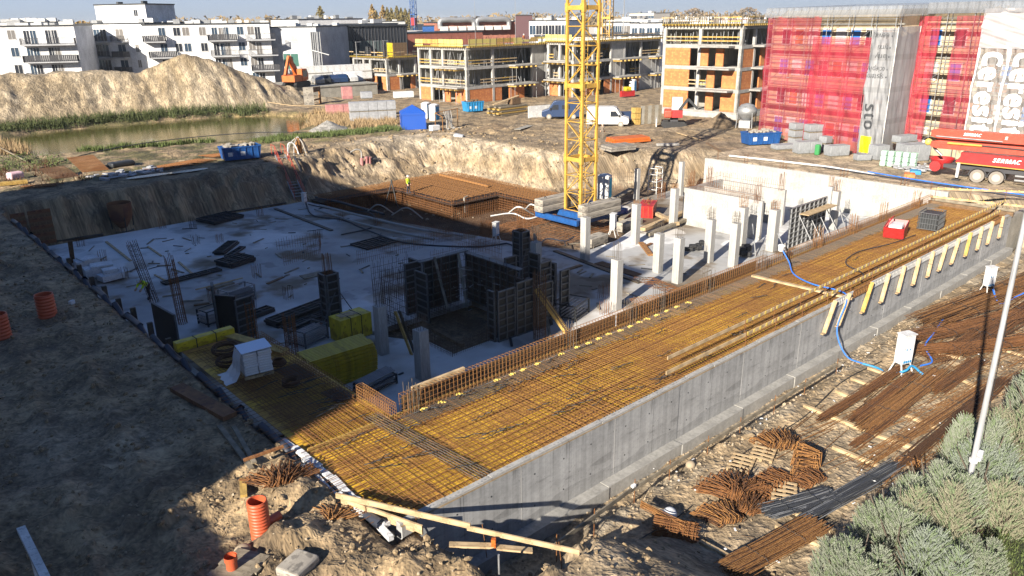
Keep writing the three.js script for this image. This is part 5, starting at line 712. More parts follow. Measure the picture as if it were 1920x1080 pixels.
{
  const t = thing('barrier_rail', 'long pale guard board spanning the near corner of the trench', 'rail', [0, 0, 0]), a = V(-.85, .45, -2.05), b = V(2.9, .02, 4.15), m = a.clone().lerp(b, .56);
  mb().bar(a, m.clone().add(V(.05, .015, .08)), .05, .17).build('board', M.wood, t); mb().bar(m.clone().add(V(0, -.06, 0)), b, .05, .15).build('board', M.wood, t); const k = mb(); for (const s of [.12, .34, .62, .92]) { const p = a.clone().lerp(b, s); k.rod(p.clone().add(V(.03, .15, -.02)), p.clone().add(V(.05, -.9, .12)), .012, 5); } k.build('stake', M.rust, t);
  plank('board lying on the trench rim under the guard board, left piece', [.55, .0, 1.5], [1.5, -.12, 2.25], .2, .06, M.wood); plank('board lying on the trench rim under the guard board, right piece', [1.55, -.16, 2.3], [2.3, -.3, 2.95], .2, .06, M.wood); plank('timber facing on edge along the foam strip at the near corner', [-.62, .05, -2.2], [.35, .05, .55], .06, .3, M.wood); tag(mb().box(1.48, -.12, 2.28, .12, .26, .12, .7).build('orange_clamp', M.orange), 'small orange clamp on the boards at the trench rim', 'clamp'); tag(mb().cyl(at(on([1.05, -0.1, 3])), at([0.9, 0.45, 3.17]), .03, .03, 8).build('pipe_stake', M.galv), 'grey pipe stake standing in the dirt at the bottom', 'stake');
}
// ================================================================ bar store on the lower yard
const battens = [['long pale sleeper nearest the outer wall, under the bar bundles', [19.01, -2.2, 2.15], [18.82, -2.2, 4.88]], ['short sleeper, second from the wall side', [21.23, -2.2, 2.46], [21.15, -2.2, 3.36]], ['short sleeper above the second one', [22.96, -2.2, 2.34], [22.83, -2.2, 3.26]], ['short sleeper closest to the tall cabinet', [24.68, -2.2, 2.32], [24.54, -2.2, 3.22]], ['pale sleeper crossing the ends of the thick bundles', [18.79, -2.2, 5.25], [18.86, -2.2, 6.81]], ['sleeper lying alone before the grey bars', [16.71, -2.2, 4.57], [16.71, -2.2, 6.37]], ['sleeper under the thin long bars', [21.14, -2.2, 5.5], [21.04, -2.2, 6.85]], ['sleeper in front of the round coil, running to the rusty sheaf', [8.09, -2.2, 4.53], [8.14, -2.2, 6.15]], ['sleeper between grey bars and rusty sheaf', [10.63, -2.2, 5.68], [10.67, -2.2, 7.21]], ['sleeper under the grey bars', [11.74, -2.2, 5.08], [11.66, -2.2, 7.13]], ['sleeper under the far tangled bars by the leg cabinet', [28.28, -2.2, 3.02], [28.71, -2.2, 4.92]], ['sleeper at the right edge under the far bars', [31.34, -2.2, 5.94], [31.26, -2.2, 7]], ['sleeper end peeping between the upper bundles', [26.5, -2.2, 5.47], [25.81, -2.2, 7.01]], ['sleeper piece among the far bars', [37.09, -2.2, 1.41], [36.33, -2.2, 3.09]]];
for (const [l, a, b] of battens) plank(l, on(a, .06), on(b, .06), .16, .13, M.wood, 'sleeper', 'sleeper');
function bundle(label, a, b, w, n, m, fan = .3, hgt = .16, name = 'bar_bundle') {
  const t = thing(name, label, 'steel bars', on(a, .14)), A = V(0, 0, 0), B = at(on(b, .14)).sub(at(on(a, .14))), d = B.clone().normalize(), s = V(-d.z, 0, d.x), k = mb(), k2 = mb(), L = B.length();
  for (let i = 0; i < n; i++) { const o = (R0() + R0() - 1) * w * .55, f = o * (1 + rr(-fan, fan)) + rr(-fan, fan) * .12, y = rr(0, hgt), e0 = rr(-.08, .06) * L, e1 = rr(-.08, .06) * L, p = A.clone().addScaledVector(s, o * rr(.9, 1.1)).addScaledVector(d, e0).add(V(0, y, 0)), q = B.clone().addScaledVector(s, f).addScaledVector(d, e1).add(V(0, rr(0, hgt), 0)), c = p.clone().lerp(q, rr(.3, .7)).add(V(rr(-.03, .03), -.02, rr(-.03, .03))); (i % 4 ? k : k2).rod(p, c, .012).rod(c, q, .012); }
  k.build('bars', m, t).userData.kind = 'stuff'; k2.build('darker_bars', m === M.rebarB ? M.galv : M.rustD, t).userData.kind = 'stuff'; const w2 = mb(); for (const f of [.25, .7]) { const c = A.clone().lerp(B, f); for (let i = -1; i <= 1; i++) w2.geo(new THREE.TorusGeometry(w * .2, .012, 4, 14), new THREE.Matrix4().compose(c.clone().addScaledVector(s, i * w * .3).add(V(0, hgt * .4, 0)), new THREE.Quaternion().setFromUnitVectors(V(0, 0, 1), d), V(1, .7, 1))); } w2.build('tie_wire', M.steel, t); return t;
}
bundle('thick rusty bundle flaring at its end, closest to the outer wall', [18.34, -2.1, 3.36], [25.24, -2.1, 3.54], .42, 80, M.rust, .5, .24); bundle('second rusty bundle from the wall, spread wide', [19.27, -2.1, 4.24], [24.84, -2.1, 4.18], .6, 80, M.rust, .6); bundle('broad middle layer of long rusty bars', [18.92, -2.1, 4.92], [26.04, -2.1, 4.93], 1.0, 150, M.rustB, .5, .2); bundle('tied sheaf of short rusty bars lying on top of the store', [24.28, -2, 5.61], [28.65, -2, 5.79], .75, 120, M.rust, .2, .28); bundle('lower end of the broad layer of bars', [17.28, -2.1, 5.17], [21.12, -2.1, 5.3], .5, 60, M.rust, .3); bundle('thin loose long bars running over the sleepers', [16.7, -2.1, 5.89], [26.42, -2.1, 6.8], .8, 30, M.rustB, .3, .08); bundle('dark bundle of long bars ending in a brush of tips', [17.32, -2.1, 7.07], [26.68, -2.1, 7.19], .5, 70, M.rustD, .5, .22); bundle('sparse bars nearest the lamp pole', [19.81, -2.1, 7.44], [27.39, -2.1, 7.35], .5, 22, M.rust, .4, .08); bundle('grey new steel bars spread on sleepers before the hedge', [10.9, -2.1, 5.22], [13.51, -2.1, 6.12], .9, 130, M.rebarB, .2, .14); bundle('grey steel bars running up from the hedge to the bar tips', [11.78, -2.1, 6.16], [16.92, -2.1, 6.89], .7, 110, M.rebarB, .4, .14); bundle('broad rusty sheaf in the foreground left of the hedge', [7.23, -2.05, 6.21], [11.45, -2.05, 6.61], .95, 190, M.rustB, .3, .22); bundle('far tangle of long rusty bars behind the tall cabinet', [29.72, -2.1, 2.58], [36.7, -2.1, 4.94], 1.5, 130, M.rust, .9, .25); bundle('far crossing layer of rusty bars at the picture edge', [32.49, -2.1, 1.98], [44.79, -2.1, 3.88], 2.2, 150, M.rustB, .8, .3); bundle('near crossing layer of bars right of the tall cabinet', [27.97, -2.1, 3.47], [33.3, -2.1, 6.76], 1.3, 110, M.rust, .7, .25); bundle('right-hand crossing layer of bars behind the lamp pole', [29.26, -2.1, 4.71], [40.68, -2.1, 5.26], 1.6, 110, M.rust, .7, .25);
heap('round heap of bent bars, upper one by the pallets', [15.23, -2.2, 3.02], 150, .8, .55, 1.5, .9, 1.2, M.rustB); heap('bright heap of bent bars fanned like a feather', [14.81, -2.2, 4.5], 170, .75, .5, 1.9, 1.9, 1.4, M.rustB); heap('straight row of bent bars on a pallet', [12.57, -2.2, 4.29], 120, .7, .35, 2.0, 1.6, .2, M.rust); heap('end row of bent bars beside the feather-like heap', [13.81, -2.2, 5.09], 90, .6, .3, 1.2, 1.3, .6, M.rust); heap('large spreading heap of bent bars in the middle foreground', [11.1, -2.2, 3.67], 190, 1.0, .65, 1.7, .8, 2.6, M.rust); heap('front skirt of bent bars below the large heap', [9.82, -2.2, 4.14], 130, .9, .3, 1.3, 1.2, 1.2, M.rustB); heap('right skirt of bent bars beside the large heap', [10.95, -2.2, 4.5], 120, .9, .35, 1.1, .3, 1.5, M.rust); heap('small brush of bar tips by the hedge shadow', [17.56, -2.2, 7.08], 70, .5, .3, .6, 1, 2.5, M.rustB); heap('bent bars lying near the cabinet cables', [27.89, -2.2, 4.13], 50, .8, .15, 1, .4, 1, M.rustD);
{ // round coil with a bundle through it
  const t = thing('bar_coil', 'rusty bar coil with straight bars through it beside a white sack', 'coil', on([7.84, -2.2, 3.79], .25), .5), k = mb(); for (let i = 0; i < 16; i++) k.geo(new THREE.TorusGeometry(rr(.3, .42), .014, 4, 18), new THREE.Matrix4().makeRotationY(rr(-.12, .12)).multiply(new THREE.Matrix4().makeScale(1, .75, 1)).setPosition(0, 0, -.5 + i * .075)); for (let i = 0; i < 60; i++) { const a = rr(0, 6.28), r = rr(.26, .4); k.rod(V(Math.cos(a) * r, Math.sin(a) * r * .75, -.75), V(Math.cos(a) * r, Math.sin(a) * r * .75, .65 + rr(-.1, .1)), .012); } k.build('coil', M.rust, t); const b = mb(); for (let i = 0; i < 30; i++) b.rod(V(rr(-.3, .1), rr(.1, .3), .3), V(rr(.6, .9), rr(.05, .25), -1.3), .012); b.build('bars', M.rustB, t);
  tag(mb().geo(new THREE.SphereGeometry(.3, 16, 12), new THREE.Matrix4().makeScale(1, .95, .8).setPosition(...on([8.43, -2.2, 3.05], .22))).build('sack', M.foam), 'white plastic sack standing behind the bar coil', 'sack');
  for (const [l, p, r] of [['wooden pallet lying half under the bent bars, left one', [13.06, -2.2, 2.86], .35], ['wooden pallet behind it under the upper heap', [14.33, -2.2, 3.02], .35], ['pallet under the straight row of bent bars', [12.45, -2.2, 4.93], .5]]) { const q = thing('pallet', l, 'pallet', on(p, .02), r); palletParts(q, 1.2, .85); }
  tag(mb().geo(new THREE.DodecahedronGeometry(.18, 1), new THREE.Matrix4().makeScale(1.1, .9, 1).setPosition(...on([11.7, -2.2, 1.57], .05))).build('boulder', M.stone), 'single grey stone by the plank along the trench', 'stone');
  plank('flat pale board piece near the trench plank', on([14.64, -2.2, 1.91], .04), on([15.19, -2.2, 2.04], .04), .18, .04, M.wood);
  const g = thing('trench_rail', 'long grey guard board along the trench beside the outer wall', 'rail', [0, 0, 0]); const A = [[3.6, -1.2, 2.4], [8.2, -1.75, 1.6], [12.6, -1.85, 1.55], [17.5, -1.9, 1.5], [23, -1.95, 1.5]]; for (let i = 0; i < 4; i++) mb().bar(at(A[i]), at(A[i + 1]).add(V(.15, .03, 0)), .05, .16).build('board', M.woodG, g); const gk = mb(); for (const [x, y, z] of A) gk.rod(V(x + .2, y - .9, z), V(x + .2, y + .35, z), .016, 5); for (let i = 0; i < 4; i++) { const c = at(A[i]).lerp(at(A[i + 1]), .5); gk.rod(c.clone().add(V(0, -.9, 0)), c.clone().add(V(0, .3, 0)), .016, 5); } gk.build('stake', M.rust, g);
  tag(mb().geo(new RoundedBoxGeometry(.22, .14, .12, 2, .05), new THREE.Matrix4().setPosition(8.3, -1.62, 1.62)).build('rag', M.foam), 'white rag tied on the grey board by the trench', 'rag');
  hose('thin black cable lying along the yard beside the trench board', [on([6.5, 0, 3.4], .03), on([9.5, 0, 3.1], .03), on([13.5, 0, 2.5], .03), on([18, 0, 2.6], .03), on([22.5, 0, 2.2], .03), on([26, 0, 2.4], .03)], .025, M.black, 'cable', 'cable');
}
{ // lamp pole
  const t = thing('lamp_post', 'tall grey lamp post rising out of the juniper hedge', 'lamp post', [16, -2, 9.46]); mb().cyl(V(0, 0, 0), V(0, 12, 0), .095, .065, 16).build('pole', M.poleG, t); mb().geo(new RoundedBoxGeometry(.26, .12, .3, 2, .03), new THREE.Matrix4().setPosition(.1, 1.75, .05)).build('clamp_box', M.white, t); mb().cyl(V(0, 1.62, 0), V(0, 1.72, 0), .14, .14, 14).build('clamp_ring', M.white, t); mb().geo(new RoundedBoxGeometry(.16, .2, .14, 2, .02), new THREE.Matrix4().setPosition(-.02, 2.0, .16)).build('clamp_box', M.foam, t); mb().bar(V(0, 12, 0), V(-1.2, 12.15, .5), .1, .1).build('arm', M.galv, t); mb().geo(new RoundedBoxGeometry(.75, .12, .3, 2, .05), new THREE.Matrix4().makeRotationY(.4).setPosition(-1.5, 12.15, .62)).build('lamp_head', M.frame, t); const c = mb(); c.path([[.06, 6.5, .09], [.05, 4, .11], [.07, 2.2, .12]], .014, 5); c.build('cable', M.black, t);
}
{ // juniper hedge: feathery upright sprays
  const spray = []; for (let v = 0; v < 4; v++) { const k = mb(), n = 11; for (let i = 0; i < n; i++) { const y = i / n * .4, a = i * 2.4 + v, r = .075 * (1 - i / n * .75); for (let q = 0; q < 2; q++) { const b = a + q * 3.0, o = V(Math.cos(b) * r, y + .075, Math.sin(b) * r), w = V(-Math.sin(b), 0, Math.cos(b)).multiplyScalar(.011); k.tri(V(0, y, 0).sub(w), V(0, y, 0).add(w), o); } } k.tri(V(-.008, 0, 0), V(.008, 0, 0), V(0, .46, 0)); spray.push(k.g()); }
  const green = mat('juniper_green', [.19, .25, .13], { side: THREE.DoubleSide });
  function shrub(r, h, seed) {
    const R = rng(seed), o = { outer: new MB(), inner: new MB() }, q = new THREE.Quaternion(), m = new THREE.Matrix4(), lobes = []; for (let i = 0; i < 9; i++) { const a = R() * 6.28, d = Math.sqrt(R()) * r * .75; lobes.push([Math.cos(a) * d, Math.sin(a) * d, h * (1 - .35 * d / r) * (.75 + .35 * R()), r * (.32 + .2 * R())]); }
    for (let i = 0; i < 4600; i++) {
      const L = lobes[Math.floor(R() * lobes.length)], t = R(), a = R() * 6.28, rad = L[3] * Math.pow(1 - Math.pow(t, 2.2), .6) * (.7 + .35 * R()), out = V(Math.cos(a), 0, Math.sin(a)), p = V(L[0] + out.x * rad, t * L[2], L[1] + out.z * rad), dir = out.clone().multiplyScalar(.35 + .5 * R()).add(V(0, 1, 0)).add(V((R() - .5) * .5, 0, (R() - .5) * .5)).normalize(), s = .3 + .4 * R();
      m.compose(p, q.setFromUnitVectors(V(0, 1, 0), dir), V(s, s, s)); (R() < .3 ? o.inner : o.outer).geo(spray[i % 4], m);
    }
    return o;
  }
  const kinds = [shrub(1.25, 2.1, 11), shrub(1.35, 2.3, 12), shrub(1.15, 1.8, 13)].map(o => [o.outer.g(), o.inner.g()]);
  const L = ['first silvery juniper shrub at the bottom edge, left end of the hedge', 'second juniper from the left end of the hedge, tall front', 'third juniper from the left end, at the bottom edge', 'fourth juniper, before the foot of the lamp post', 'fifth juniper, closest to the lamp post clamp', 'sixth juniper, right behind the lamp post', 'seventh juniper in the hedge, beyond the lamp post', 'eighth juniper near the right picture edge', 'ninth juniper at the far end of the hedge', 'low juniper at the grass side of the hedge', 'juniper filling the grass side below the lamp post', 'juniper at the grass side near the right edge'];
  [[9.3, 8.9, 0, .95], [10.6, 10.1, 1, .9], [11.7, 9.0, 2, 1.15], [13.2, 9.7, 1, 1], [14.7, 8.9, 0, 1.05], [17, 9.6, 2, 1.2], [18.8, 9.2, 1, 1], [21, 9.6, 0, 1.1], [23.6, 9.4, 1, 1.1], [9.2, 10.6, 2, .8], [12.4, 10.9, 0, .8], [15.6, 10.6, 2, .95]].forEach(([x, z, k, s], i) => {
    const t = thing('juniper_shrub', L[i], 'shrub', [x, GY(x, z) - .1, z], i * 1.9); t.scale.setScalar(s); const f = new THREE.Mesh(kinds[k][0], [M.juni, M.juniB, M.juni, M.juniC][i % 4]), g = new THREE.Mesh(kinds[k][1], green); f.name = 'silver_foliage'; g.name = 'green_foliage'; f.castShadow = g.castShadow = true; t.add(f, g); const st = mb(); for (let q = 0; q < 16; q++) st.cyl(V(0, 0, 0), V(Math.cos(q * 2.4) * .85, 1.2 + .5 * Math.sin(q * 5), Math.sin(q * 2.4) * .85), .05, .015, 5); st.build('stem', M.bark, t);
  });
}
{ const m = mb(); for (let i = 0; i < 70; i++) { const x = rr(8, 36), z = i % 3 ? rr(2.5, 7.5) : rr(.4, 2); m.geo(new RoundedBoxGeometry(rr(.05, .16), .03, rr(.03, .08), 1, .012), new THREE.Matrix4().makeRotationY(rr(0, 3)).setPosition(...on([x, 0, z], rr(.05, .3)))); } tag(m.build('litter', M.foam), 'white tags and scraps scattered through the bar store', 'litter', null, 'stuff'); }

for (const [l, x0, x1, z0, z1, n] of [['tangle of single rusty bars strewn over the sleepers', 14, 30, 3, 7.6, 170], ['tangle of single rusty bars strewn beyond the leg cabinet', 28, 52, 3, 9, 260]]) { const k = mb(); for (let i = 0; i < n; i++) { const x = rr(x0, x1), z = rr(z0, z1), a = -.12 + rr(-.35, .3), L = rr(1.5, 5), p = on([x, 0, z], rr(.05, .22)), q = on([x + Math.cos(a) * L, 0, z - Math.sin(a) * L * .6], rr(.05, .22)), c = at(p).lerp(at(q), .5).add(V(0, rr(-.02, .06), rr(-.1, .1))); k.rod(at(p), c, .012).rod(c, at(q), .012); } tag(k.build('strewn_bars', M.rustB), l, 'steel bars', null, 'stuff'); }

// ================================================================ buildings
// finished block: facade from left foot A to right foot B (seen from the pit), windows and balconies given along it
function block(name, label, A, B, h, depth, wallM, wins, bals, o = {}) {
  const dx = B[0] - A[0], dz = B[2] - A[2], L = Math.hypot(dx, dz), t = thing(name, label, o.cat || 'building', A, Math.atan2(-dz, dx)); // local +x along facade, +z outward
  mb().hexa(V(0, -.3, -depth), V(L, 0, 0), V(0, h + .3, 0), V(0, 0, depth)).build('wall', wallM, t); mb().hexa(V(-.15, h, -depth - .15), V(L + .3, 0, 0), V(0, .22, 0), V(0, 0, depth + .3)).build('roof', o.roof || M.steel, t);
  const wg = {}, win = (x, y, w, hh, m = [M.glass, M.glass, M.glassC ??= mat('curtained_glass', [.16, .15, .14], { roughness: .2 }), M.glassS ??= mat('bluish_glass', [.05, .08, .12], { roughness: .08, metalness: .3 })][Math.floor(hash(Math.round(x * 7), Math.round(y * 5)) * 4)]) => { const k = w + ',' + hh; wg[k] ??= [mb().hexa(V(0, 0, .0), V(w, 0, 0), V(0, hh, 0), V(0, 0, .012)).g(), mb().hexa(V(-.06, -.08, 0), V(w + .12, 0, 0), V(0, .08, 0), V(0, 0, .09)).hexa(V(-.06, 0, 0), V(.06, 0, 0), V(0, hh, 0), V(0, 0, .05)).hexa(V(w, 0, 0), V(.06, 0, 0), V(0, hh, 0), V(0, 0, .05)).hexa(V(-.06, hh, 0), V(w + .12, 0, 0), V(0, .06, 0), V(0, 0, .05)).hexa(V(w / 2 - .03, 0, .012), V(.05, 0, 0), V(0, hh, 0), V(0, 0, .02)).g()]; const f = new THREE.Mesh(wg[k][1], o.frameM || M.render), p = new THREE.Mesh(wg[k][0], m); f.name = 'window'; p.name = 'pane'; f.position.set(x, y, .004); f.add(p); t.add(f); };
  for (const [u, y, w, hh, m] of wins) win(u * L - w / 2, y, w, hh, m);
  for (const [u0, u1, y, kind] of bals) { const x0 = u0 * L, w = (u1 - u0) * L, d = 1.5, s = mb().hexa(V(x0, y - .22, .003), V(w, 0, 0), V(0, .2, 0), V(0, 0, d)).build('balcony', M.renderG, t); const r = mb(), g = kind ? .32 : .16; for (let x = 0; x <= w; x += g) r.hexa(V(x0 + x, y, d - .06), V(kind ? g - .05 : .035, 0, 0), V(0, 1.05, 0), V(0, 0, .03)); for (const e of [x0, x0 + w - .04]) for (let q = .1; q < d; q += g) r.hexa(V(e, y, q), V(.03, 0, 0), V(0, 1.05, 0), V(0, 0, kind ? g - .05 : .035)); r.hexa(V(x0, y + 1.05, d - .08), V(w, 0, 0), V(0, .06, 0), V(0, 0, .07)); r.build('railing', M.frameD, s); if (kind > 1) mb().hexa(V(x0 + w - 1.2, y, d - .6), V(.8, 0, 0), V(0, .8, 0), V(0, 0, .4)).build('cabinet', M.white, s); }
  for (const [u, w, hh, d, m] of o.units || []) { mb().box(u * L, h + .2, -depth * (d || .3), w, hh, 1.4).build('roof_unit', m || M.white, t); }
  return t;
}
const fl = [10.25, 7.3, 4.35, 1.4];
{
  const W = (us, rows = fl, w = 1.2, h = 1.5, dy = .95) => us.flatMap(u => rows.map(y => [u, y + dy, w, h])), Dr = (us, rows = fl) => us.flatMap(u => rows.map(y => [u, y + .06, 1.0, 2.3]));
  const units = n => Array.from({ length: n }, (_, i) => [(i + .5) / n + rr(-.03, .03), rr(.8, 2.4), rr(.35, .9), rr(.15, .7), i % 3 ? M.white : M.galv]);
  block('apartment_building', 'white apartment block at the left edge behind the sand hill, with dark wide balconies', [13.3, 0, -153.72], [29.26, 0, -145.64], 13.3, 14, M.render, [...W([.13, .43]), ...Dr([.565, .62, .76, .81])], [[.51, 1, 10.25], [.51, 1, 7.3, 1], [.51, 1, 4.35]], { units: units(9) });
  block('apartment_building', 'bright sunlit middle part of the white apartment block, with narrow stacked balconies', [33.68, 0, -167.2], [42.67, 0, -149.16], 13.5, 14, M.render, [...W([.16], fl, 1.2, 2.0, .2), ...W([.36, .44], fl, 1.7, 2.2, .1), ...W([.66], fl, 2.0, 2.2, .1), ...W([.86], fl.slice(1), .9, 1.4)], [[.12, .24, 10.25], [.12, .24, 7.3], [.12, .24, 4.35], [.3, .54, 10.25], [.3, .54, 7.3], [.3, .54, 4.35], [.6, .75, 10.25], [.6, .75, 7.3, 1], [.6, .75, 4.35, 1]], { units: units(5) });
  block('stair_tower', 'white stair tower with dark roof rim on top of the white apartment block', [39.26, 0, -167.86], [45.97, 0, -157.55], 17.2, 9, M.render, [[.8, 15, .9, 1.2]], [], { units: [[.2, .5, .5, .5, M.steel], [.7, .5, .6, .5, M.steel]] });
  block('apartment_building', 'long right part of the white apartment block, rising behind the sand hill peak', [41.54, 0, -147.42], [62.52, 0, -137.07], 13.2, 14, M.render, [...W([.145, .26, .33, .46, .76, .845]), ...W([.61], fl, 1.0, 2.2, .1), ...Dr([.555, .645, .9])], [[.0, .17, 10.25, 2], [.03, .24, 7.3, 1], [.03, .2, 4.35], [.5, .73, 10.25, 1], [.51, .735, 7.3], [.8, 1.04, 10.25], [.81, 1.05, 7.3], [.82, 1.05, 4.35, 1]], { units: units(14) });
  const hall = block('hall', 'pale grey hall with a dark green gate between white block and glass office', [63.58, 0, -139.88], [70.07, 0, -132.13], 12.4, 20, M.renderG, [[.42, 4.3, 3.2, 3.0, mat('green_gate', [.03, .1, .08])], [.3, 3.2, .7, 1.6], [.93, 3.2, 1.2, 1.6], [.8, 3.2, .8, 1.4]], [], { units: units(6) }); const p = mb(); for (const u of [7.4, 7.8, 8.2, 8.8, 9.3]) p.cyl(V(u + 1.6, 2, .15), V(u + 1.6, 11.5, .15), .14, .14, 8); p.cyl(V(8.8, 8, .16), V(12.5, 7, .16), .14, .14, 8); p.build('outer_pipes', M.galv, hall);
  block('raised_yard', 'low concrete retaining wall of the raised yard under the parked cars', [54.46, 0, -116.54], [73, 0, -115.37], 2.0, 16, M.concG, [], [], { cat: 'wall', roof: M.concG });
}
{ // glass office
  const t = thing('office_building', 'dark glass office building behind the parked cars', 'building', [76.9, 0, -145.49], -.18), L = 21, h = 12.2, m = mb(), k = mb(); mb().hexa(V(0, 0, -16), V(1.6, 0, 0), V(0, h, 0), V(0, 0, 16.05)).build('side_pier', M.renderG, t);
  for (let i = 0; i < 26; i++) for (let j = 0; j < 4; j++) { const x = 1.62 + i * .78, g = mb().hexa(V(x, .5 + j * 2.9, -.06 - rr(0, .03)), V(.75, 0, 0), V(0, 2.86, 0), V(0, 0, .05)); g.build('glass_panel', j === 2 && i > 2 && i < 20 && hash(i, 3) > .35 ? mat('office_glass_' + i, [.1, .13, .13], { roughness: .15, metalness: .3 }) : M.glass, t); }
  for (let i = 0; i <= 26; i++) k.hexa(V(1.58 + i * .78, .4, -.05), V(.05, 0, 0), V(0, h - .4, 0), V(0, 0, .16)); k.build('mullion', M.frameD, t).userData.kind = 'stuff'; mb().hexa(V(1.62, 0, -16), V(20.6, 0, 0), V(0, h, 0), V(0, 0, 15.85)).build('wall', M.steel, t); mb().hexa(V(-.2, h, -16), V(22.6, 0, 0), V(0, .4, 0), V(0, 0, 16.4)).build('roof_edge', M.steel, t);
  block('office_wing', 'low dark blue wing right of the glass office', [103.31, 0, -167.18], [114.28, 0, -168.43], 12.6, 12, mat('navy_cladding', [.03, .045, .08]), [], [], { units: [[.2, 2, .8, .3], [.6, 3, 1.1, .3, M.renderG]] });
}
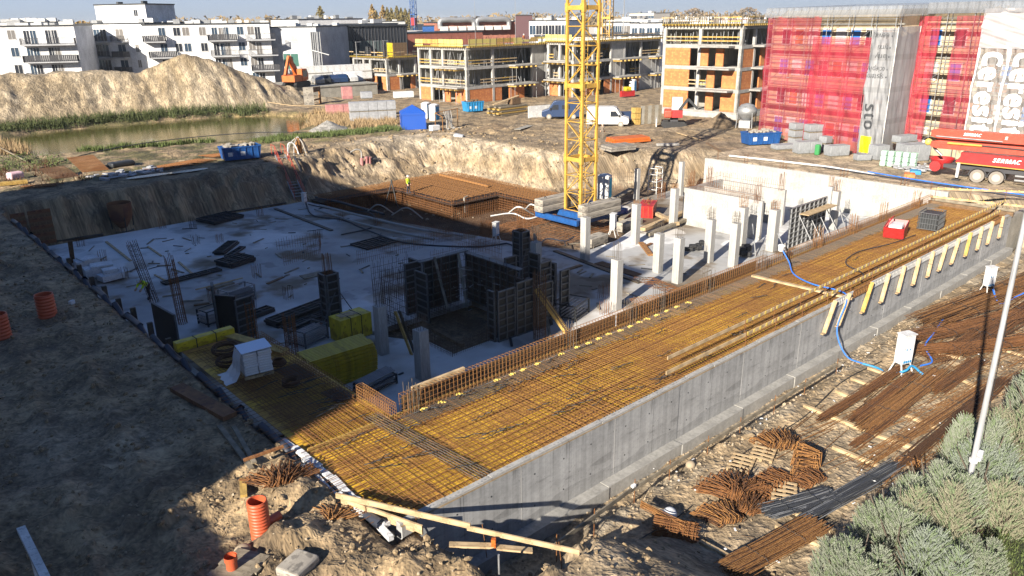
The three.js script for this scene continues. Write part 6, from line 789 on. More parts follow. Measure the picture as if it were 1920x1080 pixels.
// concrete frames with orange block infill
function shell(label, p, ry, lv, left, right, o = {}) {
  const t = thing('building_shell', label, 'building', p, ry), dL = left.len, dR = right.len, base = o.base || 0, top = lv[lv.length - 1];
  const slabLv = [base, ...lv]; for (let i = 0; i < slabLv.length; i++) { const y = slabLv[i]; mb().hexa(V(.02, y - .3, -dL), V(dR, 0, 0), V(0, .3, 0), V(0, 0, dL - .02)).build('floor_slab', M.conc, t); if (i) { mb().hexa(V(0, y - .42, -dL), V(.36, 0, 0), V(0, .5, 0), V(0, 0, dL)).build('edge_beam', M.concW, t); mb().hexa(V(.37, y - .42, -.36), V(dR - .37, 0, 0), V(0, .44, 0), V(0, 0, .36)).build('edge_beam', M.concW, t); } }
  if (base) { mb().hexa(V(-.02, 0, -dL), V(.4, 0, 0), V(0, base - .3, 0), V(0, 0, dL + .02)).build('plinth', M.concW, t); mb().hexa(V(.39, 0, -.4), V(dR, 0, 0), V(0, base - .3, 0), V(0, 0, .42)).build('plinth', M.concW, t); }
  mb().hexa(V(4.4, base, -dL), V(.25, 0, 0), V(0, top - base, 0), V(0, 0, dL - 4.4)).build('inner_wall', M.concG, t); mb().hexa(V(4.4, base, -4.6), V(dR - 4.6, 0, 0), V(0, top - base, 0), V(0, 0, .25)).build('inner_wall', M.concG, t); mb().hexa(V(dR - .25, base, -dL), V(.25, 0, 0), V(0, top - base, 0), V(0, 0, dL - .4)).build('inner_wall', M.concG, t); mb().hexa(V(.4, base, -dL), V(dR - .7, 0, 0), V(0, top - base, 0), V(0, 0, .25)).build('inner_wall', M.concG, t);
  const face = (F, len, P) => { // P(s, out) -> point on the face, s metres from the corner
    const col = mb(); for (const c of F.cuts) { const s = clamp(c * len, 0, len - .46); const a = P(s, 0), b = P(s + .46, 0), w = b.clone().sub(a), n = P(s, .36).sub(a); for (let i = 0; i < lv.length; i++) { const y0 = i ? lv[i - 1] + .02 : base, y1 = lv[i] - .42; mb().hexa(a.clone().add(V(0, y0, 0)).sub(n), ...(F.flip ? [n, V(0, y1 - y0, 0), w] : [w, V(0, y1 - y0, 0), n])).build('column', M.concW, t); } }
    F.rows.forEach((row, i) => row.forEach((cell, b) => {
      const s0 = F.cuts[b] * len + .34, s1 = F.cuts[b + 1] * len - (b + 2 === F.cuts.length ? .34 : 0), y0 = (i ? lv[i - 1] : base) + .02, y1 = lv[i] - .42, n = cell.length;
      [...cell].forEach((c, q) => {
        const a = s0 + (s1 - s0) * q / n, e = s0 + (s1 - s0) * (q + 1) / n, P0 = P(a, -.06), w = P(e, -.06).sub(P0), nn = P(a, -.26).sub(P0), quad = (yy0, yy1) => mb().hexa(P0.clone().add(nn).add(V(0, yy0, 0)), ...(F.flip ? [nn.clone().negate(), V(0, yy1 - yy0, 0), w] : [w, V(0, yy1 - yy0, 0), nn.clone().negate()]));
        if (c === 'B') quad(y0, y1).build('block_wall', M.block, t); if (c === 'W') quad(y0, y1).build('concrete_panel', M.conc, t);
        if (c === 'G' || c === 'g') { for (const y of [.55, 1.05]) mb().bar(P(a, -.02).add(V(0, y0 + y, 0)), P(e, -.02).add(V(0, y0 + y, 0)), .05, .16).build('guard_board', hash(i * 7 + q, b) > .5 ? M.woodY : M.wood, t); const k = mb(); for (let s = a + .3; s < e; s += .62) k.rod(P(s, -.5 - rr(0, 1)).add(V(0, y0, 0)), P(s, -.5 - rr(0, 1)).add(V(0, y1, 0)), .045, 5); k.build('floor_prop', M.galv, t).userData.kind = 'stuff'; }
        if (c === 'P') { const k = mb(); for (let s = a + .2; s < e; s += .5) k.rod(P(s, -.4 - rr(0, 1.4)).add(V(0, y0, 0)), P(s, -.4 - rr(0, 1.4)).add(V(0, y1, 0)), .045, 5); k.build('floor_prop', M.galv, t).userData.kind = 'stuff'; }
      });
    }));
    for (const [b0, b1, i] of F.balc || []) { const s0 = b0 * len, s1 = b1 * len, y = i ? lv[i - 1] : base, a = P(s0, .003), w = P(s1, .003).sub(a), n = P(s0, 1.7).sub(a); const bal = mb().hexa(a.clone().add(V(0, y - .24, 0)), ...(F.flip ? [n.clone(), V(0, .22, 0), w] : [w, V(0, .22, 0), n.clone()])).build('balcony_slab', M.conc, t); if (F.form) { for (let s = s0 + .3; s < s1; s += 1.2) { const k = P(s, -.3).add(V(0, y - .4, 0)); mb().bar(k, P(s, 2).add(V(0, y - .4, 0)), .2, .24).build('yellow_beam', M.woodY, bal); } const k = mb(); for (const s of [s0 + .4, s1 - .4]) for (const q of [.5, 1.5]) k.rod(P(s, q).add(V(0, y - 3, 0)), P(s, q).add(V(0, y - .5, 0)), .045, 5); k.build('floor_prop', M.galv, bal).userData.kind = 'stuff'; } }
    // formwork of the top slab: yellow beam ends and guard rail
    if (F.top) { const k = mb(), r = mb(), st = mb(); for (let s = .2; s < len; s += .55) k.bar(P(s, -1).add(V(0, top + .12, 0)), P(s, .75).add(V(0, top + .12, 0)), .12, .2); k.build('form_beam', M.woodY, t).userData.kind = 'stuff'; mb().hexa(P(0, .7).add(V(0, top + .23, 0)), ...(F.flip ? [P(0, -.3).sub(P(0, .7)), V(0, .04, 0), P(len, .7).sub(P(0, .7))].map((v, i) => v) : [P(len, .7).sub(P(0, .7)), V(0, .04, 0), P(0, -.3).sub(P(0, .7))])).build('walkway', M.plyY, t);
      for (let s = 0; s < len; s += 1.6) st.rod(P(s, .65).add(V(0, top, 0)), P(s + rr(-.1, .1), .65).add(V(0, top + 1.5, 0)), .035, 5); st.build('rail_post', M.steel, t).userData.kind = 'stuff'; const cols = F.top === 'Y' ? [M.paleY ??= mat('pale_yellow_guard', [.6, .52, .16], { transparent: true, opacity: .75 }), M.paleY, M.woodY] : [M.wood, M.woodY, M.woodG]; for (let s = 0; s < len - 1; s += 2.1) for (const y of F.top === 'Y' ? [.35, .8, 1.15] : [.6, 1.1]) if (hash(Math.floor(s * 3), Math.floor(y * 9)) > .18) mb().bar(P(s, .62).add(V(0, top + y, 0)), P(Math.min(len, s + 2.05), .62).add(V(0, top + y + rr(-.04, .04), 0)), .05, F.top === 'Y' ? .36 : .16).build('guard_board', cols[Math.floor(hash(Math.floor(s * 5), 3) * 3)], t); }
  };
  face({ ...left, flip: true }, dL, (s, q) => V(-q, 0, -s)); face(right, dR, (s, q) => V(s, 0, q));
  if (o.top) { const k = mb(); for (let i = 0; i < o.top; i++) { const x = rr(.5, dR - .5), z = -rr(.5, dL - .5); k.rod(V(x, top, z), V(x + rr(-.1, .1), top + rr(.8, 1.9), z), .035, 4); } k.build('starter_bars', M.rustD, t).userData.kind = 'stuff'; }
  if (o.ruffle) { const k = mb(); for (let s = 0; s < dL; s += .35) k.bar(V(-.5, top + .25, -s), V(-.5 + rr(-.1, .1), top + 1.3, -s + rr(-.25, .25)), .14, .05); for (let s = 0; s < dR; s += .4) k.bar(V(s, top + .25, .5), V(s + rr(-.3, .3), top + 1.3, .5), .14, .05); k.build('guard_slats', M.woodG, t).userData.kind = 'stuff'; }
  return t;
}
shell('three-storey concrete shell in the middle with orange blocks below and yellow guards on top', [73.24, 0, -87.94], 3 * RAD, [2.72, 5.9, 9.04],
  { len: 12.94, cuts: [0, .46, .71, 1], rows: [['BBdB', 'd', 'B'], ['GG', 'G', 'G'], ['GG', 'G', 'G']], balc: [[.05, .46, 1], [.05, .46, 2]], form: 1, top: 'Y' },
  { len: 19.65, cuts: [0, .3, .8, 1], rows: [['BBBB', 'BdBBd', 'W'], ['PG', 'GGGPP', 'W'], ['GG', 'GGGPP', 'W']], balc: [[.48, .8, 1], [.5, .8, 2]], form: 1, top: 'Y' }, { top: 30 });
shell('low two-storey concrete shell on the left with column forms on its roof', [78.87, 0, -120.66], 3 * RAD, [3.16, 6.3],
  { len: 12, cuts: [0, .46, .66, 1], rows: [['BdB', 'B', 'B'], ['GG', 'G', 'G']], top: 'N' }, { len: 7.6, cuts: [0, .4, 1], rows: [['B', 'ddB'], ['PP', 'PP']], balc: [[.3, .95, 1]], form: 1, top: 'N' }, { top: 14 });
shell('grey shell behind the crane mast with several propped balconies', [92.68, 0, -81.95], 3 * RAD, [3.06, 6.24, 9.38],
  { len: 6.4, cuts: [0, .5, 1], rows: [['Bd', 'B'], ['PP', 'GP'], ['PP', 'PG']], balc: [[.1, .9, 1], [.1, .9, 2]], form: 1, top: 'Y' }, { len: 26.3, cuts: [0, .2, .4, .55, .75, 1], rows: [['dB', 'BdB', 'B', 'dB', 'WW'], ['PG', 'P', 'W', 'PGG', 'WW'], ['PP', 'GP', 'W', 'PPP', 'GG']], balc: [[.05, .2, 1], [.05, .2, 2], [.42, .68, 1], [.42, .68, 2], [.85, 1, 1], [.85, 1, 2]], form: 1, top: 'N' }, { top: 20 });
shell('tall orange block shell beside the red netting, with grey slat guards on top', [84.37, 0, -43.29], 3 * RAD, [3.92, 6.82, 9.7, 12.2],
  { len: 12.5, cuts: [0, .5, 1], rows: [['BBdBd', 'dBBB'], ['BBdBg', 'gBBB'], ['ddBdB', 'dBBB'], ['GGG', 'GG']], balc: [[.06, .5, 1], [.06, .5, 2], [.08, .5, 3]], top: 'N' }, { len: 9.5, cuts: [0, .35, 1], rows: [['B', 'dBd'], ['B', 'dBd'], ['B', 'dBd'], ['P', 'PPP']], balc: [[.3, 1, 1], [.3, 1, 2], [.3, 1, 3]], top: 'N' }, { base: .94, top: 10, ruffle: 1 });
{ // site gear on the low shell's roof
  const r = [78.87, 0, -120.66]; [[['dark column form', 2], -2.5, -9.8], [['second dark column form', 2.4], -.6, -6.6]].forEach(([[l, h], x, z], i) => { const t = thing('column_form', l + ' standing on the roof of the low shell', 'formwork', [r[0] + 1.5 + i * 1.4, 6.35, r[2] - 9 + i * 4]); for (let q = 0; q < 4; q++) panel(t, .6, h, [Math.sin(q * 1.5708) * .32, 0, Math.cos(q * 1.5708) * .32], q * Math.PI / 2); });
  const t = thing('form_box', 'yellow and brown shaft form standing on the roof of the low shell', 'formwork', [r[0] + 4, 6.35, r[2] - 1.6]); mb().hexa(V(-1.3, 0, -2), V(.1, 0, 0), V(0, 2.8, 0), V(0, 0, 2)).build('yellow_side', M.plyY, t); mb().hexa(V(-1.2, 0, 0), V(3.4, 0, 0), V(0, 2.8, 0), V(0, 0, .1)).build('brown_side', M.woodD, t);
}
// ---------------------------------------------------------------- scaffolded building with nets
function canvasTex(w, h, draw) { const c = document.createElement('canvas'); c.width = w; c.height = h; const x = c.getContext('2d'); x.clearRect(0, 0, w, h); draw(x, w, h); const t = new THREE.CanvasTexture(c); t.colorSpace = THREE.SRGBColorSpace; return t; }
{
  const RB = [71.46, 0, -32.11], ry = -12 * RAD, t = thing('scaffolded_building', 'apartment block under scaffolding with cream walls and blue-filmed windows behind red nets', 'building', RB, ry);
  const F = [[1.3, 0, 15.6], [5.5, 14.6, 36]], cream = mat('cream_wall', [.62, .5, .33], { map: rep(T_CONC, .2) }), brown = mat('brown_wall', [.34, .16, .09], { map: rep(T_BLOCK, .5) });
  mb().hexa(V(1.3, 0, -.5), V(14, 0, 0), V(0, 13.4, 0), V(0, 0, 15.4)).build('wall', cream, t); mb().hexa(V(5.5, 0, 14.91), V(10, 0, 0), V(0, 13.4, 0), V(0, 0, 6.5)).build('wall', cream, t); mb().hexa(V(5.5, 0, 21.42), V(10, 0, 0), V(0, 13.4, 0), V(0, 0, 16)).build('wall', brown, t);
  const cells = [M.glassB, M.render, M.block, M.glass, M.glassB, M.render];
  F.forEach(([x, z0, z1], f) => { for (let i = 0; i < 4; i++) { const y = i * 3.15 + .9; for (let z = z0 + 1, q = 0; z < z1 - 1.5; z += f ? 2.45 : 1.75, q++) { const w = mb().hexa(V(x - .06, y, z), V(.06, 0, 0), V(0, 1.75, 0), V(0, 0, 1.25)).build('window', M.render, t); mb().hexa(V(x - .08, y + .1, z + .1), V(.04, 0, 0), V(0, 1.55, 0), V(0, 0, 1.05)).build('pane', cells[(q * 5 + i * 3 + f) % 6], w); } mb().hexa(V(x - .2, i * 3.15 + 3.0, z0), V(.2, 0, 0), V(0, .16, 0), V(0, 0, z1 - z0)).build('floor_band', M.concG, t); } });
  const netT0 = tex(128, (u, v) => .8 + .35 * (tile(u, v * .3, 6, 4) - .5)); mb().hexa(V(-.1, 13.2, -.6), V(15, .35, 0), V(.3, 1.0, 0), V(0, 0, 16.4)).build('roof_cover', M.cover ??= mat('grey_film', [.42, .44, .47], { roughness: .35, map: netT0, transparent: true, opacity: .5, side: THREE.DoubleSide }), t); mb().hexa(V(4.1, 13.42, 15.85), V(12, 0, 0), V(0, 1.0, 0), V(0, 0, 21)).build('roof_cover', M.cover, t); mb().hexa(V(2.6, 13.4, .4), V(11, 0, 0), V(0, .5, 0), V(0, 0, 14)).build('parapet', M.concG, t);
  const s = thing('scaffold', 'steel tube scaffold in front of the cream block, partly showing between the nets', 'scaffold', RB, ry);
  const run = (x, z0, z1) => { for (let z = z0; z <= z1; z += 2.57) { const k = mb(); for (const q of [0, .75]) k.rod(V(x + q, 0, z), V(x + q, 14.2, z), .035, 6); k.build('standard', M.galv, s); } for (let y = 2; y < 14; y += 2) { const k = mb(); for (const q of [0, .75]) { k.rod(V(x + q, y + 1, z0), V(x + q, y + 1, z1), .03, 5); k.rod(V(x + q, y + .5, z0), V(x + q, y + .5, z1), .025, 5); } k.build('ledger', M.galv, s); mb().hexa(V(x, y - .06, z0), V(.75, 0, 0), V(0, .06, 0), V(0, 0, z1 - z0)).build('deck', M.woodG, s); } const d = mb(); for (let z = z0, i = 0; z < z1 - 2; z += 2.57, i++) for (let y = 0; y < 13; y += 2) if ((i + y / 2) % 3 === 0) d.rod(V(x - .03, y, z), V(x - .03, y + 2, z + 2.57), .028, 5); d.build('brace', M.galv, s); };
  run(.12, 0, 15.6); run(4.35, 15.2, 33);
  // nets: thin woven sheets with slack, hung on the outer tubes
  const sheetZ = (name, label, x, z0, z1, y0, y1, m, o = {}) => { const n = thing(name, label, 'net', RB, ry), nz = 36, ny = 40, P = [], U = [], I = []; for (let j = 0; j <= ny; j++) for (let i = 0; i <= nz; i++) { const u = i / nz, v = j / ny, yb = mix(y0, o.y0b ?? y0, u); P.push(x - .05 - .1 * Math.sin(u * 19 + v * 3) * Math.sin(v * 14) - .07 * Math.sin(u * 31 + v * 23) * Math.sin(v * 29 + u * 5) - (o.belly || .1) * Math.sin(v * Math.PI) * (.5 + .5 * Math.sin(u * 9)) + (o.side ? u * o.side : 0), mix(yb, y1, v), mix(z0, z1, u) + .06 * Math.sin(v * 9 + u)); U.push(u, v); if (i && j) { const k = j * (nz + 1) + i; I.push(k - nz - 2, k - 1, k, k - nz - 2, k, k - nz - 1); } } const g = new THREE.BufferGeometry(); g.setAttribute('position', new THREE.Float32BufferAttribute(P, 3)); g.setAttribute('uv', new THREE.Float32BufferAttribute(U, 2)); g.setIndex(I); g.computeVertexNormals(); const q = new THREE.Mesh(g, m); q.name = 'fabric'; q.castShadow = true; n.add(q); if (o.print) { const g2 = g.clone(), a = g2.attributes.position; for (let i = 0; i < a.count; i++) a.setX(i, a.getX(i) - .02); const w = new THREE.Mesh(g2, o.print); w.name = 'print'; n.add(w); } const e = mb(); for (const z of [z0, z1]) e.rod(V(x - .06 + (o.side && z === z1 ? o.side : 0), y0, z), V(x - .06 + (o.side && z === z1 ? o.side : 0), y1, z), .03, 5); e.build('hem', o.hem || m, n); return n; };
  const netT = tex(256, (u, v) => { const a = tile(u, v, 3, 5), f = tile(u, v * .12, 24, 3), g = (Math.floor(v * 24) % 6 === 0 ? .06 : 0); return .8 + .3 * (a - .5) + .2 * (f - .5) - g; }), redN = mat('red_net', [.62, .035, .07], { map: netT, side: THREE.DoubleSide, transparent: true, opacity: .6, roughness: .8 }), redL = mat('thin_red_net', [.6, .04, .08], { map: netT, side: THREE.DoubleSide, transparent: true, opacity: .45, roughness: .8 }), whiteN = mat('white_banner', [.4, .41, .43], { map: netT, side: THREE.DoubleSide, transparent: true, opacity: .82, roughness: .7 }), greyN = mat('grey_net', [.4, .38, .36], { side: THREE.DoubleSide, transparent: true, opacity: .42, roughness: .7 }), paleN = mat('pale_net', [.5, .47, .48], { side: THREE.DoubleSide, transparent: true, opacity: .72, roughness: .7 });
  sheetZ('red_net', 'full-height red net at the left corner of the scaffold', .05, 0, 7.0, .4, 13.3, redL, { y0b: .2 }); sheetZ('red_net', 'darker red net left of the white banner, ending below the top floor', -.05, 6.4, 13.2, .1, 11.3, redN, { belly: .2 });
  const txt = (w, h, f) => { const m = mat('print_' + R0(), [1, 1, 1], { map: canvasTex(w, h, f), transparent: true, side: THREE.DoubleSide, roughness: .7 }); return m; };
  sheetZ('banner', 'white advertising banner with black lettering and a yellow field at its foot', -.02, 13.2, 15.9, .15, 12.2, whiteN, { hem: M.white, print: txt(256, 1024, (x, w, h) => {
    x.fillStyle = '#e3c400'; x.fillRect(26, h - 150, 105, 140); x.fillStyle = '#33363a';
    x.save(); x.translate(30, 600); x.rotate(Math.PI / 2); x.font = 'bold 150px sans-serif'; x.fillText('sto', 0, 0 - 10); x.restore();
    x.font = '52px sans-serif'; [['systemy \u2022', 400], ['ociepleń \u2022', 340], ['farby \u2022', 240], ['tynki \u2022', 170], ['elewacji \u2022', 80]].forEach(([s, y]) => { x.save(); x.translate(212, y - 36); x.rotate(Math.PI); x.fillText(s.split(' ').reverse().join(' '), 0, 0); x.restore(); });
  }) });
  sheetZ('banner', 'shaded side part of the white banner turning round the scaffold corner', 0, 15.92, 15.3, .2, 12.3, whiteN, { hem: M.white, side: 4.3, print: txt(256, 1024, (x, w, h) => { x.fillStyle = '#4b4e52'; x.save(); x.translate(90, 40); x.rotate(Math.PI / 2); x.font = 'bold 120px sans-serif'; x.fillText('A  ELEWACJA', 0, 0); x.restore(); }) });
  sheetZ('red_net', 'narrow red net right of the banner corner', 4.28, 15.1, 17.2, .4, 13.2, redN); sheetZ('red_net', 'red net with slanting lower edge beside the lettered nets', 4.28, 18.8, 21.2, 2.6, 13.2, redL, { y0b: 1.2 });
  const L3 = ['first lettered net beside the red net, white letters on grey mesh', 'second lettered net, white letters on grey mesh', 'third lettered net cut by the right picture edge'];
  for (let i = 0; i < 3; i++) { const z = 21.3 + i * 2.75; sheetZ('lettered_net', L3[i], 4.24, z, z + 2.72, 2.6, 10.4, greyN, { hem: M.white, print: txt(256, 768, (x, w, h) => { x.save(); x.translate(50, 22); x.rotate(Math.PI / 2); x.fillStyle = '#eef0f0'; x.font = 'bold 226px sans-serif'; x.scale(.93, 1); x.lineWidth = 10; x.strokeStyle = '#eef0f0'; x.fillText('Ceresit', 0, 0); x.strokeText('Ceresit', 0, 0); x.restore(); x.fillStyle = '#e8eaea'; x.fillRect(0, 0, 12, h); x.fillRect(w - 8, 0, 8, h); }) }); }
  sheetZ('pale_net', 'pale net above the lettered nets up to the roof cover', 4.22, 21.3, 30, 10.4, 13.8, paleN);
}
// ---------------------------------------------------------------- the block behind the camera whose shadow falls over the pit
for (const [l, x0, x1, z0, z1, h] of [['tall residential block standing left behind the viewpoint, shading the pit', -42, -24.3, -49.5, .2, 23.1], ['lower wing of the residential block behind the viewpoint', -24.29, -20, -1.6, 13, 7.4]]) {
  const t = thing('residential_building', l, 'building', [x0, 0, z1]), w = x1 - x0, d = z1 - z0; mb().hexa(V(0, -.2, -d), V(w, 0, 0), V(0, h, 0), V(0, 0, d)).build('wall', M.renderG, t); mb().hexa(V(-.1, h - .2, -d - .1), V(w + .2, 0, 0), V(0, .25, 0), V(0, 0, d + .2)).build('roof', M.steel, t); for (let y = 1; y < h - 2; y += 3) for (let z = 2; z < d - 1.5; z += 3.4) mb().hexa(V(w, y, -z), V(.03, 0, 0), V(0, 1.5, 0), V(0, 0, 1.4)).build('window', M.glass, t);
}

// ================================================================ vehicles and machines
function wheel(t, x, y, z, r, w, ax = 'z') { const q = ax === 'z' ? V(0, 0, w / 2) : V(w / 2, 0, 0), c = V(x, y, z), o = mb().cyl(c.clone().sub(q), c.clone().add(q), r, r, 20).build('wheel', M.tyre, t); const e = q.clone().normalize().multiplyScalar(w / 2 + .02); mb().cyl(c.clone().sub(e), c.clone().add(e), r * .58, r * .58, 14).build('rim', M.rim, o); return o; }
const prof = (pts, d, bev = .06) => { const g = new THREE.ExtrudeGeometry(new THREE.Shape(pts.map(q => new THREE.Vector2(...q))), { depth: d - 2 * bev, bevelEnabled: true, bevelSize: bev, bevelThickness: bev, bevelSegments: 2 }); g.translate(0, 0, -d / 2 + bev); return g; };
function van(label, p, ry, m, h = 2.45) { // nose to +x
  const t = thing('van', label, 'van', p, ry); mb().geo(prof([[-2.7, .38], [2.55, .38], [2.68, .62], [2.62, 1.05], [1.75, 1.32], [1.05, h - .12], [.7, h], [-2.6, h], [-2.72, h - .3]], 1.95)).build('body', m, t);
  const g = mb(); g.hexa(V(1.78, 1.36, -.82), V(-.62, .86, 0).multiplyScalar(.95), V(.05, .04, 0), V(0, 0, 1.64)); g.build('windscreen', M.glass, t); for (const s of [-1, 1]) { const z = s * .978; mb().geo(prof([[.35, 1.3], [1.5, 1.32], [1.0, 1.98], [.35, 1.98]], .03, .01), new THREE.Matrix4().makeTranslation(0, 0, z)).build('side_window', M.glass, t); mb().box(2.5, .8, s * .72, .2, .26, .32).build('headlight', M.foam, t); mb().box(1.5, 1.28, s * 1.1, .14, .3, .2).build('mirror', M.black, t); }
  if (m === M.blueV) for (const s of [-1, 1]) mb().box(-.7, 1.4, s * .965, 1.1, .55, .04).build('side_window', M.glass, t);
  mb().box(2.6, .4, 0, .2, .3, 1.8).build('bumper', M.frameD, t); mb().box(2.66, .72, 0, .06, .2, 1.0).build('grille', M.black, t); for (const x of [-1.75, 1.7]) for (const s of [-1, 1]) wheel(t, x, .36, s * .86, .36, .24); return t;
}
van('white panel van parked behind the crane mast, nose to the right', [68.12, 0, -52.17], -52 * RAD, M.white); van('navy blue panel van parked left of the crane mast', [69.69, 0, -62.37], 133 * RAD, M.blueV);
function car(label, p, ry, m) { const t = thing('parked_car', label, 'car', p, ry); mb().geo(prof([[-2.1, .3], [2.1, .3], [2.15, .75], [1.2, .9], [.6, 1.42], [-1.1, 1.46], [-1.9, .95], [-2.15, .85]], 1.75, .1)).build('body', m, t); mb().geo(prof([[1.0, .93], [.55, 1.36], [-1.05, 1.4], [-1.7, .98]], 1.77, .02)).build('window_band', M.glass, t); for (const x of [-1.3, 1.3]) for (const s of [-1, 1]) wheel(t, x, .32, s * .8, .32, .2); }
const carP = [M.steel, M.blueV, mat('dark_blue_car', [.02, .05, .12], { roughness: .3, metalness: .3 }), M.white, M.galv, M.blueV];
[[65.25, 2.25, -121.83], [66.87, 2.25, -121.84], [68.78, 2.25, -121.51], [70.59, 2.25, -121.35], [63.78, 2.25, -121.64], [70.55, 2.25, -125.81]].forEach((p, i) => car(['dark car behind the orange excavator in the row by the fence', 'navy car, second in the row behind the fence', 'dark blue car before the wrapped white pallets', 'white car half hidden by the low shell', 'silver car closest to the excavator', 'navy car in the rear row at the white pallets'][i], p, 1.3 + (i % 2) * .15, carP[i]));
{ // concrete pump truck, rear at the left
  const t = thing('concrete_pump_truck', 'red concrete pump truck with folded boom at the right picture edge', 'truck', [62.6, 0, -9.6], -90 * RAD + 6 * RAD); // +x forward (out of the picture)
  mb().hexa(V(1, .95, -1), V(10, 0, 0), V(0, .3, 0), V(0, 0, 2)).build('chassis', M.frameD, t); for (const x of [3.7, 5.1, 9.6]) for (const s of [-1, 1]) wheel(t, x, .54, s * .95, .54, .55);
  mb().geo(prof([[1.9, 1.55], [10.5, 1.45], [10.5, 2.45], [2.4, 2.25]], .1, .01), new THREE.Matrix4().makeTranslation(0, 0, 1.2)).build('side_panel', M.red, t); mb().geo(prof([[1.9, 1.55], [10.5, 1.45], [10.5, 2.45], [2.4, 2.25]], .1, .01), new THREE.Matrix4().makeTranslation(0, 0, -1.2)).build('side_panel', M.red, t); mb().hexa(V(2.2, 1.5, -1.14), V(8, 0, 0), V(0, .85, 0), V(0, 0, 2.28)).build('deck_box', M.red, t);
  const arm = (y, h, x0, x1, z, w, m) => mb().geo(prof([[x0, y + h * .2], [x0 + .5, y], [x1, y], [x1, y + h], [x0 + .6, y + h], [x0, y + h * .8]], w, .03), new THREE.Matrix4().makeTranslation(0, 0, z)).build('boom_section', m, t);
  arm(3.35, .75, -.4, 10.4, .45, .55, M.redO); arm(2.75, .62, -.1, 10.4, -.15, .5, M.redO); arm(2.5, .62, -.3, 10.4, .55, .5, M.redO); arm(3.3, .6, .2, 10.4, -.65, .5, M.red);
  mb().rod(V(1, 3.0, .85), V(3.6, 3.0, .85), .1, 10).build('hydraulic_cylinder', M.craneY, t); mb().rod(V(3.6, 3.0, .85), V(9, 2.9, .85), .055, 8).build('pipe', M.steel, t); mb().rod(V(0, 3.5, .78), V(5, 3.45, .78), .06, 8).build('pipe', M.galv, t);
  const hp = mb().geo(new THREE.LatheGeometry([[.2, 0], [.7, .25], [.95, .9], [1, 1], [.9, .98], [.6, .35]].map(q => new THREE.Vector2(...q)), 18), new THREE.Matrix4().makeTranslation(.6, .6, 0)).build('hopper', M.red, t); mb().cyl(V(.4, 1.0, .9), V(.4, 1.0, 1.15), .45, .45, 16).build('cover_disc', M.red, t); mb().path([[.6, 1.8, .2], [0, 2.3, .2], [-.3, 2.7, .2]], .12, 8).build('delivery_pipe', M.galv, t); mb().geo(new THREE.SphereGeometry(.3, 12, 10), new THREE.Matrix4().makeTranslation(-.6, 2.9, .4)).build('yellow_end_cap', M.yellowP, t);
  for (const s of [-1, 1]) { mb().cyl(V(2.2, .25, s * 1.2), V(2.2, 1.5, s * 1.2), .13, .13, 12).build('outrigger', M.white, t); mb().box(2.2, 0, s * 1.2, .6, .1, .6).build('foot_plate', M.steel, t); } for (let i = 0; i < 2; i++) mb().hexa(V(6.4, .45 + i * .35, 1.1), V(2.8, 0, 0), V(0, .14, 0), V(0, 0, .1)).build('step_bar', M.galv, t); mb().hexa(V(2, 1.46, 1.262), V(8.5, -.1, 0), V(0, .08, 0), V(0, 0, .02)).build('yellow_line', M.craneY, t); for (const x of [3.7, 5.1]) mb().geo(new THREE.TorusGeometry(.66, .05, 6, 14, Math.PI), new THREE.Matrix4().makeTranslation(x, .54, 1.2)).build('mudguard', M.frameD, t);
  const sign = (x, y, w, h, z, s) => { const o = new THREE.Mesh(new THREE.PlaneGeometry(w, h), mat('sign_' + x, [1, 1, 1], { transparent: true, map: canvasTex(256, 64, (c, W, H) => { c.fillStyle = '#f2f2f2'; c.font = 'italic bold 54px sans-serif'; c.textAlign = 'center'; c.fillText(s, W / 2, 51); }) })); o.name = 'lettering'; o.position.set(x, y, z); t.add(o); }; sign(5.6, 1.98, 2.4, .55, 1.262, 'SERMAC'); sign(2.7, 3.82, 1.6, .4, .745, 'SERMAC'); sign(5.2, 3.75, .8, .4, .745, '5Z');
}
{ // orange excavator behind the hill
  const t = thing('excavator', 'orange tracked excavator with raised boom at the right end of the sand hill', 'excavator', [57.55, 2.25, -117.92], .5); for (const s of [-1, 1]) mb().geo(prof([[-2, .1], [2, .1], [2.3, .5], [1.9, .95], [-1.9, .95], [-2.3, .5]], .6), new THREE.Matrix4().makeTranslation(0, 0, s * 1.2)).build('track', M.black, t); mb().geo(prof([[-2.4, 1.1], [1.3, 1.1], [1.3, 1.9], [-1.0, 2.2], [-2.4, 2.1]], 2.7)).build('house', M.orange, t); const cab = mb().geo(prof([[-.1, 1.2], [1.7, 1.2], [1.8, 2.2], [1.4, 3.1], [-.1, 3.1]], 1.1), new THREE.Matrix4().makeTranslation(0, 0, .9)).build('cab', M.orange, t); mb().box(.8, 1.75, 1.46, 1.3, 1.1, .03).build('window', M.glass, cab); const b = mb(); b.bar(V(.9, 1.7, -.4), V(-1.0, 5.3, -.4), .55, .75); b.build('boom', M.orange, t); mb().bar(V(-1.0, 5.4, -.4), V(-2.6, 2.2, -.4), .4, .5).build('stick', M.orange, t); const k = mb(); k.rod(V(1.4, 1.9, -.1), V(.1, 4, -.1), .12, 8); k.build('cylinder', M.galv, t);
  const q = thing('digging_bucket', 'tan steel bucket plate resting on the dirt beside the excavator', 'bucket', [55.42, 0.2, -118.33], .3); mb().geo(prof([[-.9, 0], [.9, 0], [.9, 2.3], [-.9, 2.3]], .9, .05), new THREE.Matrix4().makeRotationY(0)).build('shell', mat('tan_steel', [.42, .26, .11], { map: rep(T_RUST, .5) }), q); const e = mb(); for (let i = 0; i < 4; i++) e.box(-.75 + i * .5, 2.3, 0, .15, .3, .12); e.build('tooth', M.steel, q);
}
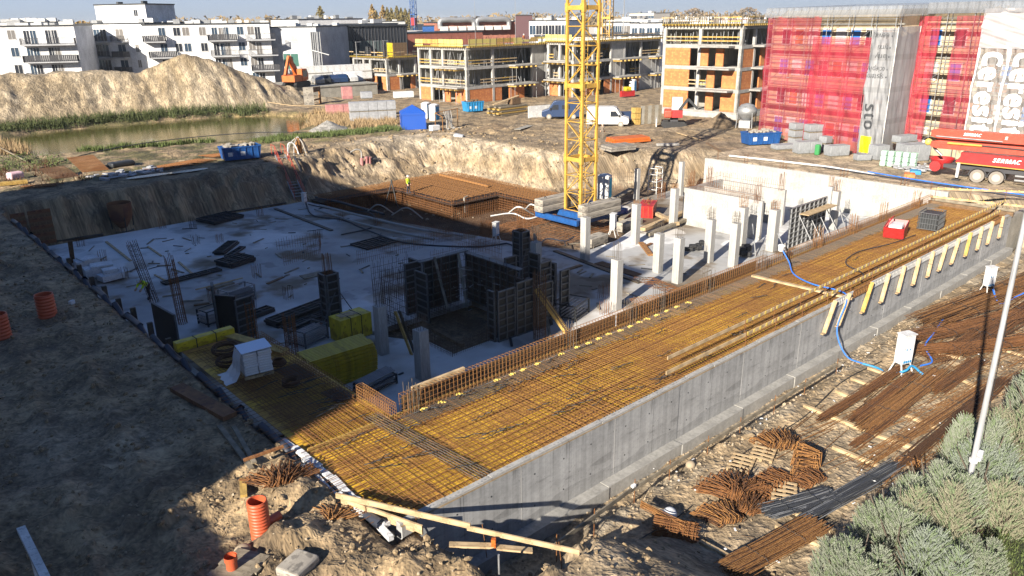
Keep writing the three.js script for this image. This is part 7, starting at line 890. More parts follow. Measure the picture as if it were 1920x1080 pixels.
{ // small red excavator seen from behind
  const t = thing('excavator', 'red compact excavator seen from behind in front of the tall orange shell', 'excavator', [73, 0, -45.24], -.9); mb().geo(new RoundedBoxGeometry(1.0, .95, 2.5, 3, .2), new THREE.Matrix4().makeTranslation(-.8, 1.75, 0)).build('counterweight', M.redO, t); mb().box(.2, 1.3, 0, 1.6, .9, 2.2).build('house', M.red, t); const c = mb().box(.3, 2.2, -.55, 1.3, 1.5, 1.1).build('cab', M.white, t); mb().box(-.37, 2.6, -.55, .03, .85, .85).build('window', M.glass, c); for (const s of [-1, 1]) mb().geo(prof([[-1.3, 0], [1.3, 0], [1.6, .35], [1.3, .7], [-1.3, .7], [-1.6, .35]], .45), new THREE.Matrix4().makeTranslation(0, 0, s * .85)).build('track', M.black, t); mb().box(0, .7, 0, 1, .6, .9).build('undercarriage', M.frameD, t); mb().hexa(V(-2.3, .1, -1.0), V(.12, 0, 0), V(0, 1.0, 0), V(0, 0, 2)).build('dozer_blade', M.white, t); const k = mb(); k.bar(V(.6, 2.2, .6), V(1.6, 3.6, .6), .3, .35); k.bar(V(1.6, 3.6, .6), V(2.8, 2.4, .6), .25, .3); k.build('boom', M.steel, t);
  const o = new THREE.Mesh(new THREE.PlaneGeometry(1.5, .5), mat('weight_mark', [1, 1, 1], { transparent: true, map: canvasTex(128, 64, (x) => { x.fillStyle = '#f4f0ee'; x.font = 'bold 44px sans-serif'; x.fillText('160', 22, 48); }) })); o.name = 'lettering'; o.position.set(-1.31, 1.85, 0); o.rotation.y = -Math.PI / 2; t.add(o);
}
// ================================================================ containers, pallets and gear on the street level
function skip(label, p, ry, m, L = 3.8, h = 1.35, W = 1.9, fillM) { const t = thing('skip', label, 'skip', p, ry); mb().geo(prof([[-L / 2 + .2, .12], [L / 2 - .2, .12], [L / 2, h], [-L / 2, h], [-L / 2, h - .12], [-L / 2 + .1, h - .12]].slice(0, 4), W, .02)).build('body', m, t); const r = mb(); for (let i = 0; i <= 5; i++) for (const s of [-1, 1]) r.bar(V(-L / 2 + .35 + i * (L - .7) / 5, .2, s * (W / 2 + .03)), V(-L / 2 + .35 + i * (L - .7) / 5, h - .05, s * (W / 2 + .03)), .08, .08); for (const s of [-1, 1]) r.bar(V(-L / 2 - .03, h, s * W / 2), V(L / 2 + .03, h, s * W / 2), .12, .12); for (const s of [-1, 1]) r.bar(V(s * L / 2, h, -W / 2), V(s * L / 2, h, W / 2), .12, .12); r.build('rib', m, t); const f = mb(); for (let i = 0; i < 40; i++) f.geo(new THREE.DodecahedronGeometry(rr(.1, .28), 0), new THREE.Matrix4().makeScale(rr(.7, 1.8), .7, 1).setPosition(rr(-L / 2 + .3, L / 2 - .3), h + rr(-.05, .2), rr(-W / 2 + .2, W / 2 - .2))); f.build('rubble', fillM || M.concB, t); for (const x of [-L * .3, .1]) { mb().box(x, .5, W / 2 + .01, .55, .4, .02).build('white_mark', M.foam, t); } return t; }
skip('blue rubbish skip full of rubble on the pond side of the pit', [22.82, 0, -63.15], -.16, M.blue, 3.9, 1.35, 1.9); skip('blue skip with white stickers before the red netting', [67.97, 0, -29.74], -.5, M.blue, 3.9, 1.3, 1.9); skip('small light blue skip before the low shell', [70.18, 0, -120.23], -.3, M.blueL, 3.2, 1.3, 1.7); skip('light blue skip with poles at the foot of the middle shell', [66.81, 0, -78.64], -.2, M.blueL, 3, 1.5, 1.7, M.woodD);
{
  const t = thing('tent', 'blue tarpaulin work tent with pitched roof beside the pallets', 'tent', [49.31, 0, -69.7], -.55), s = 1.55, h = 2.1, q = mb(); q.quad(V(-s, 0, s), V(s, 0, s), V(s, h, s), V(-s, h, s)); q.quad(V(s, 0, -s), V(-s, 0, -s), V(-s, h, -s), V(s, h, -s)); q.quad(V(-s, 0, -s), V(-s, 0, s), V(-s, h, s), V(-s, h, -s)); q.quad(V(s, 0, s), V(s, 0, -s), V(s, h, -s), V(s, h, s)); q.build('wall_sheet', M.blueT, t); const r = mb(), A = V(0, h + .95, 0), c = [V(-s - .05, h, s + .05), V(s + .05, h, s + .05), V(s + .05, h, -s - .05), V(-s - .05, h, -s - .05)]; for (let i = 0; i < 4; i++) r.tri(c[i], c[(i + 1) % 4], A); r.build('roof_sheet', M.blueT, t); const v = mb(); for (let i = 0; i < 4; i++) { const a = c[i], b = c[(i + 1) % 4]; v.quad(a.clone().add(V(0, -.28, 0)), b.clone().add(V(0, -.28, 0)), b, a); v.rod(a.clone().setY(0), a, .03, 5); } v.build('valance', M.blueT, t);
}
for (const [l, p, r] of [['blue and white portable toilet beside the blue tent', [56, 0, -74], .3], ['second portable toilet behind it with white side', [56.7, 0, -76.89], .3], ['portable toilet with pale door by the grey shell', [108.25, 0, -81.23], .2]]) { const t = thing('toilet_cabin', l, 'toilet', p, r); mb().geo(new RoundedBoxGeometry(1.1, 2.2, 1.1, 2, .08), new THREE.Matrix4().makeTranslation(0, 1.1, 0)).build('cabin', M.white, t); mb().box(0, .15, .555, .75, 1.8, .03).build('door', M.blueL, t); mb().geo(new THREE.SphereGeometry(.62, 12, 6, 0, 6.3, 0, 1.57), new THREE.Matrix4().makeScale(1, .35, 1).setPosition(0, 2.15, 0)).build('roof', M.white, t); }
{
  const t = thing('hose_gantry', 'pipe frame hung with hoses in front of the portable toilets', 'frame', [52.03, 0, -65.95], .1), f = mb(); f.rod(V(-2, 0, 0), V(-2, 2.2, 0), .06, 6); f.rod(V(2, 0, 0), V(2, 2.4, 0), .06, 6); f.rod(V(-2, 2.2, 0), V(2.1, 2.4, 0), .05, 6); f.rod(V(-2, 0, 1.4), V(-2, 1.8, 1.4), .06, 6); f.rod(V(-2, 1.8, 1.4), V(-2, 2.2, 0), .05, 6); f.build('frame', M.rustB, t); const h = mb(); for (let i = 0; i < 9; i++) { const x = rr(-.6, 1.7); h.path([[x, 2.3, 0], [x + rr(-.3, .3), 1.1, .3], [x + rr(-.5, .5), .1, .6], [x + rr(-1, 1), .08, 1.2]], .055, 5, 5); } h.build('hose', M.hoseG, t); tag(mb().geo(new RoundedBoxGeometry(1.3, .7, .8, 2, .1), new THREE.Matrix4().setPosition(...on([50, 0, -65.91], .35))).build('sack', M.foam), 'white big sack on the ground before the pipe frame', 'sack');
  // wrapped pallets
  const stack = (name, label, p, ry, nx, ny, s, m, topM) => { const t = thing(name, label, 'pallets', p, ry); for (let j = 0; j < ny; j++) for (let i = 0; i < nx; i++) mb().geo(new RoundedBoxGeometry(s[0] - .03, s[1] - .14, s[2], 2, .03), new THREE.Matrix4().makeRotationY(rr(-.02, .02)).setPosition((i - (nx - 1) / 2) * s[0], j * s[1] + s[1] / 2 + .06, rr(-.04, .04))).build('wrapped_load', m, t); const k = mb(); for (let j = 0; j < ny; j++) k.box(0, j * s[1], 0, nx * s[0] - .1, .1, s[2] - .1); k.build('pallet_row', M.woodG, t); return t; };
  stack('block_pallets', 'two-high row of foil-wrapped grey block pallets beside the blue tent', [50.04, 0, -80.63], -.42, 5, 2, [1.3, 1.35, 1.5], M.greyL); stack('block_pallets', 'single wrapped grey pallet on top of the row', [...[50.88, 0, -83.41]].map((v, i) => i === 1 ? 2.8 : v), -.4, 1, 1, [1.6, 1.0, 1.3], M.greyL); stack('block_pallets', 'long low row of pink block pallets left of the grey ones', [51.23, 0, -90.98], -.42, 4, 1, [1.3, 1.5, 1.4], M.pink); stack('block_pallets', 'single pink block pallet standing on the pink row', [...[55.24, 0, -96.35]].map((v, i) => i === 1 ? 1.55 : v), -.4, 1, 1, [1.6, 2.0, 1.5], M.pink); stack('white_pallets', 'long row of white film-wrapped pallets behind the cars', [70.42, 2.2, -127.07], -.2, 12, 2, [1.3, 1.5, 1.5], M.white); stack('white_pallets', 'front row of white film-wrapped pallets beside the low shell', [70.81, 2.2, -122.14], -.2, 4, 1, [1.4, 1.9, 1.4], M.foam); stack('white_sacks', 'white sacks on pallets before the low shell', [71.95, 0, -105.02], -.3, 3, 1, [1.2, 1.2, 1.2], M.foam);
  const gs = (l, p, ry, nx, ny, s, m = M.grey) => stack('insulation_stack', l, p, ry, nx, ny, s, m); gs('long low stack of grey insulation boards by the blue skip', [66.77, 0, -25.66], -.5, 3, 1, [1.2, .6, 1.2]); gs('tall pile of grey insulation packs left under the red net', [69.85, 0, -26.62], -.4, 1, 3, [1.2, .8, 1.1]); gs('step-shaped pile of grey insulation packs under the net', [69.12, 0, -24.2], -.5, 2, 3, [.9, .85, 1.1]); gs('grey insulation stack with slanted top by the green bag', [65.57, 0, -22.96], -.5, 2, 1, [1.3, 1.3, 1.2]); gs('striped stack of grey boards before the net', [66.11, 0, -20.05], -.5, 2, 1, [1.1, 1.15, 1.1]); gs('low single stack of grey boards before the white banner', [65.2, 0, -17.03], -.6, 1, 1, [1.5, .7, .8]); gs('broad grey pack standing at the foot of the white banner', [66.78, 0, -16.23], -.4, 1, 1, [1.5, 1.5, 1.2]); gs('large stack of grey boards behind the mint rolls', [68.38, 0, -13.7], -.5, 2, 1, [1.3, 1.7, 1.6]); gs('grey packs piled over the large stack', [...[69.54, 0, -15.09]].map((v, i) => i === 1 ? 1.5 : v), -.3, 2, 1, [1.2, .75, 1]); gs('single grey pack leaning on the tall pile', [68.02, 0, -22.32], -.2, 1, 2, [1, .8, .9]);
  for (let i = 0; i < 5; i++) { const p = [64.28, 0, -13.1], x = p[0] - .25 + i * .12, z = p[2] - 1.4 + i * .62; const t = thing('wrapped_roll', ['first mint-wrapped board pack from the left', 'second mint-wrapped board pack from the left', 'middle mint-wrapped board pack of five', 'fourth mint-wrapped board pack from the left', 'last mint-wrapped board pack, next to the large grey stack'][i], 'pack', [x, 0, z], -.6 * 0, 'mint-wrapped packs before the scaffold'); for (let j = 0; j < 3; j++) mb().geo(new RoundedBoxGeometry(.62, .5, .52, 3, .12), new THREE.Matrix4().makeTranslation(0, .25 + j * .48, 0)).build('wrapped_board', M.green, t); }
  tag(mb().geo(new RoundedBoxGeometry(.5, 1.1, .5, 3, .15), new THREE.Matrix4().setPosition(...on([65.7, 0, -21.87], .5))).build('green_bag', M.greenD), 'dark green bag standing between the grey stacks', 'bag');
  for (const [l, p, m] of [['orange block pack lying by the street wall', [60.59, 0, -10.7], M.block], ['blue tarpaulin heap behind the orange block pack', [62.41, 0, -10.93], M.blueL]]) tag(mb().geo(new RoundedBoxGeometry(1.1, .35, .9, 2, .08), new THREE.Matrix4().makeRotationY(.4).setPosition(...on(p, .15))).build('pack', m), l, 'pack');
  const rub = mb(); for (let i = 0; i < 70; i++) rub.geo(new THREE.BoxGeometry(rr(.1, .9), rr(.04, .2), rr(.1, .4)), new THREE.Matrix4().makeRotationY(rr(0, 3)).setPosition(...on([64.5 + rr(-1.5, 2), 0, -11.5 + rr(-2, 1.5)], rr(.02, .3)))); tag(rub.build('rubble', M.greyL), 'scattered debris and board scraps behind the pump truck', 'debris', null, 'stuff');
  skipTimber();
}
function skipTimber() {
  for (const [l, p, r, m, w] of [['stack of orange form beams lying on the dirt by the crane', [59.28, 0, -41.33], -.35, M.orange, 4.6], ['stack of concrete slabs lying on the dirt right of the crane', [54.23, 0, -38.43], -.25, M.concB, 3.2]]) { const t = thing('slab_stack', l, 'stack', p, r); for (let j = 0; j < 2; j++) for (let i = 0; i < 4; i++) mb().box(rr(-.1, .1), j * .26 + .05, -.9 + i * .55, w, .24, .5).build('beam', m, t); }
  plank('pale beam with loose pieces lying behind the bank', on([58.46, 0, -36.58], .2), on([60.94, 0, -35.57], .2), .35, .25, M.concW, 'beam'); plank('grey plank lying on the track behind the crane', on([67.5, 0, -40.57], .1), on([65.44, 0, -35.91], .1), .25, .08, M.wood); plank('dark plank near the blue skip', on([64, 0, -33.98], .1), on([60.71, 0, -30.05], .1), .25, .08, M.woodD); plank('pale flat panel lying on the track before the spoil', on([56.6, 0, -57.25], .12), on([60.48, 0, -59], .12), .9, .06, M.concG); plank('white flat bag on the bank edge', on([47.94, 0, -59.1], .1), on([48.65, 0, -58.33], .1), 1.1, .25, M.foam, 'bag');
  const t = thing('timber_stack', 'pile of yellow beams and boards between middle shell and white hoarding', 'timber', [68.06, 0, -71.96], .05); for (let j = 0; j < 5; j++) for (let i = 0; i < 3; i++) mb().box(rr(-.3, .3), j * .28, -1 + i, 6 + rr(-1, .6), .2, .5).build('beam', j % 2 ? M.woodY : M.woodG, t); mb().bar(V(-3, 1.6, 0), V(2, 2.6, .3), .4, .1).build('board', M.wood, t); mb().box(1.2, 1.4, .2, 1.8, .9, 1).build('crate', M.woodD, t);
  const h = thing('hoarding', 'white low hoarding wall beside the navy van', 'wall', [66.54, 0, -65.89], -.2); for (let i = 0; i < 3; i++) mb().hexa(V(i * 1.6, 0, 0), V(1.58, 0, 0), V(0, 1.7, 0), V(0, 0, .12)).build('panel', M.white, h);
  const e = thing('trench_shield', 'brown timber and steel trench box standing right of the white van', 'box', [73.4, 0, -49.55], -.3); for (let i = 0; i < 6; i++) mb().hexa(V(-1.4 + i * .55, 0, 0), V(.53, 0, 0), V(0, 2.4, 0), V(0, 0, .1)).build('board', i % 2 ? M.woodG : M.concG, e); for (let i = 0; i < 3; i++) mb().box(-2, i * .75, -.2, .9, .7, .9).build('shelf_box', M.woodY, e);
  const d = thing('waste_bin', 'dark blue waste container half behind the white van', 'container', [71.98, 0, -51.95], -.6); mb().geo(prof([[-1, .15], [1, .15], [1.15, 1.4], [-1.15, 1.4]], 1.5)).build('body', M.blueV, d); mb().box(0, 1.4, 0, 2.2, .1, 1.5).build('lid', M.blueV, d); for (const x of [-.8, .8]) mb().cyl(V(x, .1, -.6), V(x, .1, .6), .12, .12, 8).build('roller', M.black, d);
  const b = thing('trench_shield', 'tan steel trench shield standing open by the reeds', 'shield', [54.94, 0, -107.87], -.2); mb().hexa(V(-1.5, 0, .6), V(1.6, 0, .4), V(0, 3, 0), V(0, 0, .12)).build('panel', M.concB, b); mb().hexa(V(1.7, 0, -1.4), V(.12, 0, 0), V(0, 2.6, 0), V(0, 0, 1)).build('panel', M.rustB, b); for (const y of [.8, 2.2]) mb().rod(V(.1, y, .9), V(1.75, y, -.9), .14, 8).build('strut', M.rustB, b); mb().hexa(V(0, 2.2, .8), V(1.8, 0, -1.6), V(0, .7, 0), V(.1, 0, .1)).build('panel', M.woodD, b);
  const w = thing('site_cabin', 'white cabinet box with its open side painted dark before the fence', 'cabin', [72.25, 0, -136.73], -.25); mb().box(0, 0, 0, 1.9, 2.4, 1.6).build('body', M.white, w); mb().hexa(V(.96, .1, -.7), V(.02, 0, 0), V(0, 2.1, 0), V(0, 0, 1.4)).build('painted_opening', M.steel, w);  // dark plate on a closed box paints the shade of an open side
  const fz = thing('panel_fence', 'grey panel fence in front of the parked cars', 'fence', [73.84, 0, -136.86], -.3); for (let i = 0; i < 9; i++) mb().hexa(V(i * 1.25, 0, 0), V(1.2, 0, 0), V(0, 2.1, 0), V(0, 0, .08)).build('panel', i % 2 ? M.renderG : M.concG, fz);
  const si = thing('mixing_silo', 'grey mixing machine with round hopper beside the red net', 'machine', [78.25, 0, -37.98], .3); mb().geo(new THREE.LatheGeometry([[.3, .9], [1.2, 1.7], [1.25, 2.3], [.8, 2.9], [.15, 3.1]].map(q => new THREE.Vector2(...q)), 18)).build('hopper', M.galv, si); mb().box(0, 0, 0, 1.6, 1.0, 1.4).build('engine_box', M.greyL, si); const k = mb(); for (const [x, z] of [[-1, -1], [1, -1], [1, 1], [-1, 1]]) k.rod(V(x, 0, z), V(x * .9, 2, z * .9), .06, 6); k.build('leg', M.galv, si);
  for (const [l, p, s] of [['brown spoil heap in front of the tall orange shell', [77.83, 0, -41.48], [3.2, 1.7, 2.2]], ['pale grey sand pile among the dry grass by the pond', [40.67, 0, -76.86], [3.1, 1.35, 2.3]], ['low dark spoil heap on the track behind the foundation pit', [55.5, 0, -60.65], [4, .8, 1.6]]]) { const g = new THREE.SphereGeometry(1, 40, 16, 0, 6.2832, 0, 1.5708), a = g.attributes.position; for (let i = 0; i < a.count; i++) { const x = a.getX(i), z = a.getZ(i), y = a.getY(i), r = Math.hypot(x, z), n = 1 + .22 * (fbm(x * 3 + s[0], z * 3 + 5, 4) - .5); a.setXYZ(i, x * n * s[0], (1 - Math.pow(r, 1.1)) * s[1] * (.85 + .5 * (fbm(x * 4, z * 4 + 9, 4) - .2)) - .15, z * n * s[2]); } g.computeVertexNormals(); tag(mb().geo(g, new THREE.Matrix4().setPosition(...on(p))).build('spoil_heap', s[0] === 3.1 ? mat('grey_sand', [.42, .4, .36], { map: rep(T_DIRT, 3) }) : mat('spoil_' + s[0], [.28, .2, .12], { map: rep(T_DIRT, 3) })), l, 'heap'); }
  const y = thing('safety_barrier', 'red crowd barrier with yellow sack on the ground by the grey shell', 'barrier', [98.83, 0, -74.65], -.2); mb().box(0, .2, 0, 3, 1.0, .5).build('tray', M.red, y); mb().geo(new RoundedBoxGeometry(1.4, .8, .8, 2, .2), new THREE.Matrix4().makeTranslation(0, 1.5, 0)).build('yellow_sack', M.yellow, y);
  hose('dark hose lying along the far pond bank below the hill', [[4, .1, -114.5], [14, .2, -114.8], [24, .1, -115.6], [36, .2, -111.2], [46, .1, -108.2]], .1); hose('thin dark line slung over the near side of the pond', [[6, 0, -72.5], [12, .5, -76], [20, .7, -78], [30, .7, -76.5], [36, .4, -74]], .05); hose('pale rope sagging from the hill foot to the trench shield', [[47, 1, -108], [50, .5, -103], [55, .6, -99]], .06, M.wood, 'rope', 'rope');
  hose('white pipe lying along the top of the street wall', [[58.5, .12, -27.5], [59, .15, -22], [59.3, .15, -17], [58.8, .12, -13]], .1, M.white, 'pipe', 'pipe'); hose('blue hoses lying on the street behind the wall', [[59.6, .1, -22], [58.9, .1, -15], [58.3, .12, -10], [58, .1, -4], [57.8, .1, 1]], .05, M.blk); hose('second blue hose beside the first on the street', [[59.8, .1, -14], [59, .1, -9], [58.8, .1, -3], [58.6, .1, 2]], .05, M.blueH);
}
{ // near bank of the pond: bars, rubbish and pipes
  const mats3 = [['leaning sheets of brown bars at the pond edge, left group', [6.85, 0, -66.36], .8, 24, 2.2, M.rustD], ['upright fan of brown bars at the pond edge', [9.83, 0, -67.96], 1.3, 30, 2.4, M.rust]]; for (const [l, p, h, n, w, m] of mats3) { const k = mb(), q = on(p); for (let i = 0; i < n; i++) { const x = q[0] + (i / n - .5) * w; k.rod(V(x, q[1], q[2] + 1.2), V(x - .7, q[1] + h, q[2] - .9), .025); } tag(k.build('bar_sheet', m), l, 'steel bars'); }
  for (const [l, a, b, n, w] of [['long mat of brown bars laid along the pond bank', [13.24, 0, -64.43], [19.29, 0, -65.92], 34, 2.6], ['short mat of brown bars left of the blue skip', [19.88, 0, -67.18], [22.42, 0, -67.45], 16, 2.4], ['brown bars lying in the grass at the far left bank', [2.68, 0, -63], [5.44, 0, -62.15], 22, 1.4]]) { const k = mb(), A = at(on(a, .15)), B = at(on(b, .15)), d = B.clone().sub(A), s = V(-d.z, 0, d.x).setLength(w); for (let i = 0; i <= n; i++) { const p = A.clone().addScaledVector(d, i / n); k.rod(p, p.clone().add(s).add(V(.6, rr(-.05, .1), 0)), .03); } for (let i = 0; i < 4; i++) k.rod(A.clone().addScaledVector(s, i / 3), B.clone().addScaledVector(s, i / 3), .025); tag(k.build('bar_mat', M.rust), l, 'steel bars'); }
  const m = mb(); for (let i = 0; i < 40; i++) { const p = on([rr(8.5, 14.5), 0, rr(-64.5, -61.5)], .1); m.geo(new RoundedBoxGeometry(rr(.2, 1.1), rr(.08, .35), rr(.2, .7), 1, .04), new THREE.Matrix4().makeRotationY(rr(0, 3)).setPosition(...p)); } tag(m.build('rubbish', M.greyL), 'heap of grey rubbish and foil among the bars on the pond bank', 'rubbish', null, 'stuff');
  tag(mb().geo(new RoundedBoxGeometry(2.4, .5, 1.2, 3, .2), new THREE.Matrix4().makeRotationY(.2).setPosition(...on([12.4, 0, -67.79], .25))).build('foil_bundle', M.steel), 'black and silver foil bundle lying on the pond bank', 'bundle'); tag(mb().geo(new RoundedBoxGeometry(1.3, .7, .9, 3, .22), new THREE.Matrix4().makeRotationY(.3).setPosition(...on([3.19, 0, -67.92], .35))).build('pink_sack', mat('pink_striped', [.62, .42, .45], { roughness: .6 })), 'pink striped sack on the left edge of the bank', 'sack'); plank('orange brown timber lying at the left bank edge', on([1.4, 0, -64.95], .2), on([3.53, 0, -64.78], .2), .5, .3, M.woodY, 'timber', 'timber'); plank('grey pole slanting over the dead brush by the pond', on([5.58, 0, -89.41], .6), on([5.87, 0, -77.2], .3), .1, .1, M.woodG, 'pole', 'pole');
  for (const [l, a, b] of [['shallow puddle reflecting sky on the pit edge', 12.4, -59.6], ['second small puddle beside it', 16.2, -60.2]]) { const g = new THREE.CircleGeometry(1, 24); g.rotateX(-Math.PI / 2); const o = new THREE.Mesh(g, M.puddle ??= mat('puddle_water', [.03, .03, .03], { roughness: .05 })); o.scale.set(2.0, 1, .6); o.name = numbered('puddle_water'); o.position.set(a, GY(a, b) + .1, b); scene.add(struct(o)); }
}
// ================================================================ people
{
  function figure(J, res = .022) { // bones: [a, b, ra, rb]
    const mn = V(1e9, 1e9, 1e9), mx = V(-1e9, -1e9, -1e9); for (const [a, b, r, q] of J) for (const [p, s] of [[a, r], [b, q]]) { mn.min(at(p).subScalar(s + .06)); mx.max(at(p).addScalar(s + .06)); }
    const size = Math.max(mx.x - mn.x, mx.y - mn.y, mx.z - mn.z) / 2, c = mn.clone().add(mx).multiplyScalar(.5), n = Math.min(84, Math.ceil(size * 2 / res)), mc = new MarchingCubes(n, new THREE.MeshBasicMaterial(), false, false, 60000); mc.isolation = 0;
    const B = J.map(([a, b, r, q]) => { const A = at(a), D = at(b).sub(A); return [A, D, D.lengthSq(), r, q]; }), p = V(0, 0, 0);
    for (let k = 0; k < n; k++) for (let j = 0; j < n; j++) for (let i = 0; i < n; i++) { p.set(c.x + ((i - n / 2) / (n / 2)) * size, c.y + ((j - n / 2) / (n / 2)) * size, c.z + ((k - n / 2) / (n / 2)) * size); let s = 0; for (const [A, D, l, r, q] of B) { const ax = p.x - A.x, ay = p.y - A.y, az = p.z - A.z, t = clamp((ax * D.x + ay * D.y + az * D.z) / l), d = Math.hypot(ax - D.x * t, ay - D.y * t, az - D.z * t) - (r + (q - r) * t); s += Math.exp(-d * 38); } mc.field[i + j * n + k * n * n] = Math.log(s) / 38; }
    mc.update(); const g = new THREE.BufferGeometry(), N = mc.count ?? mc.positionArray.length / 3, P = mc.positionArray.slice(0, N * 3); for (let i = 0; i < N; i++) { P[i * 3] = P[i * 3] * size + c.x; P[i * 3 + 1] = P[i * 3 + 1] * size + c.y; P[i * 3 + 2] = P[i * 3 + 2] * size + c.z; } g.setAttribute('position', new THREE.Float32BufferAttribute(P, 3)); g.setAttribute('normal', new THREE.Float32BufferAttribute(mc.normalArray.slice(0, N * 3), 3)); g.setAttribute('uv', new THREE.Float32BufferAttribute(new Float32Array(N * 2), 2)); return g;
  }
  // standing pose facing +z, height 1.78; bend leans the trunk forward, arms hang or reach
  function person(label, p, ry, o) {
    const t = thing('person', label, 'person', p, ry), b = o.bend || 0, hip = [0, .95, 0], R = (x, y, z) => [x, .95 + y * Math.cos(b) - z * Math.sin(b), y * Math.sin(b) + z * Math.cos(b)], st = o.step || .08, reach = o.reach || 0;
    const sh = s => R(.19 * s, .47, 0), el = s => { const q = sh(s); return [q[0] + .06 * s, q[1] - .27 + reach * .1, q[2] + .04 + reach * .2]; }, ha = s => { const q = el(s); return [q[0] - .02 * s, q[1] - .23 + reach * .15, q[2] + .08 + reach * .14]; };
    const neck = R(0, .54, .01), head = R(0, .7, .03), face = R(0, .67, .07);
    const legs = [], feet = [-1, 1].map(s => [.11 * s, .05, st * s]);
    for (const [i, s] of [-1, 1].entries()) legs.push([[.095 * s, .92, 0], [.105 * s, .5, st * s * .5 + .03], .088, .065], [[.105 * s, .5, st * s * .5 + .03], [feet[i][0], .1, feet[i][2]], .062, .045], [[feet[i][0], .05, feet[i][2] - .03], [feet[i][0] * 1.1, .04, feet[i][2] + .15], .05, .04]);
    const fingers = s => { const w = ha(s), e = el(s), d = at(w).sub(at(e)).normalize(), out = []; const palm = at(w).addScaledVector(d, .07); out.push([w, palm.toArray(), .026, .034]); for (let k = 0; k < 4; k++) { const q = palm.clone().add(V((k - 1.5) * .018, 0, .006)), m = q.clone().addScaledVector(d, .035 + .004 * (k % 3)), x = m.clone().addScaledVector(d, .03).add(V(0, 0, .014)); out.push([q.toArray(), m.toArray(), .0095, .0085], [m.toArray(), x.toArray(), .0085, .0075]); } const th = at(w).addScaledVector(d, .03).add(V(-.035 * s, 0, .02)); out.push([at(w).addScaledVector(d, .02).toArray(), th.toArray(), .013, .01], [th.toArray(), th.clone().addScaledVector(d, .035).toArray(), .01, .008]); return out; };
    const body = [[neck, head, .05, .06], [head, R(0, .76, .02), .092, .085], [face, R(0, .63, .075), .07, .045], [R(0, .69, .125), R(0, .665, .145), .016, .018], ...[-1, 1].flatMap(s => [[R(.095 * s, .7, .02), R(.098 * s, .675, .02), .018, .015], [el(s), ha(s), .042, .03], ...fingers(s)])];
    mb().geo(figure([...body, [hip, R(0, .5, 0), .1, .09]], .018)).build('body', M.skin, t);
    for (const s of [-1, 1]) { const e = R(.032 * s, .705, .112); mb().geo(new THREE.SphereGeometry(.011, 8, 6), new THREE.Matrix4().setPosition(...e)).build('eye', M.black, t); } mb().geo(new THREE.SphereGeometry(.02, 8, 6), new THREE.Matrix4().makeScale(1.2, .35, .6).setPosition(...R(0, .635, .118))).build('mouth', M.rustD, t);
    mb().geo(figure([...legs, [[-.07, .97, 0], [.07, .97, 0], .125, .125]])).build('trousers', o.legs || M.cloth, t);
    mb().geo(figure([[R(0, .05, 0), R(0, .22, .01), .145, .14], [R(-.06, .36, .01), R(.06, .36, .01), .14, .14], [R(-.12, .44, 0), R(.12, .44, 0), .1, .1], ...[-1, 1].map(s => [sh(s), el(s), .07, .055]), ...[-1, 1].map(s => [el(s), ha(s).map((v, i) => mix(el(s)[i], v, .75)), .054, .044])])).build('jacket', o.top || M.hiviz, t);
    const g = new THREE.SphereGeometry(.125, 16, 8, 0, 6.2832, 0, 1.6); const hc = mb().geo(g, new THREE.Matrix4().makeScale(1, .95, 1.15).premultiply(new THREE.Matrix4().makeRotationX(b)).setPosition(...R(0, .74, .015))); hc.geo(new THREE.CylinderGeometry(.15, .155, .015, 16), new THREE.Matrix4().makeScale(.9, 1, 1.12).premultiply(new THREE.Matrix4().makeRotationX(b)).setPosition(...R(0, .745, .04))); hc.build('hard_hat', o.hat || M.white, t);
    if (!o.top) { const k = mb(); for (const y of [.12, .27]) k.geo(new THREE.CylinderGeometry(.158, .158, .045, 16, 1, true), new THREE.Matrix4().makeScale(1.1, 1, .95).premultiply(new THREE.Matrix4().makeRotationX(b)).setPosition(...R(0, y, .005))); k.build('reflective_band', M.foam, t); } return t;
  }
  const b = [73.24, 0, -87.94];
  person('worker in hi-vis vest and white helmet standing in the foundation pit', [32.93, -2.8, -47.45], .4, {}); person('worker in hi-vis vest bending beside the leaning bars in the shade', [3.76, -3.1, -34.21], -1.2, { bend: .9, reach: .5 }); person('person in beige work clothes walking beside the crane mast', on([59.74, 0, -45.72]), 2.2, { top: M.clothB, legs: M.clothB, bend: .15, step: .2 }); person('worker in dark clothes crouched over the bars in the dark foundation pit', [31.38, -4.6, -53.37], 1, { top: M.cloth, bend: 1.1, reach: .6, hat: M.steel }); person('worker with orange jacket and white helmet on the roof edge of the middle shell', [b[0] + 15, 9.1, b[2] - 2.2], .2, { top: M.orange }); person('worker in grey on the roof at the right end of the middle shell', [b[0] + 20.3, 9.1, b[2] - 3], .2, { top: M.renderG }); person('worker in orange beside the white cabinet box at the fence', [69.24, 1, -127.55], .5, { top: M.orange, hat: M.yellowP });
}
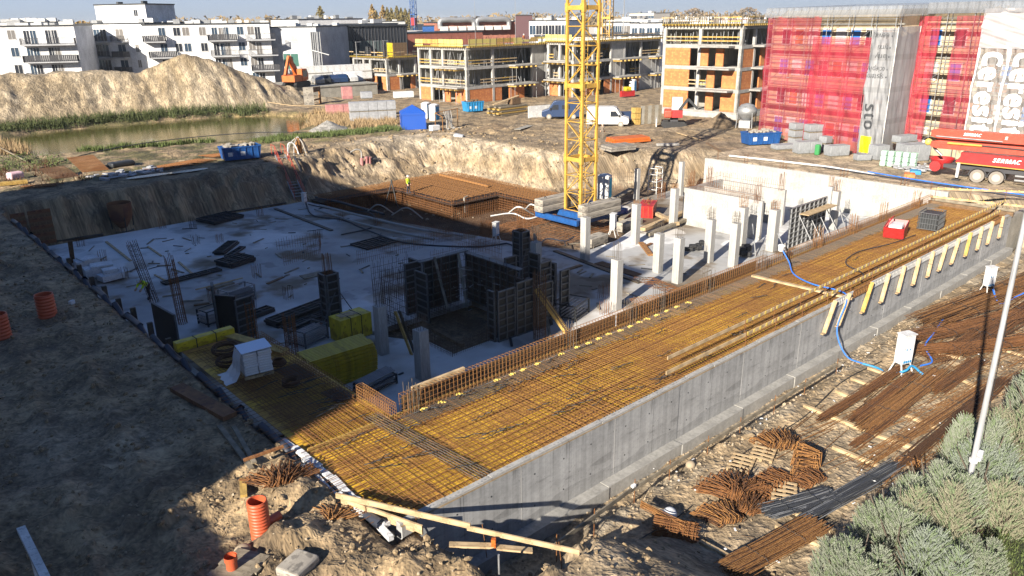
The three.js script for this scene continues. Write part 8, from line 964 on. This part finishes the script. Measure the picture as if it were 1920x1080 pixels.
// ================================================================ town and trees on the horizon
{
  const W = (n, rows, w = 1.3, h = 1.5) => Array.from({ length: n }, (_, i) => (i + .6) / (n + .2)).flatMap(u => rows.map(y => [u, y, w, h]));
  const R = (n) => ({ units: Array.from({ length: n }, (_, i) => [(i + .4) / n, rr(.8, 2.6), rr(.4, 1.1), rr(.2, .6), i % 2 ? M.white : M.galv]), cat: 'house' });
  block('house', 'white flat-roofed terrace right of the dark plant tower', [130.54, 0, -133.8], [134.03, 0, -123.35], 12.8, 12, M.render, W(6, [9.6, 6.4], 1.8, 2.2), [], R(6)); block('house', 'white terrace with dark terraces behind the crane mast', [143.43, 0, -120.57], [147.92, 0, -115.35], 12.2, 12, M.renderG, W(4, [9.2, 6], 2.2, 2.2), [[.1, .9, 8.9, 1]], R(4)); block('house', 'bright white house left of the tall orange shell', [140.24, 0, -108.95], [140.94, 0, -100.07], 12.0, 12, M.render, W(4, [9.0, 5.8], 1.5, 2.0), [], R(5)); block('house', 'long white parapet hall behind the grey shell', [111.1, 0, -110.9], [131.35, 0, -92.86], 9.6, 12, M.white, W(16, [6], 1.4, 1.4), [], { units: [], cat: 'hall' }); block('office_building', 'distant cream block with rows of windows on the horizon', [358.87, 0, -291.78], [359.88, 0, -274.64], 15.4, 16, mat('cream_far', [.5, .46, .4]), W(9, [12.4, 9.2], 2.2, 1.7), [], R(3)); block('house', 'low white houses seen over the grey slat guards', [252.42, 0, -184.76], [258.48, 0, -167.87], 12.2, 14, M.render, W(10, [9, 6]), [], R(8)); block('house', 'row of low houses with brown roofs near the red building', [270.86, 0, -176.34], [274.46, 0, -152.06], 11.8, 14, M.renderG, W(12, [9, 6]), [], { ...R(9), roof: M.brickD });
  block('house', 'grey roofs with white units left behind the apartment block', [31.78, 0, -240.94], [44.21, 0, -233.51], 14.2, 20, M.renderG, [], [], R(12)); block('hall', 'white roof units and low hall behind the glass office', [100.12, 0, -197.67], [121.07, 0, -197.35], 14, 18, M.render, W(9, [11]), [], R(9)); block('hall', 'far white halls between the poplars and the blue crane', [148.55, 0, -273.85], [182.76, 0, -264.56], 13, 20, M.white, [], [], R(10));
  // red plant with silver ducts
  const p = block('factory', 'red brick plant hall behind the middle shell', [99.63, 0, -157.69], [132.63, 0, -154.65], 10.2, 20, mat('red_cladding', [.36, .12, .08], { map: rep(T_CONC, .3) }), [], [], { cat: 'factory' }); const q = block('factory', 'upper red plant building carrying big silver air ducts', [132.28, 0, -175.28], [155.73, 0, -166.34], 12.6, 14, mat('red_cladding_pale', [.4, .16, .11], { map: rep(T_CONC, .3) }), [], [], { cat: 'factory' }), k = L => { const m = mb(), h = 13.3; for (const [a, b] of [[.04, .47], [.51, .93]]) m.path([[L * a, 11, .9], [L * a, h - .5, .9], [L * (a + .03), h, .9], [L * (a + b) / 2, h, .9], [L * (b - .03), h, .9], [L * b, h - .5, .9], [L * b, 10.6, .9]], .75, 12, 6); m.build('air_duct', M.galv, q); const u = mb(); for (let i = 0; i < 8; i++) mb().box(L * (.08 + i * .115), 10.4, 1.4, 2.2, 1.2, 1.2).build('white_unit', M.white, q); }; k(24);
  block('plant_tower', 'dark brown sloping plant tower right of the silver ducts', [151.47, 0, -162.11], [155.17, 0, -158.68], 14.3, 9, mat('dark_brown_cladding', [.09, .045, .05]), [], [], { cat: 'tower' }); block('container', 'blue container on the roofs beside the red crane', [121.46, 0, -167.1], [124.06, 0, -165.2], 11.8, 5, M.blue, [], [], { cat: 'container' });
  for (const [l, a, d, h] of [['thin tall mast in the gap left of the yellow crane', [117.92, 0, -125.04], .07, 26], ['tall lamp mast with white head behind the yellow crane', [131.56, 0, -103.73], .14, 24], ['lamp mast near the middle of the skyline', [110.78, 0, -131.19], .05, 22]]) { const t = thing('mast', l, 'mast', a); mb().cyl(V(0, 0, 0), V(0, h, 0), d, d * .6, 8).build('pole', M.galv, t); mb().box(0, h, 0, 1.2, .2, .4).build('head', M.white, t); }
  for (const [l, px] of [['lamp post in front of the glass office, left one', [75.21, 0, -125.75]], ['lamp post in front of the dark office wing', [83.64, 0, -128.75]], ['double lamp post before the glass office', [80.9, 0, -128.12]]]) { const t = thing('street_lamp', l, 'lamp', px); mb().cyl(V(0, 0, 0), V(0, 9.4, 0), .1, .06, 8).build('pole', M.galv, t); mb().box(.5, 9.4, 0, 1.2, .12, .25).build('lamp_head', M.galv, t); }
  // trees
  const crownT = (kind, R1) => { const m = new MB(); const n = kind === 'poplar' ? 900 : 800; for (let i = 0; i < n; i++) { const t = R1(), a = R1() * 6.28, e = kind === 'poplar' ? .17 * Math.pow(Math.sin(Math.PI * Math.min(1, t * .9 + .12)), .7) : .36 * Math.sqrt(Math.max(0, 1 - (2 * t - 1) ** 2)), lump = .75 + .5 * vn(a * 1.6 + 7, t * 6), r = e * lump * Math.pow(R1(), .4), y = kind === 'poplar' ? .08 + t * .92 : .3 + t * .7, c = V(Math.cos(a) * r, y, Math.sin(a) * r), s = .028 + .02 * R1(), u = V(R1() - .5, R1() - .5, R1() - .5).setLength(s), v = V(R1() - .5, R1() - .5, R1() - .5).setLength(s); m.tri(c.clone().sub(u), c.clone().add(u), c.clone().add(v)); } return m.g(); };
  const PG = crownT('poplar', rng(3)), RG = crownT('round', rng(4)), PG2 = crownT('poplar', rng(9)), tr = mb().cyl(V(0, 0, 0), V(0, .6, 0), .02, .008, 6).g();
  const tree = (name, l, p, h, w, g, m) => { const t = thing(name, l, 'tree', p, p[0]); const a = new THREE.Mesh(g, m), b = new THREE.Mesh(tr, M.bark); a.name = 'crown'; b.name = 'trunk'; a.scale.set(h * w, h, h * w); b.scale.set(h, h, h); a.castShadow = true; t.add(a, b); };
  const TP = [[182.68, 0, -334.98], [203.73, 0, -322.58], [210.61, 0, -330.05], [208.03, 0, -319.82], [209.75, 0, -318.7], [211.46, 0, -317.57], [208.02, 0, -307.85], [209.68, 0, -306.72], [211.34, 0, -305.59], [213, 0, -304.44]], TR = [[61.92, 0, -306.41], [70.02, 0, -304.5], [175.75, 0, -315.95], [332.38, 0, -227.96], [346.99, 0, -206.02]];
  [[20, 'lone tall poplar rising over the hall roofs'], [20.5, 'first poplar of the row, golden and broad'], [18, 'slim poplar right behind the golden one'], [20, 'third poplar from the left in the row'], [19.2, 'fourth poplar from the left in the row'], [18.8, 'fifth poplar from the left in the row'], [19.6, 'dark poplar in the middle of the row'], [18.6, 'poplar right of the dark one'], [18.4, 'second last poplar before the blue crane'], [18, 'last poplar beside the blue crane']].forEach(([h, l], i) => tree('poplar_tree', l, TP[i], h, i ? .75 : 1, i % 2 ? PG : PG2, i === 1 || i === 3 ? M.autumn : M.poplar));
  [['round autumn tree behind the left white block', 14.8], ['second round brown tree left of the stair tower', 14.4], ['small golden tree right of the lone poplar', 15], ['bare round tree over the slat guards', 17], ['bare round tree beside the red building', 17]].forEach(([l, h], i) => tree('round_tree', l, TR[i], h, 1.3, RG, i === 2 ? M.autumn : i > 2 ? M.bare : M.autumn));
  const wood = mb(), Rw = rng(21); const clump = (x, z, h, w) => { for (let i = 0; i < 26; i++) { const a = Rw() * 6.28, r = w * Math.sqrt(Rw()), y = h * (.25 + .75 * Rw() * Math.sqrt(1 - (r / w) ** 2 * .8)), c = V(x + Math.cos(a) * r, y, z + Math.sin(a) * r), s = w * .32, u = V(Rw() - .5, Rw() - .5, Rw() - .5).setLength(s), v = V(Rw() - .5, Rw() - .5, Rw() - .5).setLength(s); wood.tri(c.clone().sub(u), c.clone().add(u), c.clone().add(v)); } };
  for (let i = 0; i < 620; i++) { const az = (48.3 + 40 - i / 620 * 84) * RAD, d = 520 + Rw() * 500, n = fbm(i * .05, 2, 3); clump(camera.position.x + Math.cos(az) * d, camera.position.z - Math.sin(az) * d, 10 + 9 * n + d * .004, 5 + 4 * Rw()); }
  tag(wood.build('distant_wood', mat('far_autumn_wood', [.2, .145, .075], { side: THREE.DoubleSide })), 'brown and golden autumn wood along the horizon', 'wood', null, 'stuff');
  const town = mb(); for (let i = 0; i < 150; i++) { const az = (48.3 + 38 - Rw() * 80) * RAD, d = 300 + Rw() * 520, w = 8 + Rw() * 22, h = 5 + Rw() * 7.5; town.box(camera.position.x + Math.cos(az) * d, 0, camera.position.z - Math.sin(az) * d, w, h, 8 + Rw() * 10, Rw()); } tag(town.build('distant_town', mat('far_walls', [.44, .42, .4])), 'far low roofs and walls of the town below the horizon', 'town', null, 'stuff');
}

const renderer = new THREE.WebGLRenderer({ antialias: true });
renderer.toneMapping = THREE.LinearToneMapping; renderer.toneMappingExposure = EXPOSURE;
renderer.shadowMap.enabled = true; renderer.shadowMap.type = THREE.PCFSoftShadowMap;
renderer.render(scene, camera);
